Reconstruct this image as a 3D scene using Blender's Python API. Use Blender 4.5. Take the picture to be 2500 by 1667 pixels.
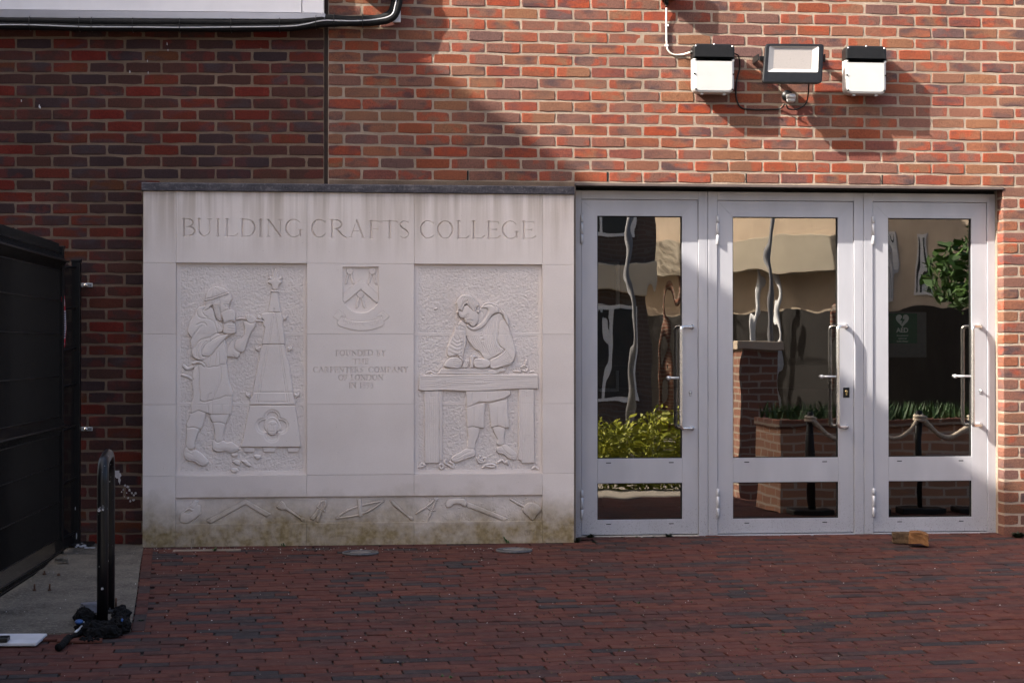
import bpy, bmesh, math, random
import numpy as np
from mathutils import Vector, Matrix, noise as mnoise

random.seed(7)
rng = np.random.default_rng(7)
for o in list(bpy.data.objects):
    bpy.data.objects.remove(o, do_unlink=True)
S = bpy.context.scene
COL = S.collection
R = math.radians

# ------------------------------------------------------------------ camera
FPX, CXP, CYP = 4300.0, 1250.0, 833.5
YAW, PITCH = R(5.8), R(0.6)
CAM = Vector((0.0, -11.09, 1.205))
HOR = 855.0                                     # horizon row in the photograph
SHPX = HOR - (CYP + FPX * math.tan(PITCH))      # rows the picture is shifted by
cd = bpy.data.cameras.new('camera')
cam = bpy.data.objects.new('camera', cd)
COL.objects.link(cam)
cd.sensor_width = 36.0
cd.lens = 36.0 * FPX / 2500.0
cd.shift_y = SHPX / 2500.0
cd.clip_end = 2000.0
cd.clip_start = 0.05
cam.location = CAM
cam.rotation_euler = (math.pi / 2 + PITCH, 0, -YAW)
S.camera = cam

# ------------------------------------------------------------------ light
LDIR = Vector((2.9, 1.0, -2.27)).normalized()   # the way sunlight travels
SUN_EL = math.asin(-LDIR.z)
W = bpy.data.worlds.new('World')
S.world = W
W.use_nodes = True
wn = W.node_tree
wn.nodes.clear()
wo = wn.nodes.new('ShaderNodeOutputWorld')
wb = wn.nodes.new('ShaderNodeBackground')
sk = wn.nodes.new('ShaderNodeTexSky')
sk.sky_type = 'NISHITA'
sk.sun_disc = False
sk.sun_elevation = SUN_EL
sk.sun_rotation = math.atan2(-LDIR.x, -LDIR.y)
sk.air_density = 0.8
sk.dust_density = 6.0
sk.ozone_density = 0.3
wb.inputs[1].default_value = 0.125
wn.links.new(sk.outputs[0], wb.inputs[0])
wn.links.new(wb.outputs[0], wo.inputs[0])
sd = bpy.data.lights.new('sun', 'SUN')
sd.energy = 4.3
sd.angle = R(0.5)
sd.color = (1.0, 0.93, 0.82)
sun = bpy.data.objects.new('sun', sd)
COL.objects.link(sun)
sun.rotation_euler = LDIR.to_track_quat('-Z', 'Y').to_euler()
sun.location = (-20, -10, 20)
S.view_settings.view_transform = 'Standard'
S.view_settings.look = 'None'
S.view_settings.gamma = 1.0
S.view_settings.exposure = 1.92
S.render.engine = 'CYCLES'

# ------------------------------------------------------------------ pixel -> place
_f = Vector((math.sin(YAW) * math.cos(PITCH), math.cos(YAW) * math.cos(PITCH), math.sin(PITCH)))
_r = Vector((math.cos(YAW), -math.sin(YAW), 0))
_u = _r.cross(_f)

def ray(px, py):
    return _f + _r * ((px - CXP) / FPX) + _u * ((CYP + SHPX - py) / FPX)

def PY(px, py, y=0.0):
    """point on the plane Y = y seen at this pixel"""
    d = ray(px, py)
    return CAM + d * ((y - CAM.y) / d.y)

GS = 0.046                                       # the forecourt falls away from the wall
def gz(y): return GS * max(y, -12.0) if y < 0 else 0.0

def PG(px, py, z=0.0):
    """point on (or z above) the sloping forecourt seen at this pixel"""
    d = ray(px, py)
    return CAM + d * ((GS * CAM.y + z - CAM.z) / (d.z - GS * d.y))

def PPL(px, py, p0, n):
    d = ray(px, py)
    return CAM + d * ((p0 - CAM).dot(n) / d.dot(n))

# ------------------------------------------------------------------ objects
def tag(o, label=None, cat=None, group=None, kind=None):
    if label: o['label'] = label
    if cat: o['category'] = cat
    if group: o['group'] = group
    if kind: o['kind'] = kind
    return o

def empty(name, loc=(0, 0, 0), label=None, cat=None, group=None, rz=0):
    o = bpy.data.objects.new(name, None)
    o.empty_display_size = 0.1
    COL.objects.link(o)
    o.location = loc
    o.rotation_euler = (0, 0, rz)
    return tag(o, label, cat, group)

def link(name, me, parent=None, loc=None, mat=None):
    o = bpy.data.objects.new(name, me)
    COL.objects.link(o)
    if mat is not None:
        me.materials.clear(); me.materials.append(mat)
    if parent is not None:
        o.parent = parent
    if loc is not None:
        o.location = loc
    return o

def copy_tree(o, parent=None):
    c = o.copy(); COL.objects.link(c); c.parent = parent
    for ch in o.children:
        copy_tree(ch, c)
    return c

def np_mesh(name, V, F, smooth=False):
    """V (n,3) array, F (m,4) or (m,3) array"""
    me = bpy.data.meshes.new(name)
    V = np.asarray(V, dtype=np.float32); F = np.asarray(F, dtype=np.int32)
    k = F.shape[1]
    me.vertices.add(len(V)); me.vertices.foreach_set('co', V.ravel())
    me.loops.add(F.size); me.loops.foreach_set('vertex_index', F.ravel())
    me.polygons.add(len(F))
    me.polygons.foreach_set('loop_start', np.arange(0, F.size, k, dtype=np.int32))
    me.polygons.foreach_set('use_smooth', np.full(len(F), smooth))
    me.update(calc_edges=True)
    me.validate()
    return me

class MB:
    """collects shapes; build() links them as one mesh"""
    def __init__(s, origin=(0, 0, 0)):
        s.v, s.f, s.sm, s.o = [], [], [], Vector(origin)
    def add(s, vs, fs, smooth=False):
        b = len(s.v)
        s.v += [tuple(Vector(p) - s.o) for p in vs]
        s.f += [tuple(b + i for i in f) for f in fs]
        s.sm += [smooth] * len(fs)
        return s
    def box(s, x0, x1, y0, y1, z0, z1, bev=0.0, M=None):
        bm = bmesh.new()
        bmesh.ops.create_cube(bm, size=1)
        for v in bm.verts:
            v.co = Vector(((x0 + x1) / 2 + v.co.x * (x1 - x0), (y0 + y1) / 2 + v.co.y * (y1 - y0), (z0 + z1) / 2 + v.co.z * (z1 - z0)))
        if bev > 0:
            bmesh.ops.bevel(bm, geom=bm.edges[:], offset=bev, segments=2, affect='EDGES', profile=0.5)
        if M is not None:
            bmesh.ops.transform(bm, matrix=M, verts=bm.verts[:])
        return s.bm(bm)
    def bm(s, bm, smooth=False):
        bm.verts.index_update()
        vs = [v.co.copy() for v in bm.verts]
        fs = [[v.index for v in f.verts] for f in bm.faces]
        bm.free()
        return s.add(vs, fs, smooth)
    def tube(s, pts, r, n=12, closed=False, caps=True):
        pts = [Vector(p) for p in pts]
        rs = r if isinstance(r, (list, tuple)) else [r] * len(pts)
        m = len(pts); vs, fs = [], []
        t0 = (pts[1] - pts[0]).normalized()
        a = Vector((0, 0, 1)) if abs(t0.z) < 0.9 else Vector((1, 0, 0))
        nrm = t0.cross(a).normalized()
        for i, p in enumerate(pts):
            if closed:
                t = (pts[(i + 1) % m] - pts[i - 1]).normalized()
            else:
                t = (pts[min(i + 1, m - 1)] - pts[max(i - 1, 0)]).normalized()
            nrm = (nrm - t * nrm.dot(t)).normalized()
            b = t.cross(nrm)
            for k in range(n):
                an = 2 * math.pi * k / n
                vs.append(p + (nrm * math.cos(an) + b * math.sin(an)) * rs[i])
        for i in range(m if closed else m - 1):
            for k in range(n):
                j = (i + 1) % m
                fs.append((i * n + k, i * n + (k + 1) % n, j * n + (k + 1) % n, j * n + k))
        if caps and not closed:
            fs.append(tuple(range(n - 1, -1, -1)))
            fs.append(tuple((m - 1) * n + k for k in range(n)))
        return s.add(vs, fs, True)
    def cyl(s, p0, p1, r, n=20, r1=None):
        return s.tube([p0, p1], [r, r if r1 is None else r1], n)
    def prism(s, poly, y0, y1, bev=0.0):
        """poly of (x,z), extruded from y0 (front) to y1 (back)"""
        bm = bmesh.new()
        lo = [bm.verts.new((x, y0, z)) for x, z in poly]
        hi = [bm.verts.new((x, y1, z)) for x, z in poly]
        n = len(poly)
        ff = bm.faces.new(lo); bm.faces.new(hi[::-1])
        for i in range(n):
            j = (i + 1) % n
            bm.faces.new((lo[j], lo[i], hi[i], hi[j]))
        bmesh.ops.recalc_face_normals(bm, faces=bm.faces[:])
        if bev:
            bmesh.ops.bevel(bm, geom=[e for e in ff.edges], offset=bev, segments=2, affect='EDGES', profile=0.5)
        return s.bm(bm)
    def build(s, name, mat=None, parent=None, loc=None):
        me = bpy.data.meshes.new(name)
        me.from_pydata(s.v, [], s.f)
        me.polygons.foreach_set('use_smooth', s.sm)
        me.update()
        return link(name, me, parent, loc, mat)

def catmull(pts, closed=False, n=5):
    pts = [np.asarray(p, float) for p in pts]
    m = len(pts); out = []
    for i in range(m if closed else m - 1):
        if closed:
            p0, p1, p2, p3 = pts[i - 1], pts[i], pts[(i + 1) % m], pts[(i + 2) % m]
        else:
            p0, p1, p2, p3 = pts[max(i - 1, 0)], pts[i], pts[i + 1], pts[min(i + 2, m - 1)]
        for k in range(n):
            t = k / n
            out.append(0.5 * (2 * p1 + (p2 - p0) * t + (2 * p0 - 5 * p1 + 4 * p2 - p3) * t * t + (3 * p1 - p0 - 3 * p2 + p3) * t ** 3))
    if not closed:
        out.append(pts[-1])
    return out

# ------------------------------------------------------------------ materials
class NT:
    def __init__(s, name):
        s.m = bpy.data.materials.new(name); s.m.use_nodes = True
        s.t = s.m.node_tree; s.t.nodes.clear()
        s.out = s.n('ShaderNodeOutputMaterial')
    def n(s, typ, **kw):
        nd = s.t.nodes.new(typ)
        for k, v in kw.items(): setattr(nd, k, v)
        return nd
    def l(s, a, b): s.t.links.new(a, b)
    def put(s, sock, v):
        if isinstance(v, bpy.types.NodeSocket): s.l(v, sock)
        elif v is not None:
            if hasattr(sock.default_value, '__len__') and not isinstance(v, (int, float)) and len(v) == 3 and len(sock.default_value) == 4:
                v = (*v, 1)
            sock.default_value = v
    def co(s, which='Object'):
        return s.n('ShaderNodeTexCoord').outputs[which]
    def pos(s): return s.n('ShaderNodeNewGeometry').outputs['Position']
    def map(s, v, scale=(1, 1, 1), loc=(0, 0, 0)):
        m = s.n('ShaderNodeMapping'); s.put(m.inputs['Vector'], v); m.inputs['Scale'].default_value = scale
        s.put(m.inputs['Location'], loc)
        return m.outputs[0]
    def noise(s, v, scale, detail=3, rough=0.55, w=None):
        n = s.n('ShaderNodeTexNoise')
        if w is not None:
            n.noise_dimensions = '4D'; s.put(n.inputs['W'], w)
        s.put(n.inputs['Vector'], v); n.inputs['Scale'].default_value = scale
        n.inputs['Detail'].default_value = detail; n.inputs['Roughness'].default_value = rough
        return n.outputs[0]
    def ramp(s, f, stops, interp='LINEAR'):
        r = s.n('ShaderNodeValToRGB'); s.put(r.inputs[0], f); cr = r.color_ramp; cr.interpolation = interp
        while len(cr.elements) < len(stops): cr.elements.new(0.5)
        for e, (p, c) in zip(cr.elements, stops):
            e.position = p
            e.color = (c, c, c, 1) if isinstance(c, (int, float)) else (*c, 1)
        return r.outputs[0]
    def mix(s, f, a, b, blend='MIX'):
        m = s.n('ShaderNodeMix', data_type='RGBA', blend_type=blend)
        s.put(m.inputs[0], f); s.put(m.inputs[6], a); s.put(m.inputs[7], b)
        return m.outputs[2]
    def math(s, op, a, b=None, clamp=False):
        m = s.n('ShaderNodeMath', operation=op); m.use_clamp = clamp
        s.put(m.inputs[0], a)
        if b is not None: s.put(m.inputs[1], b)
        return m.outputs[0]
    def sep(s, v):
        m = s.n('ShaderNodeSeparateXYZ'); s.put(m.inputs[0], v); return m.outputs
    def bump(s, h, strength=0.3, dist=0.01, normal=None):
        b = s.n('ShaderNodeBump'); s.put(b.inputs['Height'], h)
        b.inputs['Strength'].default_value = strength; b.inputs['Distance'].default_value = dist
        if normal is not None: s.l(normal, b.inputs['Normal'])
        return b.outputs[0]
    def pbr(s, col, rough=0.8, metal=0.0, normal=None, spec=0.4, emit=None, es=0.0, **kw):
        p = s.n('ShaderNodeBsdfPrincipled')
        s.put(p.inputs['Base Color'], col); s.put(p.inputs['Roughness'], rough); s.put(p.inputs['Metallic'], metal)
        s.put(p.inputs['Specular IOR Level'], spec)
        if normal is not None: s.l(normal, p.inputs['Normal'])
        if emit is not None:
            s.put(p.inputs['Emission Color'], emit); p.inputs['Emission Strength'].default_value = es
        s.l(p.outputs[0], s.out.inputs[0])
        return s.m

def plain(name, col, rough=0.6, metal=0.0, var=0.12, scale=30.0, bump=0.0, spec=0.4):
    t = NT(name); c = t.co()
    nz = t.noise(c, scale, 4)
    a = tuple(max(0, x * (1 - var)) for x in col); b = tuple(x * (1 + var) for x in col)
    cc = t.ramp(nz, [(0.3, a), (0.7, b)])
    nrm = t.bump(t.noise(c, scale * 3, 3), bump, 0.003) if bump else None
    rr = t.math('MULTIPLY_ADD', t.noise(c, scale * 0.6, 3), 0.2)
    rr.node.inputs[2].default_value = max(0.02, rough - 0.1)
    return t.pbr(cc, rr, metal, nrm, spec)

def brick_material(name, stops, speck=0.5, island=False, edge=(0.26, 0.045, 0.018), edge_amt=0.6, bump=0.5):
    t = NT(name)
    if island:
        rnd = t.n('ShaderNodeNewGeometry').outputs['Random Per Island']
    else:
        rnd = t.n('ShaderNodeObjectInfo').outputs['Random']
    c = t.co()
    off = t.math('MULTIPLY', rnd, 37.0)
    base = t.ramp(rnd, stops, 'LINEAR')
    patch = t.noise(t.map(c, (1.0, 1, 1.6)), 9, 2, 0.5, off)
    pm = t.ramp(patch, [(0.52, 0.0), (0.60, 1.0)])
    # some bricks fired red along an end, others smoky in the middle
    r2 = t.math('FRACT', t.math('MULTIPLY', rnd, 17.31))
    if not island:
        lx, ly, lz = t.sep(c)
        r3 = t.math('FRACT', t.math('MULTIPLY', rnd, 29.7))
        ax = t.math('ABSOLUTE', t.math('SUBTRACT', lx, t.math('MULTIPLY', t.math('SUBTRACT', r3, 0.5), 0.10)))
        az = t.math('MULTIPLY', t.math('ABSOLUTE', lz), 1.6)
        ed = t.math('ADD', t.math('MAXIMUM', ax, t.math('MULTIPLY', az, 1.6)), t.math('MULTIPLY', t.noise(c, 22, 3, 0.6, off), 0.05))
        pm = t.math('MAXIMUM', pm, t.ramp(ed, [(0.100, 0.0), (0.118, 1.0)]))
    pm = t.math('MULTIPLY', pm, t.ramp(r2, [(0.25, 0.0), (0.65, edge_amt)]))
    col = t.mix(pm, base, edge)
    dark = t.noise(t.map(c, (1.0, 1, 2.2)), 7, 2, 0.5, t.math('ADD', off, 9.0))
    dm = t.math('MULTIPLY', t.ramp(dark, [(0.50, 0.0), (0.66, 0.75)]), t.ramp(t.math('FRACT', t.math('MULTIPLY', rnd, 5.77)), [(0.3, 0.0), (0.6, 1.0)]))
    col = t.mix(dm, col, (0.045, 0.034, 0.040))
    fine = t.noise(c, 140, 4, 0.6, off)
    col = t.mix(0.7, col, t.ramp(fine, [(0.25, 0.22), (0.75, 0.80)]), 'OVERLAY')
    vo = t.n('ShaderNodeTexVoronoi'); t.put(vo.inputs['Vector'], t.map(c, (1, 1, 1), (3, 5, 7))); vo.inputs['Scale'].default_value = 75
    sp = t.ramp(vo.outputs['Distance'], [(0.14, 1.0), (0.30, 0.0)])
    gate = t.ramp(t.noise(c, 16, 2, 0.5, off), [(0.48, 0.0), (0.58, 1.0)])
    col = t.mix(t.math('MULTIPLY', t.math('MULTIPLY', sp, gate), speck), col, (0.02, 0.016, 0.02))
    h = t.math('ADD', t.noise(c, 55, 5, 0.65, off), t.math('MULTIPLY', t.noise(t.map(c, (1, 1, 1.8)), 220, 3, 0.6, off), 0.5))
    h = t.math('SUBTRACT', h, t.math('MULTIPLY', t.math('MULTIPLY', sp, gate), 0.25))
    wz = t.noise(t.map(t.pos(), (1.0, 1.0, 0.8)), 1.6, 4, 0.6)
    col = t.mix(1.0, col, t.ramp(wz, [(0.28, (0.74, 0.74, 0.76)), (0.72, (1.16, 1.14, 1.12))]), 'MULTIPLY')
    return t.pbr(col, 0.88, 0, t.bump(h, bump, 0.006), 0.25)

RIGHT_STOPS = [(0.0, (0.1763, 0.0438, 0.0204)), (0.12, (0.1927, 0.0742, 0.0408)), (0.26, (0.1517, 0.0693, 0.0504)), (0.40, (0.1353, 0.0650, 0.0517)), (0.54, (0.1870, 0.0848, 0.0449)),
               (0.68, (0.1189, 0.0608, 0.0504)), (0.80, (0.1681, 0.0707, 0.0477)), (0.90, (0.0943, 0.0551, 0.0524)), (1.0, (0.2296, 0.0410, 0.0150))]
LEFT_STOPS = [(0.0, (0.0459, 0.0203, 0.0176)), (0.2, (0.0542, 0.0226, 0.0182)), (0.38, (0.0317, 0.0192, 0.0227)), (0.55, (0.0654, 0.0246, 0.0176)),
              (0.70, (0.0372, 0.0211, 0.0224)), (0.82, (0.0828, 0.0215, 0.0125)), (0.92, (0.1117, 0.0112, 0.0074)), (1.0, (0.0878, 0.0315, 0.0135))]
M = {}
M['brick_r'] = brick_material('brick_right', RIGHT_STOPS)
M['brick_r_i'] = brick_material('brick_right_island', RIGHT_STOPS, island=True)
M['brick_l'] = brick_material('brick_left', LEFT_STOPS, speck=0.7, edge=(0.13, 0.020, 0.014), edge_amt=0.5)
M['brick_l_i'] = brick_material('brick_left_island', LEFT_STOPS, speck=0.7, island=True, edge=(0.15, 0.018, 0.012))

def mortar(name, ca, cb, cs):
    t = NT(name); c = t.pos()
    col = t.ramp(t.noise(c, 6, 4), [(0.3, ca), (0.7, cb)])
    col = t.mix(t.ramp(t.noise(c, 90, 4, 0.7), [(0.5, 0.0), (0.75, 0.5)]), col, cs)
    col = t.mix(1.0, col, t.ramp(t.noise(t.map(c, (1.0, 1.0, 0.8)), 1.9, 4, 0.65), [(0.28, (0.66, 0.65, 0.64)), (0.72, (1.12, 1.12, 1.12))]), 'MULTIPLY')
    h = t.math('ADD', t.noise(c, 40, 5, 0.7), t.noise(c, 260, 3, 0.6))
    return t.pbr(col, 0.95, 0, t.bump(h, 0.8, 0.010), 0.2)
M['mortar_r'] = mortar('mortar_right', (0.285, 0.222, 0.172), (0.385, 0.31, 0.248), (0.215, 0.168, 0.13))
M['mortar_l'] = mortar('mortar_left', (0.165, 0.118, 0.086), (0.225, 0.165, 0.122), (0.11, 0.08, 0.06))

def stone_mat(name='portland_stone', var=False):
    t = NT(name); c = t.co()
    big = t.noise(c, 2.2, 4)
    col = t.ramp(big, [(0.3, (0.67, 0.600, 0.560)), (0.7, (0.755, 0.685, 0.645))])
    grain = t.noise(c, 120, 4, 0.7)
    col = t.mix(0.35, col, t.ramp(grain, [(0.25, 0.36), (0.75, 0.62)]), 'OVERLAY')
    if var:
        col = t.mix(1.0, col, t.ramp(t.n('ShaderNodeObjectInfo').outputs['Random'], [(0.0, (0.93, 0.92, 0.92)), (1.0, (1.0, 1.0, 1.0))]), 'MULTIPLY')
    x, y, z = t.sep(c)
    # rain streaks that run down from the coping
    st = t.noise(t.map(c, (16, 1, 0.7)), 1.0, 3, 0.6)
    up = t.ramp(t.math('ADD', z, t.math('MULTIPLY', t.noise(t.map(c, (7, 1, 1)), 1.0, 3), 0.25)), [(0.0, 0.0), (1.0, 1.0)])
    up = t.n('ShaderNodeMapRange'); t.put(up.inputs[0], t.math('ADD', z, t.math('MULTIPLY', t.noise(t.map(c, (9, 1, 1)), 1.0, 3), 0.30)))
    up.inputs[1].default_value = 1.90; up.inputs[2].default_value = 2.30
    sm = t.math('MULTIPLY', up.outputs[0], t.ramp(st, [(0.40, 0.0), (0.64, 0.65)]), True)
    col = t.mix(sm, col, (0.34, 0.275, 0.215))
    # damp ochre algae at the foot
    dn = t.n('ShaderNodeMapRange'); t.put(dn.inputs[0], t.math('ADD', z, t.math('MULTIPLY', t.noise(c, 3.0, 5, 0.6), 0.42)))
    dn.inputs[1].default_value = 0.56; dn.inputs[2].default_value = 0.31
    al = t.ramp(t.noise(c, 9, 5, 0.65), [(0.3, 0.62), (0.6, 1.0)])
    am = t.math('MULTIPLY', dn.outputs[0], al, True)
    col = t.mix(am, col, t.ramp(t.noise(c, 30, 4), [(0.35, (0.19, 0.140, 0.066)), (0.65, (0.33, 0.255, 0.145))]))
    pit = t.n('ShaderNodeTexVoronoi'); t.put(pit.inputs['Vector'], c); pit.inputs['Scale'].default_value = 28
    pm = t.math('MULTIPLY', t.ramp(pit.outputs['Distance'], [(0.025, 1.0), (0.06, 0.0)]), t.ramp(t.noise(c, 6, 2), [(0.5, 0.0), (0.56, 0.8)]))
    col = t.mix(pm, col, (0.12, 0.10, 0.09))
    return t.pbr(col, 0.9, 0, t.bump(grain, 0.18, 0.003), 0.25)
M['stone'] = stone_mat(); M['ashlar'] = stone_mat('portland_ashlar', True)

def coping_mat():
    t = NT('weathered_coping'); c = t.co()
    col = t.ramp(t.noise(t.map(c, (3, 1, 8)), 3, 5, 0.6), [(0.3, (0.035, 0.034, 0.042)), (0.55, (0.075, 0.070, 0.080)), (0.8, (0.20, 0.185, 0.19))])
    col = t.mix(t.ramp(t.noise(c, 60, 4, 0.7), [(0.52, 0.0), (0.74, 0.6)]), col, (0.25, 0.235, 0.24))
    x, y, z = t.sep(c)
    return t.pbr(col, 0.93, 0, t.bump(t.noise(c, 80, 5, 0.7), 0.5, 0.006), 0.2)
M['coping'] = coping_mat()

def alu_mat():
    t = NT('silver_aluminium'); c = t.co()
    col = t.ramp(t.noise(t.map(c, (1, 1, 0.3)), 5, 3), [(0.3, (0.395, 0.395, 0.430)), (0.7, (0.465, 0.465, 0.502))])
    x, y, z = t.sep(t.pos())
    sp = t.noise(t.pos(), 160, 2, 0.6)
    low = t.n('ShaderNodeMapRange'); t.put(low.inputs[0], t.math('ADD', z, t.math('MULTIPLY', t.noise(t.pos(), 5, 3), 0.25)))
    low.inputs[1].default_value = 0.42; low.inputs[2].default_value = 0.10
    d = t.math('MULTIPLY', t.ramp(sp, [(0.60, 0.0), (0.68, 0.8)]), low.outputs[0], True)
    col = t.mix(d, col, (0.10, 0.09, 0.085))
    rr = t.ramp(t.noise(c, 8, 4), [(0.3, 0.40), (0.7, 0.52)])
    return t.pbr(col, rr, 0.35, None, 0.5)
M['alu'] = alu_mat()
M['steel'] = NT('brushed_steel').pbr((0.68, 0.66, 0.64), 0.27, 0.9)
M['zinc'] = plain('zinc_bracket', (0.55, 0.56, 0.58), 0.42, 0.6, 0.1, 60)
M['black'] = plain('black_plastic', (0.006, 0.006, 0.0065), 0.42, 0, 0.3, 40, 0.0, 0.35)
M['foam'] = plain('black_pipe_foam', (0.004, 0.004, 0.0045), 0.7, 0, 0.4, 30, 0.3, 0.25)
M['blackpaint'] = plain('black_fence_paint', (0.006, 0.006, 0.0068), 0.45, 0, 0.3, 50, 0.0, 0.25)
M['gasket'] = plain('black_gasket', (0.006, 0.006, 0.006), 0.8)
M['white_diff'] = plain('white_diffuser', (0.44, 0.44, 0.435), 0.35, 0, 0.03, 10)
M['white_pl'] = plain('white_plastic', (0.74, 0.73, 0.76), 0.45, 0, 0.04, 6)
M['white_cable'] = plain('white_cable', (0.62, 0.58, 0.52), 0.5)
M['lens'] = plain('flood_lens', (0.25, 0.23, 0.22), 0.3, 0, 0.05, 200)
M['lens_rim'] = plain('flood_reflector', (0.36, 0.345, 0.335), 0.4, 0.0, 0.05, 40)
M['sealant'] = plain('brown_sealant', (0.035, 0.022, 0.018), 0.85, 0, 0.3, 20)
M['lintel'] = plain('brown_lintel', (0.11, 0.085, 0.078), 0.55, 0.2, 0.15, 10)
M['dark'] = plain('dark_slot', (0.004, 0.004, 0.004), 0.9)
M['brass'] = plain('brass', (0.55, 0.42, 0.20), 0.35, 1.0)
M['red_label'] = plain('red_label', (0.45, 0.015, 0.03), 0.5)
M['white_label'] = plain('white_label', (0.52, 0.48, 0.50), 0.5, 0, 0.25, 60)
M['signgreen'] = plain('sign_green', (0.012, 0.11, 0.055), 0.5)
M['signwhite'] = plain('sign_white', (0.75, 0.78, 0.75), 0.5)
M['signgrey'] = plain('sign_grey', (0.13, 0.13, 0.135), 0.6)
# ================================================================== brick walls
GAU, BH = 0.0736, 0.0628            # course gauge, brick height
Z0 = 2.2775                         # underside of the course that sits on the lintel
PIT = 0.2235

def brick_mesh(name, length, height, depth, jit=0.0016, bev=0.0035):
    """rounded-edged brick: front at y=0, centred in x and z, back at y=depth"""
    hx, hz = length / 2, height / 2
    out = []
    nx, nz = (4, 2) if length > 0.15 else (2, 2)
    for k in range(nx): out.append((-hx + 2 * hx * k / nx, -hz))
    for k in range(nz): out.append((hx, -hz + 2 * hz * k / nz))
    for k in range(nx): out.append((hx - 2 * hx * k / nx, hz))
    for k in range(nz): out.append((-hx, hz - 2 * hz * k / nz))
    n = len(out); V = []
    pts = []
    for x, z in out:
        cx = abs(abs(x) - hx) < 1e-6 and abs(abs(z) - hz) < 1e-6
        q = random.uniform(0.001, 0.004) if cx else 0.0
        pts.append((x - math.copysign(q, x) + random.uniform(-jit, jit), z - math.copysign(q, z) + random.uniform(-jit, jit)))
    for x, z in pts:
        b = bev * random.uniform(0.6, 1.5)
        V.append((x - math.copysign(min(b, abs(x)), x) * (abs(x) > hx * 0.8), random.uniform(-0.0004, 0.0004), z - math.copysign(min(b, abs(z)), z) * (abs(z) > hz * 0.8)))
    for x, z in pts: V.append((x, bev * 0.9, z))
    for x, z in pts: V.append((x, depth, z))
    F = [tuple(range(n))]
    for r in range(2):
        for k in range(n):
            j = (k + 1) % n
            F.append((r * n + k, (r + 1) * n + k, (r + 1) * n + j, r * n + j))
    me = bpy.data.meshes.new(name); me.from_pydata(V, [], F)
    me.polygons.foreach_set('use_smooth', [False] + [False] * (len(F) - 1)); me.update()
    return me

FULL = [brick_mesh('brick_full', PIT - 0.0105, BH, 0.04) for _ in range(14)]
HALF = [brick_mesh('brick_half', (PIT - 0.021) / 2, BH, 0.04) for _ in range(6)]
FULLD = [brick_mesh('brick_full_deep', PIT - 0.0105, BH, 0.10) for _ in range(6)]
HALFD = [brick_mesh('brick_half_deep', (PIT - 0.021) / 2, BH, 0.10) for _ in range(6)]

def brick_spans(x0, x1, phase, pitch):
    """bricks between x0 and x1 with perpends at phase + n*pitch"""
    n = math.floor((x0 - phase) / pitch); out = []
    while True:
        a, b = phase + n * pitch + 0.00525, phase + (n + 1) * pitch - 0.00525
        n += 1
        a2, b2 = max(a, x0), min(b, x1)
        if a >= x1: break
        if b2 - a2 > 0.03: out.append((a2, b2))
    return out

def lay(thing, items, mats, limit=300):
    """items: (x0,x1,z0,deep); the first `limit` become brick parts, the rest one part"""
    V, F = [], []
    for i, (a, b, z, deep, vis) in enumerate(sorted(items, key=lambda q: -q[4])):
        ln = b - a
        src = (FULLD if deep else FULL) if ln > 0.15 else (HALFD if deep else HALF)
        me = random.choice(src)
        nom = (PIT - 0.0105) if ln > 0.15 else (PIT - 0.021) / 2
        loc = ((a + b) / 2, random.uniform(-0.0014, 0.0014), z + BH / 2 + random.uniform(-0.001, 0.001))
        rot = (random.gauss(0, 0.006), random.gauss(0, 0.004), random.gauss(0, 0.004))
        sx = ln / nom * random.choice((-1, 1)) if False else ln / nom
        if i < limit:
            o = bpy.data.objects.new('brick', me); COL.objects.link(o)
            o.parent = thing; o.location = loc; o.rotation_euler = rot; o.scale = (sx, 1, random.uniform(0.975, 1.01))
            if not me.materials: me.materials.append(None)
            o.material_slots[0].link = 'OBJECT'; o.material_slots[0].material = mats[0]
        else:
            b0 = len(V)
            V += [(v.co.x * sx + loc[0], v.co.y + loc[1], v.co.z + loc[2]) for v in me.vertices]
            F += [tuple(b0 + q for q in p.vertices) for p in me.polygons]
    if V:
        me = bpy.data.meshes.new('brickwork'); me.from_pydata(V, [], F); me.update()
        o = link('brickwork', me, thing, None, mats[1]); o['kind'] = 'stuff'

# ---- right wall (plane Y = 0) with the door opening
XJ = PY(800, 300).x                                  # movement joint
XC = PY(2449, 700).x                                 # right corner of the opening
XEND = PY(2500, 700).x + 0.35
XOP = PY(1402, 700, 0.0).x + 0.02                    # left side of the opening (behind the stone panel)
ZTOP = 3.75
PH_R = PY(883, 430).x
wall_r = empty('brick_wall', (0, 0, 0), 'mixed red and brown brick wall above the doors, carrying the floodlight and bulkheads', 'wall', 'college walls')
items = []
k = -31
while Z0 + k * GAU < ZTOP:
    z = Z0 + k * GAU
    ph = PH_R + (0 if k % 2 == 0 else PIT / 2)
    if k >= 0:
        for a, b in brick_spans(XJ + 0.004, XEND, ph, PIT):
            vis = 1 if (z < 3.52 and a < PY(2500, 300).x) else 0
            items.append((a, b, z, False, vis * (2 + (b - a))))
    else:
        # pier right of the doors, toothed from the corner, bricks deep enough to show in the reveal
        x = XC
        ln = (PIT - 0.0105) if k % 2 else (PIT - 0.021) / 2
        first = True
        while x < XEND:
            b = min(x + ln, XEND)
            if z + BH > 0.0:
                items.append((x, b, z, first, (1 if x < PY(2500, 700).x else 0) * (1 + (b - x))))
            x = b + 0.0105; ln = PIT - 0.0105; first = False
    k += 1
lay(wall_r, items, (M['brick_r'], M['brick_r_i']))
mb = MB()
mb.box(XJ + 0.002, XEND, 0.0022, 0.26, Z0 - 0.009, ZTOP)
mb.build('mortar_bed', M['mortar_r'], wall_r)
mb = MB()
mb.box(XC + 0.0055, XEND, 0.0022, 0.30, -0.05, Z0 - 0.0095)
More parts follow.
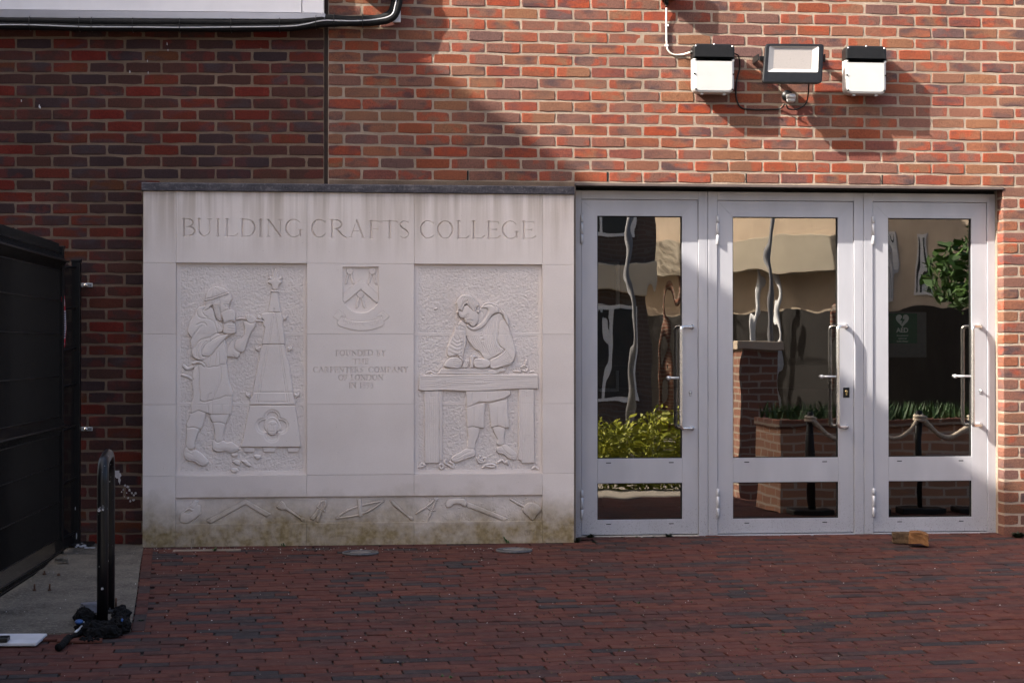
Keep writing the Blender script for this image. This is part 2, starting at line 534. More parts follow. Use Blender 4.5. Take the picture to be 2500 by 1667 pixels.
mb.box(XC + 0.001, XC + 0.0055, 0.105, 0.30, -0.05, Z0 - 0.0095)
mb.build('mortar_bed', M['mortar_r'], wall_r)
# bit of wall behind the panel up to the opening
mb = MB(); mb.box(XJ + 0.002, XOP - 0.01, 0.0022, 0.26, -0.05, Z0 - 0.0095); mb.build('mortar_bed', M['mortar_r'], wall_r)
mb = MB(); mb.box(XJ + 0.01, XOP - 0.02, -0.02, 0.0016, Z0 - 0.035, Z0 - 0.0085); mb.build('bedding_strip', M['mortar_l'], wall_r)
for px in (1142, 1483, 1822, 2154):
    x = PY(px, 440).x
    mb = MB(); mb.box(x - 0.0048, x + 0.0048, -0.0005, 0.006, Z0 + 0.001, Z0 + BH - 0.002, 0.001); mb.build('weep_vent', M['dark'], wall_r)
# pointing smears: small mortar dabs
# steel lintel under the bricks
lin = empty('lintel', (XOP, 0, Z0 - 0.04), 'brown steel lintel over the three glazed doors', 'lintel')
mb = MB(lin.location)
mb.box(XOP - 0.05, XC + 0.004, -0.006, 0.004, Z0 - 0.0265, Z0 - 0.0100, 0.002)
mb.build('front_flange', M['lintel'], lin)
mb = MB(lin.location)
mb.box(XOP - 0.05, XC + 0.004, 0.0045, 0.28, Z0 - 0.0250, Z0 - 0.0200)
mb.build('soffit_plate', M['dark'], lin)

# ---- left wall, set a few degrees off the right one
LROT = R(-4.3)
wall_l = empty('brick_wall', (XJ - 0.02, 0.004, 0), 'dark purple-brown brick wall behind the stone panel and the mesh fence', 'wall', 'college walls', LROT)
PIL = 0.2263
lp = Vector((XJ - 0.02, 0.004, 0)); ln_ = Vector((math.sin(LROT), -math.cos(LROT), 0))
def PL(px, py, out=0.0):
    """point on (or out from) the left wall plane"""
    return PPL(px, py, lp + ln_ * out, ln_)
items = []
XL0 = -2.75
k = -31
while Z0 + k * GAU < 3.55:
    z = Z0 + k * GAU
    ph = 0.0 if k % 2 == 0 else PIL / 2
    if z + BH > 0.0:
        for a, b in brick_spans(XL0, -0.004, ph, PIL):
            wp = wall_l.matrix_basis @ Vector(((a + b) / 2, 0, z))
            vis = 1.0
            if -1.18 < wp.x < 0 and z < Z0 - 0.05: continue       # hidden behind the stone panel
            if wp.x < PL(-20, 700).x or z > 3.30: vis = 0.0
            items.append((a, b, z, False, vis * (2 + b - a)))
    k += 1
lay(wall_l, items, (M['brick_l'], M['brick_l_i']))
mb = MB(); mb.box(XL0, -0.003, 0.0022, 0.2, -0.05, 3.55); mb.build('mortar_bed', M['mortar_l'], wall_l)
mb = MB(); mb.box(-0.0028, 0.021, 0.012, 0.1, Z0 - 0.03, 3.55); mb.build('movement_joint', M['sealant'], wall_l)
# white paint splashes on the lower bricks
t = NT('white_paint'); M['splash'] = t.pbr(t.ramp(t.noise(t.co(), 40), [(0.3, (0.42, 0.41, 0.43)), (0.7, (0.62, 0.61, 0.63))]), 0.7)
def blob(mb, c, rx, rz, n=9, h=0.0016):
    vs = [Vector((c.x, c.y - h, c.z))]
    for q in range(n):
        a = 2 * math.pi * q / n; rr = random.uniform(0.6, 1.25)
        vs.append(Vector((c.x + rx * rr * math.cos(a), c.y - h * 0.2, c.z + rz * rr * math.sin(a))))
    mb.add(vs, [(0, 1 + q, 1 + (q + 1) % n) for q in range(n)])
mb = MB()
inv = wall_l.matrix_basis.inverted()
for px, py, a, b in [(283, 1152, 9, 5), (288, 1160, 7, 7), (292, 1172, 3, 9), (281, 1160, 6, 5), (305, 1185, 3, 3), (312, 1188, 4, 4), (316, 1196, 3, 4), (322, 1203, 3, 3),
                     (327, 1208, 3, 3), (331, 1204, 3.5, 3.5), (309, 1203, 2, 2), (301, 1195, 2, 2), (313, 1215, 2.5, 2.5), (318, 1222, 2.5, 3), (326, 1220, 3, 3), (297, 1200, 2, 2), (304, 1212, 1.5, 1.5)]:
    blob(mb, inv @ PL(px, py, 0.0016), a / 390, b / 390)
for px, py in [(408, 108), (410, 123), (360, 150), (362, 178), (317, 176), (98, 263), (96, 260), (52, 247)]:
    blob(mb, inv @ PL(px, py, 0.0016), random.uniform(0.8, 1.8) / 390, random.uniform(2.5, 5) / 390)
mb.build('paint_splash', M['splash'], wall_l)['kind'] = 'stuff'

# ================================================================== ground
def paver_mat(name, island):
    t = NT(name)
    rnd = t.n('ShaderNodeNewGeometry').outputs['Random Per Island'] if island else t.n('ShaderNodeObjectInfo').outputs['Random']
    p = t.pos()
    col = t.ramp(rnd, [(0.0, (0.092, 0.030, 0.022)), (0.25, (0.074, 0.027, 0.022)), (0.45, (0.100, 0.036, 0.025)), (0.62, (0.070, 0.029, 0.025)), (0.76, (0.058, 0.028, 0.025)),
                       (0.84, (0.038, 0.030, 0.030)), (0.92, (0.030, 0.028, 0.030)), (1.0, (0.080, 0.035, 0.028))])
    off = t.math('MULTIPLY', rnd, 31.0)
    n1 = t.noise(t.map(p, (1, 1, 1)), 8, 3, 0.6, off)
    col = t.mix(t.ramp(n1, [(0.52, 0.0), (0.68, 0.65)]), col, (0.0283, 0.0163, 0.0147))
    col = t.mix(0.5, col, t.ramp(t.noise(p, 130, 4, 0.7), [(0.25, 0.34), (0.75, 0.66)]), 'OVERLAY')
    big = t.noise(p, 0.9, 4, 0.6)
    col = t.mix(t.ramp(big, [(0.45, 0.0), (0.7, 0.45)]), col, t.mix(0.5, col, (0.0244, 0.0156, 0.0109)))
    dust = t.noise(p, 17, 5, 0.75)
    col = t.mix(t.ramp(dust, [(0.50, 0.0), (0.74, 0.5)]), col, (0.1171, 0.0642, 0.0517))
    chalk = t.noise(t.map(p, (1, 3.0, 1)), 26, 4, 0.7)
    col = t.mix(t.math('MULTIPLY', t.ramp(chalk, [(0.64, 0.0), (0.69, 0.8)]), t.ramp(t.noise(p, 2.2, 2), [(0.45, 0.0), (0.6, 1.0)])), col, (0.1757, 0.1179, 0.1065))
    h = t.math('ADD', t.noise(p, 60, 4, 0.7), t.noise(p, 14, 3))
    return t.pbr(col, t.ramp(n1, [(0.3, 0.8), (0.7, 0.92)]), 0, t.bump(h, 0.55, 0.004), 0.12)
M['paver'] = paver_mat('clay_paver', False)
M['paver_i'] = paver_mat('clay_paver_island', True)

def ground_mat():
    t = NT('joint_sand'); p = t.pos()
    col = t.ramp(t.noise(p, 30, 5, 0.7), [(0.3, (0.018, 0.014, 0.012)), (0.7, (0.050, 0.038, 0.030))])
    col = t.mix(t.ramp(t.noise(p, 7, 3), [(0.62, 0.0), (0.72, 0.6)]), col, (0.035, 0.045, 0.015))
    # street beyond the forecourt
    x, y, z = t.sep(p)
    far = t.ramp(t.math('MULTIPLY', y, -0.05), [(0.33, 0.0), (0.36, 1.0)])
    col = t.mix(far, col, t.ramp(t.noise(p, 3, 5), [(0.3, (0.20, 0.17, 0.14)), (0.7, (0.30, 0.26, 0.21))]))
    return t.pbr(col, 0.95, 0, t.bump(t.noise(p, 90, 4, 0.7), 0.5, 0.004))
gv = [(x, y, gz(y) - 0.011) for y in (-300, -12, 0, 300) for x in (-300, 300)]
me = np_mesh('ground', gv, [(0, 1, 3, 2), (2, 3, 5, 4), (4, 5, 7, 6)])
g = link('ground', me, None, None, ground_mat()); g['kind'] = 'structure'

# concrete pad in the corner by the fence
padpx = [(-60, 1336), (150, 1336), (347, 1338), (342, 1380), (334, 1450), (326, 1500), (318, 1541), (110, 1548), (0, 1553), (-60, 1556)]
PAD = [PG(x, y) for x, y in padpx]
PAD[0] = Vector((-2.9, PG(60, 1336).y + 0.25, 0)); PAD[1] = Vector((PAD[1].x, PAD[1].y + 0.2, 0)); PAD[2] = Vector((PAD[2].x, PAD[2].y + 0.1, 0))
PAD[-1] = Vector((-3.2, PAD[-1].y, 0)); PAD[0].x = -3.2
def in_poly(x, y, poly):
    c = False; n = len(poly)
    for i in range(n):
        a, b = poly[i], poly[i - 1]
        if (a.y > y) != (b.y > y) and x < (b.x - a.x) * (y - a.y) / (b.y - a.y) + a.x: c = not c
    return c
def concrete_mat():
    t = NT('rough_concrete'); p = t.pos()
    col = t.ramp(t.noise(p, 5, 5, 0.65), [(0.35, (0.062, 0.053, 0.044)), (0.65, (0.135, 0.116, 0.094))])
    col = t.mix(t.ramp(t.noise(p, 60, 5, 0.8), [(0.48, 0.0), (0.64, 0.75)]), col, (0.20, 0.175, 0.145))
    col = t.mix(t.ramp(t.noise(t.map(p, (1, 2.5, 1)), 33, 4, 0.7), [(0.66, 0.0), (0.69, 0.9)]), col, (0.42, 0.40, 0.38))
    return t.pbr(col, 0.95, 0, t.bump(t.noise(p, 70, 5, 0.8), 0.8, 0.008), 0.2)
M['concrete'] = concrete_mat()
mb = MB(); n = len(PAD)
mb.add([(p.x, p.y, gz(p.y) - 0.0105) for p in PAD] + [(p.x, p.y, gz(p.y) + 0.006) for p in PAD], [tuple(range(n, 2 * n))] + [(i, (i + 1) % n, n + (i + 1) % n, n + i) for i in range(n)])
pad = mb.build('concrete_pad', M['concrete']); pad['kind'] = 'structure'

# clay pavers in running bond, a few degrees off the wall line
pav = empty('paving', (0, 0, 0)); pav['kind'] = 'structure'
PROT = R(3.5); PLN, PWD = 0.2075, 0.0745
ca, sa = math.cos(PROT), math.sin(PROT)
def paver_mesh():
    hx, hy, b = PLN / 2 - 0.0028, PWD / 2 - 0.0026, 0.0035
    V, F = [], []
    for z, q in ((-0.010, 0.0), (-0.0025, 0.0), (0.0, b)):
        for sx, sy in ((-1, -1), (1, -1), (1, 1), (-1, 1)):
            V.append((sx * (hx - q) + random.uniform(-0.001, 0.001), sy * (hy - q) + random.uniform(-0.0008, 0.0008), z))
    for r in range(2):
        for i in range(4):
            j = (i + 1) % 4; F.append((r * 4 + i, r * 4 + j, r * 4 + 4 + j, r * 4 + 4 + i))
    F.append((8, 9, 10, 11))
    me = bpy.data.meshes.new('paver'); me.from_pydata(V, [], F); me.update(); me.materials.append(M['paver']); return me
PM = [paver_mesh() for _ in range(10)]
cand = []
edge_pts = [PG(x, y) for x, y in [(347, 1341), (342, 1380), (334, 1450), (326, 1500), (318, 1541)]]
EDGE = edge_pts + [Vector((p.x + 0.072, p.y, 0)) for p in edge_pts[::-1]]
for r in range(-2, 95):
    for c in range(-30, 45):
        u = (c + (0.5 if r % 2 else 0.0)) * PLN + random.gauss(0, 0.003) + 0.03 * math.sin(r * 0.7)
        v = 0.30 - r * PWD
        x, y = u * ca - v * sa, u * sa + v * ca
        if y > 0.27 or y < -6.2 or x < -3.0 or x > 6.2: continue
        if y > 0.12 and not (XOP < x < XC): continue
        if x < XOP and y > -0.02: continue
        if in_poly(x + 0.085, y, PAD) or in_poly(x + 0.085, y, EDGE): continue
        d = Vector((x, y, 0)) - CAM
        dep = d.dot(_f); px = CXP + FPX * d.dot(_r) / dep
        vis = -80 < px < 2580 and dep > 7.15
        cand.append((0 if vis else 1, dep, x, y))
cand.sort()
V, F = [], []
for i, (iv, dep, x, y) in enumerate(cand):
    me = random.choice(PM)
    loc = Vector((x, y, GS * y + random.gauss(0, 0.0011)))
    rot = (math.atan(GS) + random.gauss(0, 0.007), random.gauss(0, 0.004), PROT + random.gauss(0, 0.006))
    if i < 300:
        o = bpy.data.objects.new('paver', me); COL.objects.link(o); o.parent = pav
        o.location = loc; o.rotation_euler = rot
    else:
        Mx = Matrix.Translation(loc) @ Matrix.Rotation(rot[2], 4, 'Z') @ Matrix.Rotation(rot[0], 4, 'X') @ Matrix.Rotation(rot[1], 4, 'Y')
        b0 = len(V)
        V += [tuple(Mx @ v.co) for v in me.vertices]; F += [tuple(b0 + q for q in p.vertices) for p in me.polygons]
me = bpy.data.meshes.new('pavers'); me.from_pydata(V, [], F); me.update()
o = link('pavers', me, pav, None, M['paver_i']); o['kind'] = 'stuff'
# edging pavers along the concrete
for i in range(len(edge_pts) - 1):
    a, b = edge_pts[i], edge_pts[i + 1]
    L = (b - a).length; n = max(1, round(L / 0.21))
    for q in range(n):
        p = a + (b - a) * ((q + 0.5) / n)
        o = bpy.data.objects.new('edging_paver', random.choice(PM)); COL.objects.link(o); o.parent = pav
        o.location = (p.x + 0.036, p.y, gz(p.y) + 0.004 + random.uniform(-0.002, 0.002))
        o.rotation_euler = (0, math.atan(GS), math.atan2(b.y - a.y, b.x - a.x)); o.scale = (L / n / PLN * 0.99, 0.86, 1)
# ================================================================== carved stone panel
YP = -0.095
panel = empty('carved_stone_sign', (0, YP, 0), 'pale carved stone panel lettered for a building crafts college, with two relief scenes', 'carved sign')
def pp(px, py):
    p = PY(px, py, YP); return (p.x, p.z)

RK = 0.78
class HM:
    """height field over the panel face: xs right, zs up, height towards the viewer"""
    def __init__(s, x0, x1, z0, z1, step=0.0025, xs=None, zs=None, base=0.0):
        s.xs = np.linspace(x0, x1, int(round((x1 - x0) / step)) + 1) if xs is None else xs
        s.zs = np.linspace(z0, z1, int(round((z1 - z0) / step)) + 1) if zs is None else zs
        s.H = np.full((len(s.zs), len(s.xs)), base, float)
        s.L = np.zeros(s.H.shape, int)
        s.names = {0: None}
        s.conv = pp
    def pts(s, P, closed, sm):
        P = [s.conv(x, y) for x, y in P]
        if sm: P = [tuple(q) for q in catmull(P, closed, 4)]
        return np.array(P)
    def win(s, P, m):
        i0 = max(0, np.searchsorted(s.xs, P[:, 0].min() - m) - 1); i1 = min(len(s.xs), np.searchsorted(s.xs, P[:, 0].max() + m) + 1)
        j0 = max(0, np.searchsorted(s.zs, P[:, 1].min() - m) - 1); j1 = min(len(s.zs), np.searchsorted(s.zs, P[:, 1].max() + m) + 1)
        return i0, i1, j0, j1
    def dist(s, P, closed, m):
        i0, i1, j0, j1 = s.win(P, m)
        if i1 <= i0 or j1 <= j0: return None
        X, Z = np.meshgrid(s.xs[i0:i1], s.zs[j0:j1])
        D = np.full(X.shape, 9.0); IN = np.zeros(X.shape, bool)
        n = len(P)
        for a in range(n if closed else n - 1):
            x0, z0 = P[a]; x1, z1 = P[(a + 1) % n]
            dx, dz = x1 - x0, z1 - z0; l2 = dx * dx + dz * dz
            t = np.clip(((X - x0) * dx + (Z - z0) * dz) / l2, 0, 1) if l2 > 0 else 0
            D = np.minimum(D, (X - x0 - t * dx) ** 2 + (Z - z0 - t * dz) ** 2)
            if closed and dz != 0:
                IN ^= ((z0 > Z) != (z1 > Z)) & (X < dx * (Z - z0) / dz + x0)
        return (slice(j0, j1), slice(i0, i1)), np.sqrt(D), IN
    def lab(s, name):
        for k, v in s.names.items():
            if v == name: return k
        s.names[len(s.names)] = name; return len(s.names) - 1
    def shape(s, P, lev, label=None, r=0.0035, dip=0.0035, dw=0.006, dome=0.0, dr=0.03, sm=True, base=None):
        q = s.dist(s.pts(P, True, sm), True, dw * 1.2)
        if q is None: return
        w, D, IN = q
        H = s.H[w]
        H = np.where(IN, H, H - RK * dip * np.clip(1 - D / dw, 0, 1))
        b = s.base if base is None else base
        e = np.clip(D / r, 0, 1); e = np.sqrt(e * (2 - e))
        new = b + (lev) * RK * e + RK * dome * np.clip(D / dr, 0, 1) ** 0.7
        s.H[w] = np.where(IN, new, H)
        if label:
            s.L[w] = np.where(IN, s.lab(label), s.L[w])
    def groove(s, P, w=0.004, d=0.003, sm=True, closed=False, label=None):
        q = s.dist(s.pts(P, closed, sm), closed, w * 1.2)
        if q is None: return
        wi, D, IN = q
        s.H[wi] -= RK * d * np.clip(1 - D / w, 0, 1)
        if label: s.L[wi] = np.where(D < w, s.lab(label), s.L[wi])
    def ridge(s, P, w, lev, label=None, sm=True, dip=0.003, dw=0.006, base=None):
        q = s.dist(s.pts(P, False, sm), False, w + dw)
        if q is None: return
        wi, D, IN = q
        ins = D < w
        H = np.where(ins, s.H[wi], s.H[wi] - dip * np.clip(1 - (D - w) / dw, 0, 1))
        b = s.base if base is None else base
        s.H[wi] = np.where(ins, b + RK * lev * np.sqrt(np.clip(1 - (D / w) ** 2, 0, 1)) ** 0.8, H)
        if label: s.L[wi] = np.where(ins, s.lab(label), s.L[wi])
    def vcut(s, strokes, label, deep=1.15):
        """V-cut lettering: strokes = [(half width, [(x,z)...])], already in metres"""
        lab = s.lab(label)
        for hw, P in strokes:
            q = s.dist(np.array(P), False, hw * 1.3)
            if q is None: continue
            wi, D, IN = q
            cut = np.clip(hw - D, 0, None) * deep
            s.H[wi] = np.minimum(s.H[wi], s.base - cut)
            s.L[wi] = np.where(D < hw * 1.05, lab, s.L[wi])
    def build(s, blockname, parent, mat, splits=(), skirt=True, back=0.06, smooth=True):
        """split faces by label (and by course) into objects"""
        nz, nx = s.H.shape
        X, Z = np.meshgrid(s.xs, s.zs)
        V = np.stack([X, -s.H, Z], -1).reshape(-1, 3)
        idx = np.arange(nz * nx).reshape(nz, nx)
        Fq = np.stack([idx[:-1, :-1], idx[:-1, 1:], idx[1:, 1:], idx[1:, :-1]], -1).reshape(-1, 4)
        lab = s.L[:-1, :-1].ravel().copy()
        zc = ((Z[:-1, :-1] + Z[1:, 1:]) / 2).ravel()
        course = np.zeros(len(lab), int)
        for sp in splits: course += (zc > sp)
        out = []
        for k, nm in s.names.items():
            if k == 0:
                groups = [(course == c) & (lab == 0) for c in range(len(splits) + 1)]
            else:
                groups = [lab == k]
            for gsel in groups:
                if not gsel.any(): continue
                F = Fq[gsel]
                used, invx = np.unique(F, return_inverse=True)
                nm2 = (nm or blockname).split('#')[0]
                me = np_mesh(nm2, V[used], invx.reshape(F.shape), smooth)
                out.append(link(nm2, me, parent, None, mat))
        if skirt:
            ring = np.concatenate([idx[0, :], idx[1:, -1], idx[-1, -2::-1], idx[-2:0:-1, 0]])
            A = V[ring]; B = A.copy(); B[:, 1] = back
            n = len(ring); j = np.arange(n); j2 = (j + 1) % n
            F = np.stack([j, j + n, j2 + n, j2], -1)
            out.append(link(blockname + '_edge', np_mesh(blockname + '_edge', np.concatenate([A, B]), F), parent, None, mat))
        return out

def slab(name, x0, x1, z0, z1, mat, front=0.0, back=0.06, bev=0.0010, wob=0.0):
    """plain ashlar block with arrised edges"""
    V, F = [], []
    for y, q in ((back, 0), (-front + bev, 0), (-front, bev)):
        V += [(x0 + q, y, z0 + q), (x1 - q, y, z0 + q), (x1 - q, y, z1 - q), (x0 + q, y, z1 - q)]
    for r in range(2):
        for i in range(4):
            j = (i + 1) % 4; F.append((r * 4 + i, r * 4 + j, r * 4 + 4 + j, r * 4 + 4 + i))
    F.append((8, 9, 10, 11))
    me = bpy.data.meshes.new(name); me.from_pydata(V, [], F); me.update()
    return link(name, me, panel, None, mat)

J = 0.0006   # half joint
XA = [pp(x, 900)[0] for x in (349, 429.5, 749, 1011, 1324, 1401.5)]
def zz(px, py): return pp(px, py)[1]
ZT = zz(800, 470) ; Z1 = zz(590, 642.5); Z2 = zz(590, 815.5); Z3 = zz(590, 987); Z4 = zz(590, 1160.5); Z5 = zz(590, 1213.5); Z6 = zz(590, 1278.5); ZB = -0.004

# plain blocks of the border
for (i, a, b) in [(0, Z1, ZT), (0, Z2, Z1), (0, Z3, Z2), (0, Z4, Z3), (0, ZB, Z4), (4, Z1, ZT), (4, Z2, Z1), (4, Z3, Z2), (4, Z4, Z3), (4, ZB, Z4), (2, Z4, Z3)]:
    slab('stone_block', XA[i] + (J if i else 0), XA[i + 1] - J, a + J, b - J, M['ashlar'], random.uniform(-0.0006, 0.0006))
for i in (1, 2, 3):
    slab('stone_block', XA[i] + J, XA[i + 1] - J, Z5, Z4 - J, M['ashlar'], 0.0)
    slab('stone_block', XA[i] + J, XA[i + 1] - J, ZB, Z6, M['ashlar'], 0.0) if i != 3 else None
mb = MB(panel.location)
mb.box(XA[0] + 0.004, XA[5] - 0.004, YP + 0.05, 0.0, ZB, ZT - 0.005)
mb.build('backing', M['mortar_l'], panel)

# ---- letters
TK, TN = 0.060, 0.024
def sf(x, y, w=0.10):   # serif tick
    return (TN, [(x - w, y), (x + w, y)])
def arc(cx, cy, rx, ry, a0, a1, n=14):
    return [(cx + rx * math.cos(R(a0 + (a1 - a0) * k / n)), cy + ry * math.sin(R(a0 + (a1 - a0) * k / n))) for k in range(n + 1)]
def G(ch):
    """strokes of a roman capital in a box x 0..w, y 0..1; returns (w, strokes)"""
    T, t = TK, TN; m = 0.045
    I = lambda x: [(T, [(x, 0.0), (x, 1.0)]), sf(x, 0.01), sf(x, 0.99)]
    if ch == 'I': return 0.30, I(0.15)
    if ch == 'L': return 0.62, I(0.14) + [(t, [(0.14, 0.015), (0.55, 0.015)]), (m * 0.8, [(0.50, 0.02), (0.62, 0.16)])]
    if ch == 'E': return 0.62, I(0.14) + [(t, [(0.14, 0.015), (0.52, 0.015)]), (m * 0.7, [(0.5, 0.02), (0.62, 0.15)]), (t, [(0.14, 0.52), (0.48, 0.52)]), (t, [(0.48, 0.46), (0.48, 0.58)]), (t, [(0.14, 0.985), (0.55, 0.985)]), (t, [(0.55, 0.985), (0.56, 0.87)])]
    if ch == 'F': return 0.58, I(0.14) + [(t, [(0.14, 0.52), (0.46, 0.52)]), (t, [(0.46, 0.46), (0.46, 0.58)]), (t, [(0.14, 0.985), (0.55, 0.985)]), (t, [(0.55, 0.985), (0.56, 0.87)])]
    if ch == 'T': return 0.78, [(T, [(0.39, 0), (0.39, 1)]), sf(0.39, 0.01), (t, [(0.04, 0.985), (0.74, 0.985)]), (t, [(0.04, 0.985), (0.01, 0.87)]), (t, [(0.74, 0.985), (0.77, 0.87)])]
    if ch == 'H': return 0.84, I(0.14) + I(0.70) + [(t, [(0.14, 0.52), (0.70, 0.52)])]
    if ch == 'N': return 0.88, [(t, [(0.13, 0), (0.13, 0.97)]), sf(0.13, 0.01), sf(0.08, 0.99, 0.07), (T, [(0.13, 0.97), (0.75, 0.03)]), (t, [(0.75, 0.0), (0.75, 1.0)]), sf(0.75, 0.99)]
    if ch == 'M': return 1.05, [(t, [(0.12, 0), (0.2, 1)]), sf(0.12, 0.01), (T, [(0.2, 0.98), (0.52, 0.05)]), (t, [(0.52, 0.05), (0.84, 0.98)]), (T, [(0.84, 1), (0.93, 0)]), sf(0.93, 0.01)]
    if ch == 'A': return 0.86, [(t, [(0.10, 0), (0.42, 1)]), (T, [(0.42, 0.98), (0.76, 0)]), sf(0.10, 0.01, 0.09), sf(0.76, 0.01), (t, [(0.22, 0.36), (0.63, 0.36)])]
    if ch == 'Y': return 0.80, [(T, [(0.40, 0.5), (0.40, 0)]), sf(0.40, 0.01), (T, [(0.12, 0.98), (0.40, 0.48)]), (t, [(0.40, 0.48), (0.70, 0.98)]), sf(0.12, 0.99), sf(0.70, 0.99, 0.08)]
    if ch == 'U': return 0.84, [(T, [(0.15, 1), (0.15, 0.34), (0.19, 0.17), (0.30, 0.05)]), (m * 0.7, arc(0.42, 0.32, 0.27, 0.31, 205, 350)), (t, [(0.69, 1), (0.69, 0.32)]), sf(0.15, 0.99), sf(0.69, 0.99)]
    if ch == 'D': return 0.90, I(0.14) + [(t, [(0.14, 0.985), (0.40, 0.985)]), (t, [(0.14, 0.015), (0.40, 0.015)]), (t * 1.3, arc(0.38, 0.5, 0.46, 0.485, 50, 90)), (T, arc(0.38, 0.5, 0.45, 0.475, -48, 48)), (t * 1.3, arc(0.38, 0.5, 0.46, 0.485, -90, -50))]
    if ch == 'B': return 0.72, I(0.14) + [(t, [(0.14, 0.985), (0.36, 0.985)]), (t, [(0.14, 0.53), (0.40, 0.53)]), (t, [(0.14, 0.015), (0.40, 0.015)]), (m, arc(0.34, 0.757, 0.24, 0.228, -85, 85)), (T * 0.9, arc(0.38, 0.27, 0.29, 0.255, -80, 80))]
    if ch == 'P': return 0.66, I(0.14) + [(t, [(0.14, 0.985), (0.34, 0.985)]), (t, [(0.2, 0.47), (0.36, 0.47)]), (m * 1.1, arc(0.34, 0.728, 0.27, 0.255, -88, 88))]
    if ch == 'R': return 0.82, I(0.14) + [(t, [(0.14, 0.985), (0.34, 0.985)]), (t, [(0.14, 0.50), (0.36, 0.50)]), (m * 1.1, arc(0.34, 0.742, 0.26, 0.242, -88, 88)), (T, [(0.34, 0.49), (0.60, 0.14)]), (m, [(0.60, 0.14), (0.80, -0.01)])]
    if ch == 'C': return 0.88, [(T, arc(0.48, 0.5, 0.40, 0.49, 125, 235)), (m * 0.8, arc(0.48, 0.5, 0.41, 0.50, 75, 125)), (m * 0.7, arc(0.48, 0.5, 0.41, 0.50, 235, 300)), (t, arc(0.48, 0.5, 0.41, 0.50, 42, 75)), (t, arc(0.48, 0.5, 0.41, 0.50, 300, 322)), (t, [(0.79, 0.82), (0.81, 0.93)])]
    if ch == 'G': return 0.92, [(T, arc(0.48, 0.5, 0.40, 0.49, 125, 235)), (m * 0.8, arc(0.48, 0.5, 0.41, 0.50, 75, 125)), (m * 0.7, arc(0.48, 0.5, 0.41, 0.50, 235, 300)), (t, arc(0.48, 0.5, 0.41, 0.50, 42, 75)), (t, arc(0.48, 0.5, 0.41, 0.50, 300, 325)), (T * 0.9, [(0.82, 0.40), (0.82, 0.10)]), sf(0.82, 0.41, 0.11)]
    if ch in 'O0': return 0.92 if ch == 'O' else 0.70, (lambda w: [(T, arc(w / 2, 0.5, w / 2 - 0.07, 0.48, 130, 230)), (T, arc(w / 2, 0.5, w / 2 - 0.07, 0.48, -50, 50)), (t * 1.2, arc(w / 2, 0.5, w / 2 - 0.06, 0.50, 50, 130)), (t * 1.2, arc(w / 2, 0.5, w / 2 - 0.06, 0.50, 230, 310))])(0.92 if ch == 'O' else 0.70)
    if ch == 'S': return 0.56, [(t, arc(0.28, 0.77, 0.20, 0.215, 30, 100)), (m * 0.8, arc(0.28, 0.77, 0.20, 0.215, 100, 200)), (T, [(0.10, 0.69), (0.20, 0.56), (0.38, 0.44), (0.46, 0.30)]), (m * 0.8, arc(0.27, 0.23, 0.21, 0.22, -75, 10)), (t, arc(0.27, 0.23, 0.21, 0.22, -145, -75)), (t, [(0.46, 0.86), (0.47, 0.97)])]
    if ch == "'": return 0.22, [(m, [(0.12, 1.0), (0.09, 0.84)])]
    if ch == '1': return 0.36, I(0.18)
    if ch == '2': return 0.58, [(m, arc(0.27, 0.76, 0.19, 0.22, -25, 160)), (m, [(0.44, 0.67), (0.05, 0.03)]), (m, [(0.05, 0.03), (0.52, 0.03)]), (t, [(0.52, 0.03), (0.56, 0.15)])]
    if ch == '3': return 0.54, [(m, arc(0.25, 0.77, 0.18, 0.21, -70, 150)), (T * 0.8, arc(0.25, 0.27, 0.21, 0.27, -120, 80))]
    if ch == '8': return 0.56, [(m, [(x, y) for x, y in arc(0.28, 0.76, 0.17, 0.22, 0, 360, 24)]), (m * 1.1, arc(0.28, 0.28, 0.22, 0.26, 0, 360, 24))]
    if ch == '9': return 0.56, [(m, arc(0.28, 0.70, 0.20, 0.27, 0, 360, 24)), (m, [(0.48, 0.68), (0.45, 0.35), (0.28, 0.05), (0.12, -0.02)])]
    return 0.35, []
def letter_px(ch, x0, x1, y0, y1):
    """strokes fitted into a pixel box (y0 top)"""
    w, st = G(ch); out = []
    a = pp(x0, y1); b = pp(x1, y0)
    hgt = b[1] - a[1]
    for hw, P in st:
        out.append((hw * hgt, [(a[0] + (b[0] - a[0]) * x / w, a[1] + hgt * y) for x, y in P]))
    return out
def line_px(text, x0, x1, y0, y1, space=0.42, gap=0.10):
    ws = [G(c)[0] + gap if c != ' ' else space for c in text]
    tot = sum(ws) - gap; x = 0; out = []
    for c, w in zip(text, ws):
        if c != ' ':
            gx0 = x0 + (x1 - x0) * x / tot; gx1 = x0 + (x1 - x0) * (x + w - gap) / tot
            out += letter_px(c, gx0, gx1, y0, y1)
        x += w
    return out
def z1(x, y): return 340 + x / 4.356, 430 + y / 4.356
def z2(x, y): return 860 + x / 4.276, 430 + y / 4.276
def fine(a, b, f0, f1, step, coarse=0.03):
    """axis coordinates from a to b, fine between f0 and f1"""
    n1 = max(1, int((f0 - a) / coarse)); n2 = max(2, int((f1 - f0) / step)); n3 = max(1, int((b - f1) / coarse))
    q = 0.0016
    L = [np.array([a]), np.linspace(a + q, f0, n1 + 1)[:-1], np.linspace(f0, f1, n2 + 1)[:-1], np.linspace(f1, b - q, n3 + 1), np.array([b])]
    return np.concatenate(L)
def arris(h, d=0.0009):
    h.H[0, :] -= d; h.H[-1, :] -= d; h.H[1:-1, 0] -= d; h.H[1:-1, -1] -= d

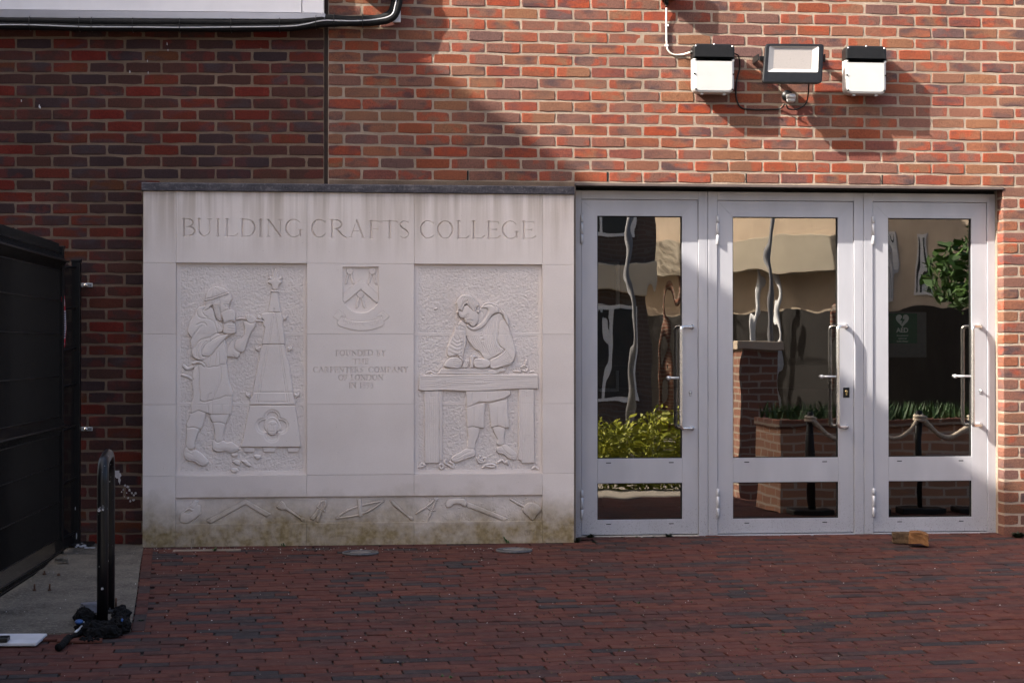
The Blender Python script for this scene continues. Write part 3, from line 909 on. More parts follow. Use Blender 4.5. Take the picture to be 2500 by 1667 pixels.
words = [
    ('inscription', 1, [('B', 445, 600), ('U', 602, 778), ('I', 805, 867), ('L', 898, 1047), ('D', 1068, 1242), ('I', 1257, 1322), ('N', 1345, 1527), ('G', 1543, 1732)], z1, 455, 637, 466, 650),
    ('inscription', 2, [('C', 1820, 1992), ('R', 2018, 2202), ('A', 2228, 2400)], z1, 466, 650, 473, 655),
    ('inscription', 3, [('C', 700, 864), ('O', 880, 1060), ('L', 1078, 1217), ('L', 1235, 1380), ('E', 1393, 1542), ('G', 1555, 1735), ('E', 1757, 1912)], z2, 470, 650, 476, 655)]
for nm, i, L, zf, ta, ba, tb, bb in words:
    zlo, zhi = zz(590, 582), zz(590, 530)
    xa = pp(zf(L[0][1], 0)[0] - 3, 560)[0]; xb = pp(zf(L[-1][2], 0)[0] + 4, 560)[0]
    if i == 2: xb = pp(1003, 560)[0]
    h = HM(0, 1, 0, 1, xs=fine(XA[i] + J, XA[i + 1] - J, xa, xb, 0.0013), zs=fine(Z1 + J, ZT - J, zlo, zhi, 0.0013))
    h.base = 0.0
    st = []
    x_first, x_last = L[0][1], L[-1][2]
    for ch, a, b in L:
        f = (a - x_first) / (x_last - x_first)
        t_, b_ = ta + (tb - ta) * f, ba + (bb - ba) * f
        p0 = zf(a, t_); p1 = zf(b, b_)
        st += letter_px(ch, p0[0], p1[0], p0[1], p1[1])
    if i == 2:
        for ch, a, b in [('F', 165, 292), ('T', 303, 477), ('S', 483, 602)]:
            p0 = z2(a, 470); p1 = z2(b, 647)
            st += letter_px(ch, p0[0], p1[0], p0[1], p1[1])
    h.vcut(st, 'inscription', 1.9)
    arris(h)
    h.build('stone_block', panel, M['stone'], smooth=False)

def e5(x, y): return 740 + x / 4.611, 630 + y / 4.611
# founding inscription block
h = HM(0, 1, 0, 1, xs=fine(XA[2] + J, XA[3] - J, pp(e5(105, 0)[0], 900)[0], pp(e5(1186, 0)[0], 900)[0], 0.0011), zs=fine(Z3 + J, Z2 - J, zz(880, e5(0, 1468)[1]), zz(880, e5(0, 1032)[1]), 0.0011))
h.base = 0.0
TK, TN = 0.092, 0.064
st = []
for txt, a, b, t_, bt in [('FOUNDED BY', 365, 932, 1040, 1100), ('THE', 558, 740, 1134, 1193), ("CARPENTERS' COMPANY", 110, 1182, 1226, 1286), ('OF LONDON', 396, 902, 1314, 1373), ('IN 1893', 515, 792, 1402, 1461)]:
    p0 = e5(a, t_); p1 = e5(b, bt); st += line_px(txt, p0[0], p1[0], p0[1], p1[1])
h.vcut(st, 'inscription', 2.4); arris(h)
h.build('stone_block', panel, M['stone'], smooth=False)

# date block
h = HM(0, 1, 0, 1, xs=fine(XA[3] + J, XA[4] - J, pp(1264, 1290)[0], pp(1310, 1290)[0], 0.0014), zs=fine(ZB, Z6, zz(1290, 1311), zz(1290, 1292), 0.0014))
h.base = 0.0
h.vcut(line_px('2001', 860 + 1780 / 4.3556, 860 + 1945 / 4.3556, 1190 + 455 / 4.3556, 1190 + 511 / 4.3556), 'inscription'); arris(h)
h.build('stone_block', panel, M['stone'], smooth=False)
TK, TN = 0.060, 0.024

# ---- shield and scroll block
h = HM(0, 1, 0, 1, xs=fine(XA[2] + J, XA[3] - J, pp(e5(315, 0)[0], 700)[0], pp(e5(985, 0)[0], 700)[0], 0.0016), zs=fine(Z2 + J, Z1 - J, zz(880, e5(0, 830)[1]), zz(880, e5(0, 88)[1]), 0.0016))
h.base = 0.0; h.conv = lambda x, y: pp(*e5(x, y))
sh = [(447, 100), (851, 100), (851, 470), (832, 520), (790, 570), (730, 608), (650, 620), (570, 608), (510, 570), (466, 520), (447, 470)]
h.shape(sh, -0.017, 'carved_shield', r=0.002, dip=0, sm=False)
# engrailed chevron standing back up to the face
top = []; bot = []
for k in range(0, 17):
    f = k / 16
    top.append((452 + 198 * f, 400 - 162 * f + (5 if k % 2 else -5)))
    bot.append((466 + 184 * f, 508 - 155 * f + (7 if k % 2 else -7)))
topr = [(1298 - x, y) for x, y in top[::-1]][1:]; botr = [(1298 - x, y) for x, y in bot[::-1]][1:]
h.shape(top + topr + [(851, 470), (832, 508)] + (bot + botr)[::-1] + [(447, 470)], 0.0085, 'carved_shield', r=0.002, dip=0.002, dw=0.003, sm=False, base=-0.013)
for (cx, cy, s_) in [(524, 148, 1.0), (779, 150, 1.0), (646, 408, 1.08)]:
    for sg in (-1, 1):
        h.shape([(cx + sg * 4 * s_, cy + 25 * s_), (cx + sg * 22 * s_, cy + 25 * s_), (cx + sg * 52 * s_, cy + 142 * s_), (cx + sg * 44 * s_, cy + 148 * s_), (cx + sg * 28 * s_, cy + 128 * s_)], 0.007, 'carved_shield', r=0.002, sm=False, base=-0.013)
    h.shape([(cx + 36 * s_ * math.cos(a), cy + 36 * s_ * math.sin(a)) for a in np.linspace(0, 2 * math.pi, 20)[:-1]], 0.009, 'carved_shield', r=0.003, sm=False, base=-0.013)
    h.groove([(cx + 19 * math.cos(a), cy + 19 * math.sin(a)) for a in np.linspace(0, 2 * math.pi, 16)[:-1]], 0.0025, 0.003, False, True)
    h.groove([(cx - 1, cy), (cx + 1, cy)], 0.003, 0.003, False)
# scroll
rib_t = [(412, 668), (480, 692), (560, 710), (650, 716), (740, 710), (820, 690), (885, 655)]
rib_b = [(905, 750), (840, 785), (750, 810), (650, 818), (550, 808), (460, 782), (390, 750)]
h.shape(rib_t + rib_b, 0.004, 'carved_scroll', r=0.003, dip=0.003, dw=0.006, base=0.0)
h.shape([(338, 660), (400, 590), (470, 640), (480, 665), (430, 650), (405, 715)], 0.0025, 'carved_scroll', r=0.003, dip=0.003, dw=0.005, base=0.0, sm=False)
h.shape([(968, 662), (900, 600), (835, 645), (830, 668), (885, 650), (900, 718)], 0.0025, 'carved_scroll', r=0.003, dip=0.003, dw=0.005, base=0.0, sm=False)
cs = []
TK, TN = 0.10, 0.06
for k, c in enumerate('HONOUR GOD'):
    if c == ' ': continue
    f = (k + 0.5) / 10; x = 440 + 430 * f; y = 765 - 55 * (2 * f - 1) ** 2 - 12
    w = 17 if c != 'U' else 16
    p0 = e5(x - w, y - 22); p1 = e5(x + w, y + 22)
    cs += letter_px(c, p0[0], p1[0], p0[1], p1[1])
h.base = 0.0035
h.vcut(cs, 'carved_scroll'); h.base = 0.0
TK, TN = 0.060, 0.024
arris(h)
h.build('stone_block', panel, M['stone'], smooth=False)

# ---- helpers for relief scenes
def blur(a, n):
    for _ in range(n):
        a = (a + np.roll(a, 1, 0) + np.roll(a, -1, 0) + np.roll(a, 1, 1) + np.roll(a, -1, 1)) / 5
    return a
def rough(h, mask, amp, seed):
    g_ = np.random.default_rng(seed)
    a = blur(g_.standard_normal(h.H.shape), 1); b = blur(g_.standard_normal(h.H.shape), 5)
    a /= a.std(); b /= b.std()
    h.H += mask * amp * (0.8 * a + 0.7 * b)
def ell(cx, cy, rx, ry, n=20, rot=0.0):
    return [(cx + rx * math.cos(a) * math.cos(rot) - ry * math.sin(a) * math.sin(rot), cy + rx * math.cos(a) * math.sin(rot) + ry * math.sin(a) * math.cos(rot)) for a in np.linspace(0, 2 * math.pi, n + 1)[:-1]]
def relief(i, seed, draw):
    h = HM(XA[i] + J, XA[i + 1] - J, Z4 + J, Z1 - J, 0.0024)
    h.base = -0.021; h.H[:] = h.base
    X, Z = np.meshgrid(h.xs, h.zs)
    m = 0.020
    mask = np.clip(np.minimum.reduce([X - h.xs[0] - m, h.xs[-1] - X - m, Z - h.zs[0] - m, h.zs[-1] - Z - m]) / 0.006, 0, 1)
    for zj in (Z2, Z3): mask *= np.clip((np.abs(Z - zj) - 0.007) / 0.004, 0, 1)
    rough(h, mask, 0.00085, seed)
    h.H -= 0.0016 * mask
    draw(h)
    for zj in (Z2, Z3): h.H -= 0.0012 * np.clip(1 - np.abs(Z - zj) / 0.003, 0, 1)
    h.build('stone_block', panel, M['stone'], splits=(Z3, Z2))
def za(x, y): return pp(420 + x / 5.6, 630 + y / 5.6)
def zb(x, y): return pp(420 + x / 5.406, 880 + y / 5.406)
def zc_(x, y): return pp(1000 + x / 5.6, 640 + y / 5.6)
def zd(x, y): return pp(1000 + x / 5.406, 880 + y / 5.406)

def crocket(h, cx, cy, s, label):
    """leafy hook on the edge of the spire; s = side (-1 left, +1 right)"""
    h.shape([(cx, cy + 50), (cx + s * 22, cy + 42), (cx + s * 55, cy + 22), (cx + s * 60, cy - 20), (cx + s * 48, cy - 42), (cx + s * 44, cy - 12), (cx + s * 28, cy - 34), (cx + s * 20, cy - 4), (cx + s * 2, cy - 20), (cx - s * 12, cy)], 0.011, label, r=0.006, dome=0.003, dr=0.01)
    h.groove([(cx + s * 4, cy + 26), (cx + s * 30, cy + 14), (cx + s * 44, cy - 12)], 0.004, 0.004)

def draw_mason(h):
    SP, MN = 'carved_spire', 'carved_mason'
    # ---------- spire
    h.conv = za
    for cx, cy, s in [(1515, 800, 1), (1225, 800, -1), (1190, 1225, -1), (1585, 1225, 1)]: crocket(h, cx, cy, s, SP)
    h.conv = zb
    for cx, cy, s in [(1028, 445, -1), (1622, 445, 1)]: crocket(h, cx, cy, s, SP)
    h.conv = za
    h.shape([(1410, 138), (1440, 190), (1455, 262), (1500, 232), (1490, 262), (1508, 275), (1488, 295), (1508, 332), (1455, 368), (1447, 432), (1368, 432), (1362, 368), (1303, 332), (1325, 295), (1306, 278), (1330, 262), (1310, 232), (1366, 262), (1378, 190)], 0.013, SP, dome=0.004, dr=0.02, sm=False)
    for s in (-1, 1):
        h.groove([(1410 + s * 45, 262), (1410 + s * 40, 300), (1410 + s * 70, 300), (1410 + s * 88, 282)], 0.005, 0.005)
        for q in range(4): h.groove([(1410, 185 + q * 26), (1410 + s * 26, 205 + q * 26)], 0.004, 0.003, False)
    h.groove([(1410, 160), (1410, 300)], 0.004, 0.003, False)
    h.shape([(1360, 470), (1447, 470), (1482, 742), (1310, 742)], 0.013, SP, sm=False)
    h.shape([(1352, 437), (1456, 437), (1462, 470), (1345, 470)], 0.017, SP, sm=False, r=0.006)
    h.shape([(1222, 760), (1308, 744), (1486, 744), (1520, 850), (1512, 880), (1545, 1182), (1228, 1182), (1268, 940), (1244, 922), (1242, 845), (1216, 805)], 0.014, SP, sm=False)
    P = [za(x, y) for x, y in [(1240, 1182), (1535, 1182), (1548, 1270), (1575, 1400)]] + [zb(x, y) for x, y in [(1536, 0), (1592, 392), (1600, 470), (1622, 520), (1624, 585), (1022, 585), (1028, 520), (1060, 470), (1066, 392), (1138, 0)]] + [za(x, y) for x, y in [(1190, 1400), (1200, 1290)]]
    h.conv = lambda x, y: (x, y)
    h.shape(P, 0.014, SP, sm=False)
    h.conv = za
    for g_ in ([(1312, 742), (1484, 742)], [(1236, 1182), (1540, 1182)]): h.groove(g_, 0.004, 0.004, False)
    for ax, bx, ax2 in ((1393, 1108, 1232), (1388, 1130, 1264), (1396, 1545, 1512), (1400, 1517, 1482)):
        y0 = 690 if ax in (1393, 1396) else 812
        h.conv = lambda x, y: (x, y)
        h.groove([za(ax, y0), zb(bx, 548)], 0.004, 0.0045, False)
    h.conv = zb
    h.groove([(1085, 418), (1592, 418)], 0.0045, 0.005, False); h.groove([(1130, 548), (1517, 548)], 0.004, 0.004, False)
    # quatrefoil base
    h.shape([(1022, 592), (1626, 592), (1702, 1143), (910, 1143)], 0.016, SP, sm=False, dip=0.004)
    for a, b in ((940, 1086), (1200, 1366), (1520, 1678)):
        h.shape([(a, 1152), (b, 1152), (b - 8, 1212), (a + 6, 1212)], 0.009, SP, sm=False)
    QF = 'carved_quatrefoil'
    def quat(r, o):
        out = []
        for ang, dx, dy in ((90, 0, -1), (0, 1, 0), (-90, 0, 1), (180, -1, 0)):
            out.append([(1320 + dx * o + r * math.cos(a), 865 + dy * o + r * math.sin(a)) for a in np.linspace(0, 2 * math.pi, 25)[:-1]])
        return out
    for r, o, lv in ((128, 112, 0.0135), (108, 112, 0.009), (80, 108, 0.003)):
        X, Z = np.meshgrid(h.xs, h.zs)
        for c in quat(r, o):
            q = h.dist(h.pts(c, True, False), True, 0.01)
            w, D, IN = q
            h.H[w] = np.where(IN, np.minimum(h.H[w], h.base + lv), h.H[w]); h.L[w] = np.where(IN, h.lab(QF), h.L[w])
    FM = 'carved_face'
    h.shape([(1215, 870), (1225, 800), (1270, 755), (1325, 742), (1385, 770), (1425, 840), (1440, 900), (1395, 930), (1250, 930)], 0.010, FM, base=h.base + 0.002)
    h.shape([(1258, 850), (1275, 810), (1320, 792), (1370, 808), (1392, 860), (1385, 930), (1360, 975), (1320, 988), (1278, 972), (1255, 920)], 0.014, FM, dome=0.004, dr=0.02, base=h.base + 0.002)
    for s in (-1, 1):
        h.groove([(1322 + s * 16, 850), (1322 + s * 34, 838), (1322 + s * 54, 848)], 0.004, 0.004)
        h.groove([(1322 + s * 18, 858), (1322 + s * 52, 860)], 0.003, 0.003)
        h.groove([(1322 + s * 8, 850), (1322 + s * 10, 900), (1322 + s * 16, 908)], 0.003, 0.003)
    h.groove([(1292, 940), (1320, 934), (1348, 940)], 0.0035, 0.0045); h.groove([(1296, 956), (1320, 962), (1345, 956)], 0.003, 0.003)
    h.groove([(1262, 812), (1310, 768), (1375, 800), (1400, 860)], 0.004, 0.004)
    # ---------- chips on the floor
    for c in ([(775, 1240), (800, 1275), (860, 1262), (866, 1230), (835, 1225)], [(790, 1335), (840, 1305), (900, 1330), (890, 1388), (840, 1375)], [(905, 1320), (985, 1318), (1045, 1385), (1010, 1400), (960, 1370)],
              [(1072, 1260), (1110, 1240), (1170, 1255), (1175, 1285), (1115, 1310)], [(765, 1440), (800, 1418), (860, 1425), (878, 1455), (845, 1482), (790, 1478)]):
        h.shape(c, 0.010, 'carved_stone_chip#%d' % c[0][0], sm=False, dome=0.003, dr=0.02)
    # ---------- mason: legs
    h.shape([(520, 700), (738, 705), (724, 800), (706, 846), (690, 900), (670, 1000), (668, 1070), (572, 1075), (560, 960), (545, 870), (535, 830), (505, 780)], 0.010, MN, dome=0.004, dr=0.03)
    h.shape([(545, 1052), (600, 1085), (668, 1060), (720, 1085), (780, 1075), (840, 1115), (886, 1160), (860, 1192), (770, 1216), (690, 1190), (640, 1208), (570, 1196), (530, 1162), (528, 1110)], 0.012, MN, dome=0.003, dr=0.03)
    h.groove([(545, 1150), (590, 1180), (690, 1178), (770, 1200), (875, 1172)], 0.004, 0.003)
    h.groove([(510, 785), (540, 822), (620, 815), (700, 842)], 0.006, 0.006)
    h.shape([(250, 695), (345, 652), (440, 690), (430, 760), (402, 870), (366, 916), (340, 960), (302, 1080), (292, 1160), (185, 1160), (186, 1020), (188, 905), (180, 850), (215, 770)], 0.011, MN, dome=0.004, dr=0.03)
    h.shape([(185, 1140), (240, 1200), (300, 1180), (370, 1215), (430, 1270), (474, 1330), (465, 1368), (410, 1392), (340, 1372), (290, 1332), (230, 1326), (180, 1302), (154, 1260), (158, 1190)], 0.013, MN, dome=0.003, dr=0.03)
    h.groove([(160, 1265), (230, 1305), (300, 1315), (370, 1360), (440, 1375)], 0.004, 0.003)
    h.groove([(183, 860), (210, 892), (290, 880), (362, 915)], 0.006, 0.006)
    h.groove([(190, 1210), (250, 1235), (275, 1250)], 0.004, 0.003)
    # skirt and apron
    h.shape([(300, 60), (262, 200), (262, 300), (272, 400), (272, 500), (246, 590), (246, 702), (345, 655), (440, 692), (520, 712), (772, 714), (792, 590), (800, 470), (798, 420), (745, 260), (725, 100), (715, -10), (400, 20)], 0.014, MN, dome=0.003, dr=0.04, sm=False)
    h.shape([(345, 70), (358, 260), (362, 440), (370, 530), (430, 548), (535, 520), (640, 495), (690, 465), (798, 470), (745, 260), (722, 60), (700, -20), (420, 10)], 0.0175, MN, dome=0.002, dr=0.05, sm=False)
    for g_ in ([(348, 80), (355, 230), (352, 330), (365, 435)], [(638, 80), (640, 250), (590, 380), (540, 505)], [(450, 540), (480, 460), (515, 430)], [(525, 520), (525, 705)], [(470, 590), (475, 700)], [(660, 590), (665, 710)], [(740, 700), (765, 500)], [(370, 530), (430, 548), (535, 520)]):
        h.groove(g_, 0.005, 0.004)
    # apron ribbons
    h.ridge([(330, 45), (260, 90), (200, 110), (150, 70)], 0.010, 0.010, MN)
    h.ridge([(262, 250), (210, 215), (135, 190)], 0.008, 0.009, MN)
    # torso
    h.conv = za
    h.shape([(480, 1090), (600, 1020), (700, 1080), (742, 1200), (752, 1330), (742, 1440), (690, 1462), (660, 1455), (620, 1485), (560, 1478), (505, 1497), (440, 1465), (400, 1425), (420, 1330)], 0.018, MN, dome=0.004, dr=0.05)
    for g_ in ([(690, 1140), (720, 1250), (715, 1400)], [(600, 1300), (580, 1470)], [(640, 1280), (640, 1440)], [(520, 1360), (500, 1480)]): h.groove(g_, 0.005, 0.003)
    h.ridge([(290, 1440), (340, 1420), (400, 1432), (440, 1470)], 0.010, 0.022, MN)
    # far sleeve and arm
    h.shape([(742, 1340), (755, 1240), (800, 1150), (870, 1092), (935, 1090), (930, 1290), (895, 1362), (850, 1356), (800, 1352)], 0.013, MN, dome=0.003, dr=0.03)
    for g_ in ([(870, 1130), (850, 1190), (855, 1260), (925, 1300)], [(840, 1150), (870, 1110), (920, 1095)], [(830, 1330), (860, 1350)]): h.groove(g_, 0.005, 0.004)
    h.shape([(975, 870), (992, 960), (985, 1040), (950, 1090), (885, 1122), (856, 1180), (860, 1242), (932, 1287), (982, 1276), (1012, 1200), (1050, 1090), (1085, 1010), (1132, 940), (1147, 872), (1100, 880), (1040, 868)], 0.015, MN, dome=0.004, dr=0.03)
    h.ridge([(890, 835), (950, 822), (1060, 840), (1130, 850), (1242, 862)], 0.006, 0.012, 'carved_chisel')
    h.shape([(1000, 820), (1015, 780), (1050, 768), (1112, 788), (1142, 832), (1130, 872), (1080, 892), (1030, 868)], 0.017, MN, dome=0.002, dr=0.02)
    for q in range(4): h.groove([(1025 + q * 26, 775 + q * 4), (1015 + q * 28, 840 + q * 6)], 0.0035, 0.004)
    # cape and hood
    h.shape([(335, 700), (300, 790), (245, 860), (222, 930), (207, 1000), (228, 1045), (262, 1097), (246, 1130), (255, 1200), (272, 1242), (330, 1200), (420, 1110), (500, 1095), (600, 1030), (690, 1000), (690, 900), (600, 840), (560, 700), (460, 650), (390, 665)], 0.018, MN, dome=0.005, dr=0.06)
    for g_ in ([(262, 1097), (300, 1040), (350, 985), (402, 925)], [(335, 915), (400, 885), (450, 893), (470, 922)], [(615, 1028), (590, 920), (560, 860), (480, 830), (400, 822), (350, 790), (335, 730)], [(480, 810), (430, 770), (412, 720), (440, 690)],
                [(600, 850), (640, 900), (690, 960)], [(620, 880), (625, 930)]): h.groove(g_, 0.006, 0.005)
    # near sleeve, forearm, fist and mallet
    h.shape([(270, 1240), (320, 1200), (350, 1150), (420, 1110), (500, 1092), (512, 1112), (520, 1250), (482, 1347), (440, 1392), (400, 1402), (330, 1382), (285, 1352), (266, 1310)], 0.021, MN, dome=0.004, dr=0.03)
    for g_ in ([(420, 1130), (370, 1190), (350, 1280), (370, 1380)], [(470, 1140), (410, 1200), (395, 1290), (420, 1340)], [(350, 1160), (320, 1250), (330, 1340)]): h.groove(g_, 0.006, 0.005)
    h.shape([(405, 1330), (415, 1250), (470, 1170), (560, 1110), (640, 1070), (730, 1042), (822, 1036), (770, 1062), (700, 1132), (620, 1222), (530, 1330), (480, 1346)], 0.024, MN, dome=0.004, dr=0.025)
    h.shape([(700, 960), (708, 895), (790, 865), (838, 880), (862, 920), (874, 1000), (845, 1032), (760, 1042), (700, 1020)], 0.024, MN, dome=0.003, dr=0.02)
    for q in range(4): h.groove([(760, 890 + q * 34), (860, 905 + q * 32)], 0.0035, 0.004)
    # head
    h.shape([(456, 584), (540, 566), (640, 528), (740, 488), (792, 490), (820, 545), (808, 585), (790, 625), (775, 662), (772, 705), (700, 735), (685, 790), (670, 855), (612, 838), (582, 765), (570, 690), (545, 640), (500, 690), (432, 722), (455, 660)], 0.021, MN, dome=0.004, dr=0.03)
    for q in range(11):
        y = 640 + q * 19
        h.groove([(572 + q * 3, y), (600 + q * 3, y + 14), (630 + q * 4, y + 4), (652 + q * 2, y + 12)], 0.004, 0.005)
    for q in range(9): h.groove([(470 + q * 22, 585 - q * 6), (462 + q * 22, 622 - q * 6), (476 + q * 22, 650 - q * 8)], 0.004, 0.0045)
    for q in range(6): h.groove([(700 + q * 18, 505), (716 + q * 18, 530), (706 + q * 18, 556)], 0.004, 0.004)
    h.groove([(652, 600), (642, 680), (660, 750)], 0.005, 0.004)
    h.groove([(705, 640), (740, 628), (770, 640)], 0.005, 0.005); h.groove([(718, 655), (745, 668), (752, 650)], 0.004, 0.004); h.groove([(720, 610), (770, 600)], 0.004, 0.003)
    h.shape([(455, 580), (460, 520), (490, 450), (540, 405), (600, 390), (660, 396), (722, 420), (757, 455), (768, 480), (700, 505), (620, 540), (540, 565)], 0.023, MN, dome=0.004, dr=0.04)
    for g_ in ([(590, 410), (548, 470), (538, 540)], [(590, 410), (650, 455), (672, 480)], [(590, 410), (600, 500)]): h.groove(g_, 0.004, 0.0035)
    h.ridge([(456, 574), (540, 560), (640, 525), (768, 476)], 0.006, 0.028, MN, sm=True)
    h.shape([(660, 756), (700, 728), (760, 705), (820, 706), (867, 730), (864, 800), (862, 872), (790, 862), (710, 900), (690, 830)], 0.028, 'carved_mallet', dip=0.005, sm=False)
    h.groove([(705, 888), (790, 852), (860, 862)], 0.004, 0.004)

relief(1, 3, draw_mason)

def draw_carpenter(h):
    CP, BN = 'carved_carpenter', 'carved_workbench'
    h.conv = zd
    # legs and feet
    h.shape([(770, 880), (912, 880), (910, 1000), (872, 1080), (856, 1180), (768, 1165), (775, 1010)], 0.010, CP, dome=0.004, dr=0.03)
    h.shape([(742, 1165), (800, 1170), (862, 1180), (864, 1256), (760, 1296), (640, 1342), (585, 1342), (553, 1312), (580, 1260), (680, 1205)], 0.013, CP, dome=0.003, dr=0.03)
    h.groove([(570, 1290), (640, 1280), (740, 1225), (800, 1195)], 0.004, 0.004); h.groove([(640, 1310), (760, 1270), (862, 1235)], 0.004, 0.003)
    h.shape([(1108, 875), (1256, 885), (1252, 1000), (1247, 1110), (1150, 1110), (1160, 1040), (1120, 960)], 0.010, CP, dome=0.004, dr=0.03)
    h.shape([(1148, 1160), (1200, 1132), (1270, 1108), (1340, 1160), (1408, 1218), (1420, 1270), (1392, 1312), (1310, 1292), (1240, 1240), (1190, 1232), (1153, 1202)], 0.013, CP, dome=0.003, dr=0.03)
    h.groove([(1215, 1135), (1270, 1200), (1340, 1255), (1405, 1245)], 0.004, 0.004); h.groove([(1165, 1195), (1240, 1215), (1310, 1270), (1390, 1290)], 0.004, 0.003)
    # shorts
    h.shape([(752, 600), (1002, 555), (992, 700), (986, 893), (930, 890), (832, 870), (764, 886), (750, 700)], 0.014, CP, sm=False, dome=0.003, dr=0.04)
    h.shape([(1042, 570), (1292, 510), (1302, 700), (1320, 886), (1250, 890), (1170, 860), (1076, 886), (1058, 740)], 0.014, CP, sm=False, dome=0.003, dr=0.04)
    for g_ in ([(850, 620), (842, 860)], [(1160, 620), (1150, 850)], [(940, 700), (935, 880)], [(1250, 640), (1262, 870)]): h.groove(g_, 0.005, 0.0025)
    h.shape([(745, 405), (1330, 398), (1342, 440), (1272, 492), (1170, 525), (1050, 550), (920, 545), (830, 592), (755, 622), (748, 560)], 0.017, CP, sm=False)
    for g_ in ([(820, 410), (825, 560)], [(1015, 405), (1025, 500)], [(1175, 405), (1180, 510)], [(1300, 402), (1310, 440)]): h.groove(g_, 0.005, 0.003)
    # bench legs
    h.shape([(385, 400), (432, 396), (436, 1308), (395, 1325)], 0.008, BN, sm=False)
    h.shape([(193, 405), (388, 400), (392, 1354), (205, 1356)], 0.013, BN, sm=False)
    h.shape([(1444, 378), (1646, 376), (1652, 1352), (1482, 1360), (1475, 1322), (1440, 1314)], 0.013, BN, sm=False)
    g2 = np.random.default_rng(5)
    for q in range(7):
        x = 215 + q * 25; h.groove([(x, 420), (x + g2.uniform(-8, 8), 800), (x + g2.uniform(-6, 6), 1340)], 0.0035, 0.0018)
        x = 1462 + q * 27; h.groove([(x, 400), (x + g2.uniform(-8, 8), 800), (x + g2.uniform(-6, 6), 1340)], 0.0035, 0.0018)
    for x0 in (275, 1540):
        h.groove([(x0, 420), (x0, 478), (x0 + 48, 478), (x0 + 48, 420)], 0.0035, 0.003, False)
    for cx in (320, 1560):
        for r in (14, 28, 44): h.groove([(cx + r * math.cos(a), 830 + (220 if cx > 900 else 0) + 1.4 * r * math.sin(a)) for a in np.linspace(2.2, 5.5, 8)], 0.0035, 0.002)
    # bench top
    h.shape([(128, 215), (150, 195), (345, 186), (1000, 184), (1690, 180), (1697, 280), (1702, 371), (1440, 376), (1250, 386), (1100, 396), (750, 407), (450, 391), (200, 403), (120, 391)], 0.019, BN, sm=False, dip=0.004)
    for q in range(9):
        y = 218 + q * 19
        line = []
        for x in range(150, 1690, 45):
            d1 = (y - 285) / 50; d2 = (y - 290) / 45
            off = 26 * math.copysign(1, d1 + 0.01) * math.exp(-((x - 440) / 75) ** 2) * math.exp(-abs(d1)) + 22 * math.copysign(1, d2 + 0.01) * math.exp(-((x - 920) / 110) ** 2) * math.exp(-abs(d2)) + 8 * math.sin(x / 190 + q)
            line.append((x, y + off))
        h.groove(line, 0.0035, 0.0028)
    for cx, r1, r2 in ((440, 32, 26), (920, 70, 30), (920, 38, 16), (440, 16, 13)): h.groove(ell(cx, 288, r1, r2), 0.0035, 0.0028, True, True)
    # shavings
    for P in ([(890, 1290), (930, 1350), (960, 1300), (1010, 1290), (985, 1340), (920, 1345)], [(970, 1410), (1010, 1380), (1080, 1370), (1130, 1385), (1100, 1408), (1020, 1395)], [(1170, 1350), (1220, 1315), (1260, 1350), (1300, 1325), (1300, 1365)],
              [(390, 1390), (420, 1430), (450, 1400), (420, 1370), (395, 1380)], [(480, 1310), (470, 1350), (530, 1390), (570, 1415), (580, 1370), (530, 1340)], [(130, 1410), (180, 1395), (205, 1380), (160, 1360), (140, 1390)], [(1620, 1430), (1660, 1405), (1700, 1432)],
              [(930, 1260), (925, 1310), (970, 1330)]):
        h.ridge(P, 0.007, 0.012, 'carved_shaving#%d' % P[0][0])
    h.conv = zc_
    for P in ([(230, 1520), (280, 1495), (340, 1520), (300, 1535)], [(1430, 1490), (1470, 1490), (1520, 1495)], [(1530, 1440), (1570, 1410), (1620, 1440), (1600, 1490), (1550, 1480)], [(1600, 1345), (1590, 1400)], [(1650, 1500), (1700, 1490)], [(350, 640), (372, 630)]):
        h.ridge(P, 0.006, 0.009, 'carved_shaving#%d' % (P[0][0] + 5000))
    # hand plane
    h.shape([(370, 1532), (405, 1500), (430, 1455), (560, 1450), (1100, 1452), (1180, 1480), (1250, 1455), (1320, 1462), (1300, 1500), (1240, 1500), (1185, 1534)], 0.014, 'carved_plane', sm=False)
    h.groove([(445, 1500), (1040, 1502), (1110, 1470)], 0.004, 0.004, False)
    # torso
    h.shape([(700, 800), (790, 860), (880, 930), (980, 895), (1100, 760), (1230, 695), (1290, 780), (1345, 860), (1385, 980), (1412, 1080), (1390, 1210), (1250, 1250), (1100, 1330), (1040, 1345), (960, 1225), (880, 1180), (800, 1070), (770, 1000), (620, 960), (640, 880)], 0.016, CP, dome=0.006, dr=0.06)
    for q in range(12):
        x = 960 + q * 28
        h.groove([(x + 40, max(720, 905 - q * 22)), (x + 10, 1000), (x + 20, 1120), (x + 60, 1230)], 0.005, 0.0028)
    for q in range(6): h.groove([(800 + q * 26, 1010), (830 + q * 28, 1100), (880 + q * 30, 1170), (960 + q * 28, 1240 + q * 6)], 0.005, 0.003)
    for x, y in ((968, 945), (985, 1015), (1000, 1066)): h.groove([(x - 10, y + 4), (x + 12, y - 4)], 0.005, 0.006, False)
    # arms
    h.shape([(640, 868), (752, 895), (772, 990), (782, 1090), (752, 1180), (732, 1280), (722, 1345), (690, 1305), (640, 1272), (560, 1292), (520, 1272), (514, 1180), (540, 1100), (590, 1000), (612, 940)], 0.019, CP, dome=0.004, dr=0.04)
    for q in range(5):
        y = 1020 + q * 50; h.groove([(600 - q * 18, y), (650, y + 50), (720, y + 20)], 0.005, 0.0035)
    for g_ in ([(640, 885), (640, 920), (750, 930)], [(690, 890), (695, 930)], [(660, 1000), (700, 1100), (690, 1250)], [(720, 990), (745, 1090), (715, 1240)]): h.groove(g_, 0.005, 0.0035)
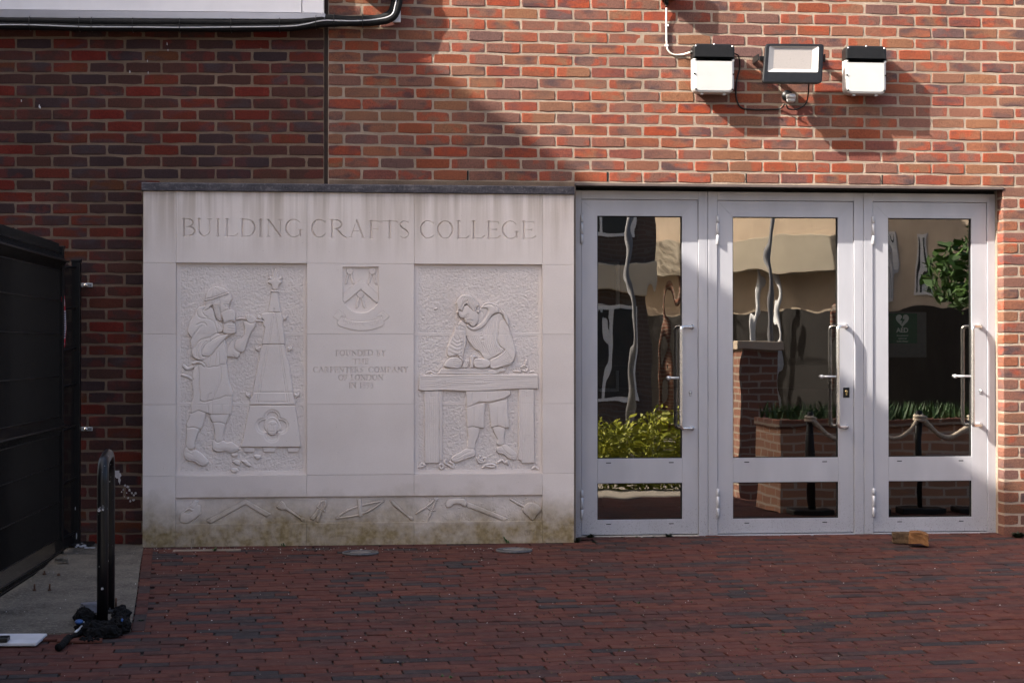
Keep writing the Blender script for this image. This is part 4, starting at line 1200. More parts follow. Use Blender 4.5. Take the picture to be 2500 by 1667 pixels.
    h.shape([(1230, 820), (1300, 800), (1345, 862), (1385, 980), (1422, 1100), (1452, 1222), (1440, 1312), (1390, 1392), (1282, 1422), (1180, 1452), (1112, 1447), (1088, 1342), (1200, 1282), (1300, 1205), (1240, 1150), (1205, 1070)], 0.020, CP, dome=0.004, dr=0.05)
    h.groove([(1205, 1070), (1230, 1150), (1300, 1205), (1200, 1282), (1088, 1342)], 0.006, 0.005)
    for q in range(7): h.groove([(1105 + q * 4, 1350 + q * 14), (1210 + q * 6, 1320 + q * 15), (1310 + q * 10, 1250 + q * 22), (1330 + q * 14, 1220 + q * 22)], 0.005, 0.004)
    for q in range(4): h.groove([(1290 + q * 22, 900 + q * 20), (1320 + q * 22, 1050 + q * 10), (1350 + q * 20, 1180 + q * 10)], 0.005, 0.003)
    # iron and tote between the hands, then the hands
    h.shape([(718, 1445), (760, 1330), (822, 1342), (790, 1445)], 0.017, 'carved_plane', sm=False)
    h.groove([(765, 1440), (805, 1345)], 0.004, 0.004, False)
    h.shape([(828, 1445), (832, 1330), (826, 1290), (868, 1264), (925, 1292), (880, 1312), (874, 1445)], 0.017, 'carved_plane', sm=False, dome=0.003, dr=0.01)
    h.shape([(468, 1402), (540, 1312), (620, 1300), (692, 1322), (722, 1362), (712, 1420), (660, 1452), (560, 1447), (490, 1432)], 0.023, CP, dome=0.003, dr=0.02)
    for q in range(4): h.groove([(600, 1330 + q * 28), (650, 1338 + q * 28), (715, 1345 + q * 24)], 0.004, 0.005)
    h.shape([(888, 1325), (1000, 1322), (1082, 1338), (1106, 1400), (1060, 1442), (960, 1452), (882, 1422)], 0.023, CP, dome=0.003, dr=0.02)
    for q in range(3): h.groove([(885, 1352 + q * 26), (940, 1352 + q * 26), (990, 1350 + q * 24)], 0.004, 0.005)
    h.ridge([(690, 1300), (722, 1330), (725, 1345)], 0.006, 0.024, CP)
    # collar and hood roll
    h.shape([(800, 850), (860, 892), (920, 862), (1000, 790), (1050, 720), (1072, 668), (1040, 640), (965, 640), (1020, 566), (1100, 548), (1190, 578), (1240, 620), (1300, 680), (1342, 760), (1360, 842), (1336, 862), (1300, 790), (1272, 722), (1228, 695), (1160, 706), (1100, 762), (1050, 842), (980, 902), (890, 936), (820, 916), (778, 870)], 0.024, CP, dome=0.004, dr=0.02)
    for g_ in ([(1020, 600), (1090, 578), (1150, 600), (1180, 650)], [(1180, 600), (1225, 640), (1228, 690)], [(1225, 640), (1280, 720)]): h.groove(g_, 0.006, 0.006)
    # neck, face, hair, ear
    h.shape([(945, 640), (1040, 630), (1075, 670), (1050, 730), (1000, 800), (930, 855), (900, 840), (940, 760)], 0.019, CP)
    h.groove([(965, 670), (1000, 690), (1005, 712)], 0.005, 0.004); h.groove([(1060, 660), (1030, 740), (960, 820)], 0.005, 0.003)
    h.shape([(672, 650), (715, 675), (742, 610), (795, 585), (860, 640), (918, 650), (946, 760), (916, 842), (880, 882), (842, 872), (815, 845), (795, 838), (765, 832), (752, 800), (745, 770), (700, 762), (668, 720)], 0.026, CP, dome=0.005, dr=0.03)
    for g_ in ([(750, 760), (775, 735), (800, 710)], [(765, 765), (790, 760), (800, 742)], [(790, 800), (820, 790), (860, 800)], [(800, 835), (835, 825)], [(815, 850), (840, 838)], [(750, 775), (762, 815), (785, 830)]): h.groove(g_, 0.0045, 0.005)
    h.shape([(648, 600), (640, 545), (680, 480), (730, 448), (790, 443), (850, 468), (902, 530), (942, 560), (952, 602), (915, 642), (890, 672), (850, 652), (805, 602), (772, 572), (742, 612), (715, 677), (682, 650), (666, 692), (645, 692), (655, 650)], 0.030, CP, dome=0.004, dr=0.03)
    for q in range(8): h.groove([(690 + q * 26, 470 + q * 4), (720 + q * 26, 530 + q * 6), (730 + q * 22, 590 + q * 8)], 0.0045, 0.0045)
    h.groove([(700, 620), (740, 560), (800, 520)], 0.0045, 0.004)
    h.shape(ell(936, 652, 24, 48), 0.031, CP, r=0.006); h.groove(ell(934, 640, 10, 20), 0.004, 0.005, True, True)

relief(3, 9, draw_carpenter)

# ---- frieze of tools
def zf_(x, y): return pp(420 + x / 5.113, 1190 + y / 5.113)
def zg_(x, y): return pp(860 + x / 4.3556, 1190 + y / 4.3556)
h = HM(XA[1] + J, XA[4] - J, Z6 + 0.0005, Z5 - 0.0005, 0.0021)
h.base = -0.014; h.H[:] = h.base
X, Z = np.meshgrid(h.xs, h.zs)
er = blur(np.random.default_rng(2).standard_normal(h.H.shape), 60); er = er / er.std()
rough(h, np.clip(er - 0.2, 0, 1) * (X > XA[3] + 0.05), 0.0011, 21)
rough(h, np.ones_like(X), 0.00018, 22)
h.conv = zf_
h.shape([(100, 325), (190, 265), (205, 240), (275, 155), (335, 165), (320, 215), (355, 230), (355, 335), (270, 400), (185, 450), (95, 432)], 0.010, 'carved_block_plane', sm=False, dome=0.002, dr=0.02)
h.shape([(150, 310), (215, 270), (250, 300), (215, 330), (160, 322)], 0.003, 'carved_block_plane', sm=False, dip=0)
h.groove([(215, 250), (270, 265), (320, 200)], 0.004, 0.004, False)
h.shape([(420, 418), (915, 148), (1232, 328), (1178, 366), (917, 208), (482, 450)], 0.009, 'carved_square', sm=False, r=0.002)
for q in range(22):
    f = q / 22; h.groove([(440 + 470 * f, 405 - 256 * f), (440 + 470 * f + 22, 405 - 256 * f + (28 if q % 2 else 18))], 0.002, 0.002, False)
for q in range(14):
    f = q / 14; h.groove([(935 + 285 * f, 160 + 165 * f), (935 + 285 * f - 20, 160 + 165 * f + 20)], 0.002, 0.002, False)
h.shape([(1298, 235), (1360, 160), (1400, 190), (1425, 240), (1600, 370), (1650, 380), (1640, 415), (1615, 423), (1595, 390), (1415, 275), (1370, 280), (1320, 262)], 0.010, 'carved_claw_chisel', sm=False, dome=0.002, dr=0.01)
for q in range(4): h.groove([(1310 + q * 14, 222 - q * 16), (1340 + q * 12, 240 - q * 14)], 0.003, 0.005, False)
h.shape([(1815, 240), (1850, 170), (1895, 148), (1935, 175), (1930, 220), (1895, 290), (1875, 285), (1905, 215), (1895, 175), (1865, 190), (1835, 250)], 0.009, 'carved_dividers', sm=False)
h.shape([(1720, 390), (1830, 255), (1872, 285), (1765, 408)], 0.009, 'carved_dividers', sm=False); h.shape([(1785, 412), (1850, 280), (1880, 290), (1830, 440)], 0.009, 'carved_dividers', sm=False)
h.ridge([(1808, 240), (1910, 295)], 0.004, 0.011, 'carved_dividers', sm=False)
h.conv = lambda x, y: pp(x, y)
h.ridge([(822, 1265), (850, 1245), (890, 1232), (935, 1223)], 0.005, 0.010, 'carved_drawknife')
h.ridge([(822, 1265), (870, 1258), (905, 1245), (935, 1223)], 0.005, 0.010, 'carved_drawknife')
h.shape([(872, 1218), (882, 1217), (885, 1260), (876, 1263)], 0.013, 'carved_drawknife', sm=False, dome=0.002, dr=0.01)
h.conv = zg_
h.shape([(398, 140), (430, 140), (460, 170), (600, 305), (640, 310), (652, 335), (640, 355), (612, 345), (605, 325), (440, 195)], 0.010, 'carved_chisel_tool', sm=False, dome=0.002, dr=0.01)
h.ridge([(890, 125), (775, 215), (680, 275)], 0.005, 0.010, 'carved_compass', sm=False); h.ridge([(890, 135), (845, 250), (795, 370)], 0.005, 0.010, 'carved_compass', sm=False)
h.ridge([(790, 205), (840, 245), (880, 240)], 0.004, 0.009, 'carved_compass')
h.shape(ell(890, 122, 24, 22), 0.012, 'carved_compass')
h.shape([(1215, 205), (1228, 155), (1660, 330), (1612, 358)], 0.008, 'carved_saw', sm=False)
for q in range(26):
    f = q / 26; h.groove([(1222 + 385 * f, 212 + 142 * f), (1226 + 385 * f, 203 + 142 * f)], 0.0025, 0.006, False)
h.shape([(990, 185), (1000, 150), (1040, 122), (1110, 115), (1190, 122), (1226, 160), (1200, 205), (1150, 180), (1090, 175), (1050, 205), (1010, 212)], 0.013, 'carved_saw', dome=0.003, dr=0.01)
h.groove([(1195, 125), (1150, 178)], 0.003, 0.004); h.groove([(1215, 140), (1175, 195)], 0.003, 0.004)
h.ridge([(1685, 125), (1760, 170), (1830, 205)], 0.006, 0.010, 'carved_mallet', sm=False)
h.shape([(1840, 185), (1880, 158), (1945, 170), (2005, 210), (2000, 255), (1960, 300), (1920, 352), (1870, 305), (1820, 262), (1815, 225)], 0.014, 'carved_mallet', dome=0.003, dr=0.02)
h.groove([(1925, 170), (1880, 220), (1855, 285)], 0.004, 0.004)
h.H -= 0.001 * np.maximum(np.clip(1 - np.abs(X - XA[2]) / 0.003, 0, 1), np.clip(1 - np.abs(X - XA[3]) / 0.003, 0, 1))
h.build('frieze', panel, M['stone'])

# ---- coping stones
ZC0 = zz(800, 470) ; ZC1 = ZC0 + 0.050
XP = [pp(x, 455)[0] for x in (346, 750, 1012, 1325, 1402)]
def coping(x0, x1):
    bm = bmesh.new()
    n = max(4, int((x1 - x0) / 0.02))
    prof = [(0.055, ZC0 + 0.001), (-0.016, ZC0 + 0.001), (-0.018, ZC0 + 0.004), (-0.018, ZC1 - 0.006), (-0.012, ZC1 - 0.001), (0.10, ZC1 + 0.012), (0.16, ZC1 + 0.012)]
    rows = []
    for i in range(n + 1):
        x = x0 + (x1 - x0) * i / n
        rows.append([bm.verts.new((x, y + (random.uniform(-0.0012, 0.0012) if 0 < j < 5 else 0), z + (random.uniform(-0.0015, 0.0015) if j in (2, 3, 4) else 0))) for j, (y, z) in enumerate(prof)])
    for i in range(n):
        for j in range(len(prof) - 1): bm.faces.new((rows[i][j], rows[i][j + 1], rows[i + 1][j + 1], rows[i + 1][j]))
    bm.faces.new(rows[0]); bm.faces.new(rows[-1][::-1])
    bmesh.ops.recalc_face_normals(bm, faces=bm.faces[:])
    me = bpy.data.meshes.new('coping_stone'); bm.to_mesh(me); bm.free()
    return link('coping_stone', me, panel, None, M['coping'])
for i in range(4): coping(XP[i] + 0.0007, XP[i + 1] - 0.0007)
# ================================================================== glazed doors
YD = 0.140                       # face of the fixed frame
YL = 0.148                       # face of the door leaves
YGL = 0.172                      # glass
def pd(px, py): 
    p = PY(px, py, YD); return p.x, p.z

def glass_mat(name, seed):
    t = NT(name); c = t.pos()
    big = t.noise(t.map(c, (1.0, 0.0, 0.55), (seed, 0, seed * 1.7)), 4.2, 1.0, 0.4)
    small = t.noise(t.map(c, (1.0, 0.0, 0.35), (seed * 2, 0, seed)), 13.0, 0.5, 0.4)
    hgt = t.math('ADD', big, t.math('MULTIPLY', small, 0.10))
    nrm = t.bump(hgt, 1.0, 0.0011)
    g = t.n('ShaderNodeBsdfGlossy'); g.inputs['Roughness'].default_value = 0.0
    g.inputs['Color'].default_value = (0.97, 0.95, 0.92, 1); t.l(nrm, g.inputs['Normal'])
    tr = t.n('ShaderNodeBsdfTransparent'); tr.inputs['Color'].default_value = (0.55, 0.57, 0.55, 1)
    fr = t.n('ShaderNodeFresnel'); fr.inputs['IOR'].default_value = 1.52
    f = t.math('MULTIPLY_ADD', fr.outputs[0], 1.0, True); f.node.inputs[2].default_value = 0.19
    mx = t.n('ShaderNodeMixShader'); t.l(f, mx.inputs[0]); t.l(tr.outputs[0], mx.inputs[1]); t.l(g.outputs[0], mx.inputs[2])
    t.l(mx.outputs[0], t.out.inputs[0])
    return t.m

def frame_member(parent, name, x0, x1, z0, z1, y0, y1, bev=0.0025, mat=None):
    mb = MB(parent.location); mb.box(x0, x1, y0, y1, z0, z1, bev); return mb.build(name, mat or M['alu'], parent)

ZFT = pd(1800, 468.5)[1]         # top of frames
ZTH = 0.0125                     # threshold height
# frames / leaves in pixels: frame l, leaf l, glass l, glass r, leaf r, frame r
UN = [(1403.5, 1420.5, 1459, 1666, 1704.5, 1728.0), (1729.0, 1752.5, 1790, 2047, 2084.5, 2108.5), (2109.5, 2132.5, 2170, 2373, 2410.0, 2434.0)]
M['hinge'] = plain('satin_hinge', (0.50, 0.50, 0.52), 0.45, 0.3, 0.05, 20)
labels = ['silver glazed door beside the stone panel, hedge reflected in its glass', 'silver glazed door with the black square lock plate, between two others',
          'silver glazed door beside the brick pier, green AED sign behind its glass']
leaf_objs = []
for n_, (f0, l0, g0, g1, l1, f1) in enumerate(UN):
    xf0, xl0, xg0, xg1, xl1, xf1 = [pd(v, 900)[0] for v in (f0, l0, g0, g1, l1, f1)]
    zlt = ZFT - 0.058; zgt = zlt - 0.104; zm1 = pd((g0 + g1) / 2, (1119, 1117, 1114.5)[n_])[1]; zm0 = pd((g0 + g1) / 2, (1179, 1176.5, 1173.5)[n_])[1]; zgb = pd((g0 + g1) / 2, (1268, 1265, 1262)[n_])[1]
    zlb = ZTH + 0.006
    fr = empty('door_frame', (xf0, YD, 0), ['silver door frame next to the stone panel', 'silver door frame of the widest door', 'silver door frame next to the brick pier'][n_], 'door frame', 'door frames')
    frame_member(fr, 'jamb', xf0, xl0 - 0.0025, 0.0, ZFT, YD, YD + 0.07)
    frame_member(fr, 'jamb', xl1 + 0.0025, xf1, 0.0, ZFT, YD, YD + 0.07)
    frame_member(fr, 'head', xl0 - 0.0024, xl1 + 0.0024, zlt + 0.0025, ZFT, YD + 0.0004, YD + 0.07)
    for xa, xb in ((xf0 + 0.018, xf0 + 0.0195), (xf1 - 0.0195, xf1 - 0.018)):
        mb = MB(fr.location); mb.box(xa, xb, YD - 0.0008, YD + 0.01, 0.004, ZFT - 0.02); mb.build('bead_line', M['alu'], fr)
    mb = MB(fr.location); mb.box(xl0 - 0.0024, xl1 + 0.0024, YD + 0.045, YD + 0.069, ZTH + 0.001, zlt + 0.0024); 
    # gasket ring behind the leaf
    mb = MB(fr.location)
    mb.box(xl0 - 0.0030, xl0 + 0.006, YD + 0.040, YD + 0.066, ZTH, zlt + 0.003)
    mb.box(xl1 - 0.006, xl1 + 0.0030, YD + 0.040, YD + 0.066, ZTH, zlt + 0.003)
    mb.box(xl0 + 0.006, xl1 - 0.006, YD + 0.040, YD + 0.066, zlt - 0.006, zlt + 0.003)
    mb.build('gasket', M['gasket'], fr)
    mb = MB(fr.location); mb.box(xl0 - 0.0024, xl1 + 0.0024, YD - 0.012, YD + 0.07, 0.0, ZTH, 0.002); mb.build('threshold', M['alu'] if n_ else plain('worn_threshold', (0.42, 0.38, 0.33), 0.7), fr)
    lf = empty('glazed_door', (xl0, YL, 0), labels[n_], 'door', 'college doors')
    y0, y1 = YL, YL + 0.05
    # stiles between mitred top and bottom rails
    q = 0.0004
    def rail(name, poly, dy=0.0):
        mb = MB(lf.location); mb.prism(poly, y0 + dy, y1, 0.0012); return mb.build(name, M['alu'], lf)
    rail('stile', [(xl0, zlb), (xg0 - q, zgb - q), (xg0 - q, zgt + q), (xl0, zlt)])
    rail('stile', [(xg1 + q, zgb - q), (xl1, zlb), (xl1, zlt), (xg1 + q, zgt + q)])
    rail('top_rail', [(xg0, zgt), (xg1, zgt), (xl1 - q, zlt), (xl0 + q, zlt)])
    rail('bottom_rail', [(xl0 + q, zlb), (xl1 - q, zlb), (xg1, zgb), (xg0, zgb)])
    rail('mid_rail', [(xg0 + q, zm0), (xg1 - q, zm0), (xg1 - q, zm1), (xg0 + q, zm1)], 0.0006)
    for za_, zb_ in ((zm1, zgt), (zgb, zm0)):
        mb = MB(lf.location)
        w = 0.0045
        for bx in ((xg0, xg0 + w, za_, zb_), (xg1 - w, xg1, za_, zb_), (xg0 + w, xg1 - w, zb_ - w, zb_), (xg0 + w, xg1 - w, za_, za_ + w)):
            mb.box(bx[0], bx[1], YL + 0.010, YGL + 0.004, bx[2], bx[3])
        mb.build('glazing_gasket', M['gasket'], lf)
        mb = MB(lf.location)
        a, b, c_, d_ = xg0 + 0.002, xg1 - 0.002, za_ + 0.002, zb_ - 0.002
        mb.add([(a, YGL, c_), (b, YGL, c_), (b, YGL, d_), (a, YGL, d_)], [(0, 1, 2, 3)])
        mb.build('glass_pane', glass_mat('door_glass', 3.1 + n_ * 2.7 + za_), lf)
    # drainage slots
    for zc2, pxs in (((zm1 + zm0) / 2 + 0.052, 0), (zgb - 0.028, 0)):
        for fx in (0.13, 0.87):
            x = xg0 + (xg1 - xg0) * fx
            mb = MB(lf.location); mb.box(x - 0.016, x + 0.016, YL - 0.0006, YL + 0.004, zc2 - 0.0028, zc2 + 0.0028, 0.001); mb.build('drain_slot', M['dark'], lf)
    # hinges
    for zc2 in (pd(l0, (560, 562, 563)[n_])[1], pd(l0, (1231, 1228, 1226)[n_])[1]):
        hg = None
        for i, (a, b) in enumerate(((-0.092, -0.031), (-0.0295, 0.0445), (0.046, 0.092))):
            mb = MB(lf.location); mb.tube([(xl0 - 0.001, YL - 0.013, zc2 + v) for v in (a, a + 0.001, b - 0.001, b)], [0.0085, 0.0100, 0.0100, 0.0085], 16)
            mb.box(xl0 - 0.006, xl0 + 0.004, YL - 0.012, YL + 0.002, zc2 + a + 0.004, zc2 + b - 0.004)
            o = mb.build('hinge' if hg is None else 'hinge_knuckle', M['hinge'], lf if hg is None else hg)
            if hg is not None: o.location = (0, 0, 0)
            hg = hg or o
    # cranked pull handle
    gx, gz1 = pd((1663.5, 2045, 2372)[n_], (798, 797, 797)[n_]); mx_, _ = pd((1689, 2066, 2393)[n_], 800); gz0 = pd(1663, (1045, 1043, 1041)[n_])[1]
    so = 0.068; gx -= 0.015
    pts = []
    c0 = [(mx_, YL + 0.004, gz1), (mx_ - 0.012, YL - 0.030, gz1), (gx + 0.018, YL - so + 0.006, gz1), (gx, YL - so, gz1 - 0.022), (gx, YL - so, gz0 + 0.022), (gx + 0.018, YL - so + 0.006, gz0), (mx_ - 0.012, YL - 0.030, gz0), (mx_, YL + 0.004, gz0)]
    top_ = [Vector(v) for v in c0[:4]]
    def bend(p, q, r, rad=0.022, n=6):
        a = q + (p - q).normalized() * rad; b = q + (r - q).normalized() * rad
        return [a.lerp(q, t_).lerp(q.lerp(b, t_), t_) for t_ in [k / n for k in range(n + 1)]]
    A0, A1, A2, A3 = Vector((mx_, YL + 0.004, gz1)), Vector((mx_ - 0.006, YL - 0.026, gz1)), Vector((gx, YL - so, gz1)), Vector((gx, YL - so, gz0))
    A4, A5 = Vector((mx_ - 0.006, YL - 0.026, gz0)), Vector((mx_, YL + 0.004, gz0))
    pts = [A0] + bend(A0, A1, A2, 0.014) + bend(A1, A2, A3, 0.024)
    m0 = pts[-1]; e = bend(A2, A3, A4, 0.024)
    pts += [m0.lerp(e[0], k / 8) for k in range(1, 8)] + e + bend(A3, A4, A5, 0.014) + [A5]
    mb = MB(lf.location); mb.tube(pts, 0.0125, 14); hd = mb.build('pull_handle', M['steel'], lf)
    for zq in (gz1, gz0):
        mb = MB(lf.location); mb.cyl((mx_, YL + 0.001, zq), (mx_ - 0.001, YL - 0.008, zq), 0.016, 18); mb.build('handle_rose', M['steel'], hd)
    # lever on the inside, seen through the glass
    zl = pd(1650, (922.5, 920, 919.5)[n_])[1]; xb_ = gx - 0.004; xa_ = pd((1634, 2008, 2335)[n_], 900)[0]
    mb = MB(lf.location); mb.cyl((xa_, YGL - 0.012, zl), (xb_ + 0.03, YGL - 0.012, zl), 0.0075, 12)
    bm = bmesh.new(); bmesh.ops.create_uvsphere(bm, u_segments=12, v_segments=8, radius=0.0135, matrix=Matrix.Translation((xa_, YGL - 0.014, zl))); mb.bm(bm, True)
    mb.build('lever', M['zinc'], lf)
    # lock
    kx, kz = pd((1686, 2067, 2394)[n_], (960, 958, 955)[n_])
    if n_ == 1:
        mb = MB(lf.location); mb.box(kx - 0.021, kx + 0.021, YL - 0.004, YL + 0.003, kz - 0.033, kz + 0.033, 0.0015); lk = mb.build('lock_plate', M['black'], lf)
        mb = MB(lf.location); mb.cyl((kx, YL - 0.007, kz + 0.006), (kx, YL, kz + 0.006), 0.0095, 18); mb.box(kx - 0.0048, kx + 0.0048, YL - 0.0068, YL, kz - 0.017, kz + 0.004, 0.001); mb.build('cylinder', M['brass'], lk)
    else:
        mb = MB(lf.location); mb.cyl((kx, YL - 0.003, kz + 0.006), (kx, YL + 0.002, kz + 0.006), 0.0105, 18); mb.box(kx - 0.0055, kx + 0.0055, YL - 0.003, YL + 0.002, kz - 0.017, kz + 0.004, 0.001); lk = mb.build('lock_rim', M['black'], lf)
        mb = MB(lf.location); mb.cyl((kx, YL - 0.006, kz + 0.006), (kx, YL, kz + 0.006), 0.008, 18); mb.box(kx - 0.004, kx + 0.004, YL - 0.0058, YL, kz - 0.015, kz + 0.004, 0.001); mb.build('cylinder', M['zinc'], lk)
        if n_ == 2:
            mb = MB(lf.location); mb.box(kx - 0.001, kx + 0.001, YL - 0.03, YL - 0.006, kz + 0.0, kz + 0.012); mb.build('key', M['zinc'], lk)
XF0, XF1 = pd(UN[0][0], 900)[0], pd(UN[2][5], 900)[0]
# sealant strip at both sides
for a, b, nm in ((XF1 + 0.0004, XC + 0.0015, 'right'), ):
    mb = MB(); mb.box(a, b, YD + 0.012, YD + 0.06, 0, ZFT); o = mb.build('frame_seal', M['sealant']); tag(o, 'dark sealant strip between door frame and brick pier', 'seal')
mb = MB(); mb.box(XF0 - 0.05, XF1 + 0.02, YD + 0.02, YD + 0.06, ZFT + 0.0006, Z0 - 0.026); o = mb.build('head_packer', M['dark']); tag(o, 'black packing strip between door heads and lintel', 'strip')

# ---- room behind the glass
def room_mat(name, c, v=0.3, sc=4): return plain(name, c, 0.8, 0, v, sc)
M['inwall'] = room_mat('interior_paint', (0.055, 0.050, 0.048)); M['inwood'] = room_mat('interior_wood', (0.040, 0.018, 0.012), 0.4, 3); M['infloor'] = room_mat('interior_floor', (0.03, 0.027, 0.025))
x0, x1, y1 = XF0 - 0.4, XF1 + 0.45, 4.2
for nm, bx, mt in (('interior_floor', (x0, x1, YD + 0.071, y1, -0.008, 0.008), 'infloor'), ('interior_ceiling', (x0, x1, YD + 0.071, y1, 2.42, 2.5), 'inwall'), ('interior_wall', (x0, x1, y1, y1 + 0.1, 0.009, 2.419), 'inwood'),
                   ('interior_wall', (x0 - 0.1, x0 - 0.001, 0.27, y1, 0.009, 2.419), 'inwall'), ('interior_wall', (x1 + 0.001, x1 + 0.1, 0.31, y1, 0.009, 2.419), 'inwall')):
    mb = MB(); mb.box(*bx); mb.build(nm, M[mt])['kind'] = 'structure'
stair = empty('staircase', (x0 + 2, 2.2, 0.0), 'dark wooden staircase inside, behind the glazed doors', 'staircase')
for i in range(6):
    mb = MB(stair.location); mb.box(x0 + 0.9, x1 - 0.7, 2.2 + i * 0.16, 2.2 + i * 0.16 + 0.16, 0.010, 0.18 * (i + 1)); mb.build('step', M['inwood'], stair)
# defibrillator sign on a board behind the right-hand door
YS = 0.34
sgn = empty('defibrillator_sign', PY(2205, 865, YS), 'green defibrillator sign with white heart and AED lettering behind glass', 'sign')
def sp(px, py): return PY(px, py, YS)
def quad(name, mat, P, y, parent, th=0.004):
    ax, az = sp(P[0], P[3]).x, sp(P[0], P[3]).z; bx, bz = sp(P[2], P[1]).x, sp(P[2], P[1]).z
    mb = MB(parent.location); mb.box(ax, bx, y - th, y, az, bz); return mb.build(name, mat, parent)
quad('board', M['signgrey'], (2160, 762, 2262, 872), YS + 0.012, sgn, 0.008)
quad('green_sheet', M['signgreen'], (2168, 765, 2239, 838), YS + 0.0035, sgn, 0.003)
pc = sp(2203, 781); s_ = (sp(2219, 790).x - sp(2187, 790).x) / 2
hp = [(pc.x + s_ * 0.0625 * 16 * math.sin(a) ** 3, pc.z + s_ * 0.068 * (13 * math.cos(a) - 5 * math.cos(2 * a) - 2 * math.cos(3 * a) - math.cos(4 * a))) for a in np.linspace(0, 2 * math.pi, 33)[:-1]]
mb = MB(sgn.location); mb.prism(hp, YS - 0.0015, YS); mb.build('heart', M['signwhite'], sgn)
mb = MB(sgn.location); mb.prism([(pc.x + x * s_, pc.z + z * s_) for x, z in [(0.15, 0.75), (-0.38, -0.10), (-0.03, -0.10), (-0.20, -0.72), (0.38, 0.12), (0.03, 0.12)]], YS - 0.0025, YS - 0.0017); mb.build('bolt', M['signgreen'], sgn)
def textmesh(parent, txt, px, py, size_px, mat, y, name='lettering', bold=0.0):
    cu = bpy.data.curves.new('text', 'FONT'); cu.body = txt; cu.size = 1; cu.align_x = 'CENTER'; cu.offset = bold; cu.extrude = 0.02
    ob = bpy.data.objects.new('t', cu); COL.objects.link(ob)
    dg = bpy.context.evaluated_depsgraph_get(); me = bpy.data.meshes.new_from_object(ob.evaluated_get(dg)); bpy.data.objects.remove(ob, do_unlink=True)
    p = sp(px, py); sc = size_px / 355.0
    for v in me.vertices: v.co = (p.x + v.co.x * sc - parent.location.x, y - v.co.z * 0.03 - parent.location.y, p.z + v.co.y * sc - parent.location.z)
    me.update(); return link(name, me, parent, None, mat)
textmesh(sgn, 'AED', 2203, 811, 15, M['signwhite'], YS - 0.001, bold=0.03)
for i, tx in enumerate(('Automated', 'external', 'defibrillator')): textmesh(sgn, tx, 2203, 821 + i * 7, 6.2, M['signwhite'], YS - 0.001)
# pale door frame further inside, seen in the first door
pf = empty('interior_frame', (PY(1500, 900, 0.9).x, 0.9, 0.0), 'pale interior window frame seen through the hedge-reflecting door', 'frame')
for (a, t_, b, bt) in ((1462, 640, 1512, 646), (1505, 646, 1513, 746), (1462, 746, 1513, 754), (1505, 905, 1511, 955), (1462, 948, 1505, 956)):
    p0, p1 = PY(a, bt, 0.9), PY(b, t_, 0.9); mb = MB(pf.location); mb.box(p0.x, p1.x, 0.9, 0.93, p0.z, p1.z, 0.002); mb.build('frame_bar', plain('pale_frame', (0.30, 0.30, 0.31), 0.6), pf)
# ================================================================== lights and cables on the wall
def wbox(px0, px1, py0, py1, y=0.0):
    a, b = PY(px0, py1, y), PY(px1, py0, y); return a.x, b.x, a.z, b.z

def rrect(x0, x1, z0, z1, rtl, rtr, rbr, rbl, n=6):
    P = []
    for cx, cz, r, a0 in ((x1 - rtr, z1 - rtr, rtr, 0), (x0 + rtl, z1 - rtl, rtl, 90), (x0 + rbl, z0 + rbl, rbl, 180), (x1 - rbr, z0 + rbr, rbr, 270)):
        for k in range(n + 1):
            a = R(a0 + 90 * k / n); P.append((cx + r * math.cos(a), cz + r * math.sin(a)))
    return P

def bulkhead(px0, px1, py0, py1, pcap, label):
    D = 0.118
    x0, x1, z0, z1 = wbox(px0, px1, py0, py1, -D); zc = PY(px0, pcap, -D).z
    t = empty('bulkhead_light', ((x0 + x1) / 2, 0, z0), label, 'light', 'bulkhead lights above the doors')
    mb = MB(t.location); mb.prism(rrect(x0 + 0.012, x1 - 0.012, z0 + 0.02, z1 - 0.015, 0.02, 0.02, 0.02, 0.02), -0.045, -0.002, 0.004); mb.build('back_plate', M['black'], t)
    mb = MB(t.location)
    mb.prism([p for p in rrect(x0, x1, zc, z1, 0.030, 0.030, 0.001, 0.001)], -D, -0.030, 0.010); mb.build('cap', M['black'], t)
    mb = MB(t.location)
    mb.prism(rrect(x0 + 0.001, x1 - 0.001, z0, zc - 0.0012, 0.001, 0.001, 0.040, 0.040), -D + 0.002, -0.034, 0.016); df = mb.build('diffuser', M['white_diff'], t)
    for fx, fz in ((0.06, z1 - 0.016), (0.94, z1 - 0.016), (0.5, z1 - 0.004), (0.03, z0 + 0.12), (0.97, z0 + 0.12), (0.06, z0 + 0.022), (0.94, z0 + 0.022)):
        xx = x0 + (x1 - x0) * fx
        mb = MB(t.location); mb.cyl((xx, -D - 0.002, fz), (xx, -D + 0.012, fz), 0.0058, 10); mb.build('screw', M['zinc'] if fz > zc else M['black'], t)
    for fx in (0.22, 0.76):
        xx = x0 + (x1 - x0) * fx; mb = MB(t.location); mb.box(xx - 0.010, xx + 0.010, -D + 0.02, -D + 0.045, z0 - 0.010, z0 + 0.003, 0.001); mb.build('drain_tab', M['white_diff'], df)
    return t
bulkhead(1693, 1794, 108, 226, 142, 'white bulkhead light with black cap, fed by the white cable')
bulkhead(2065, 2165, 113, 229, 146, 'white bulkhead light with black cap, between floodlight and wall end')

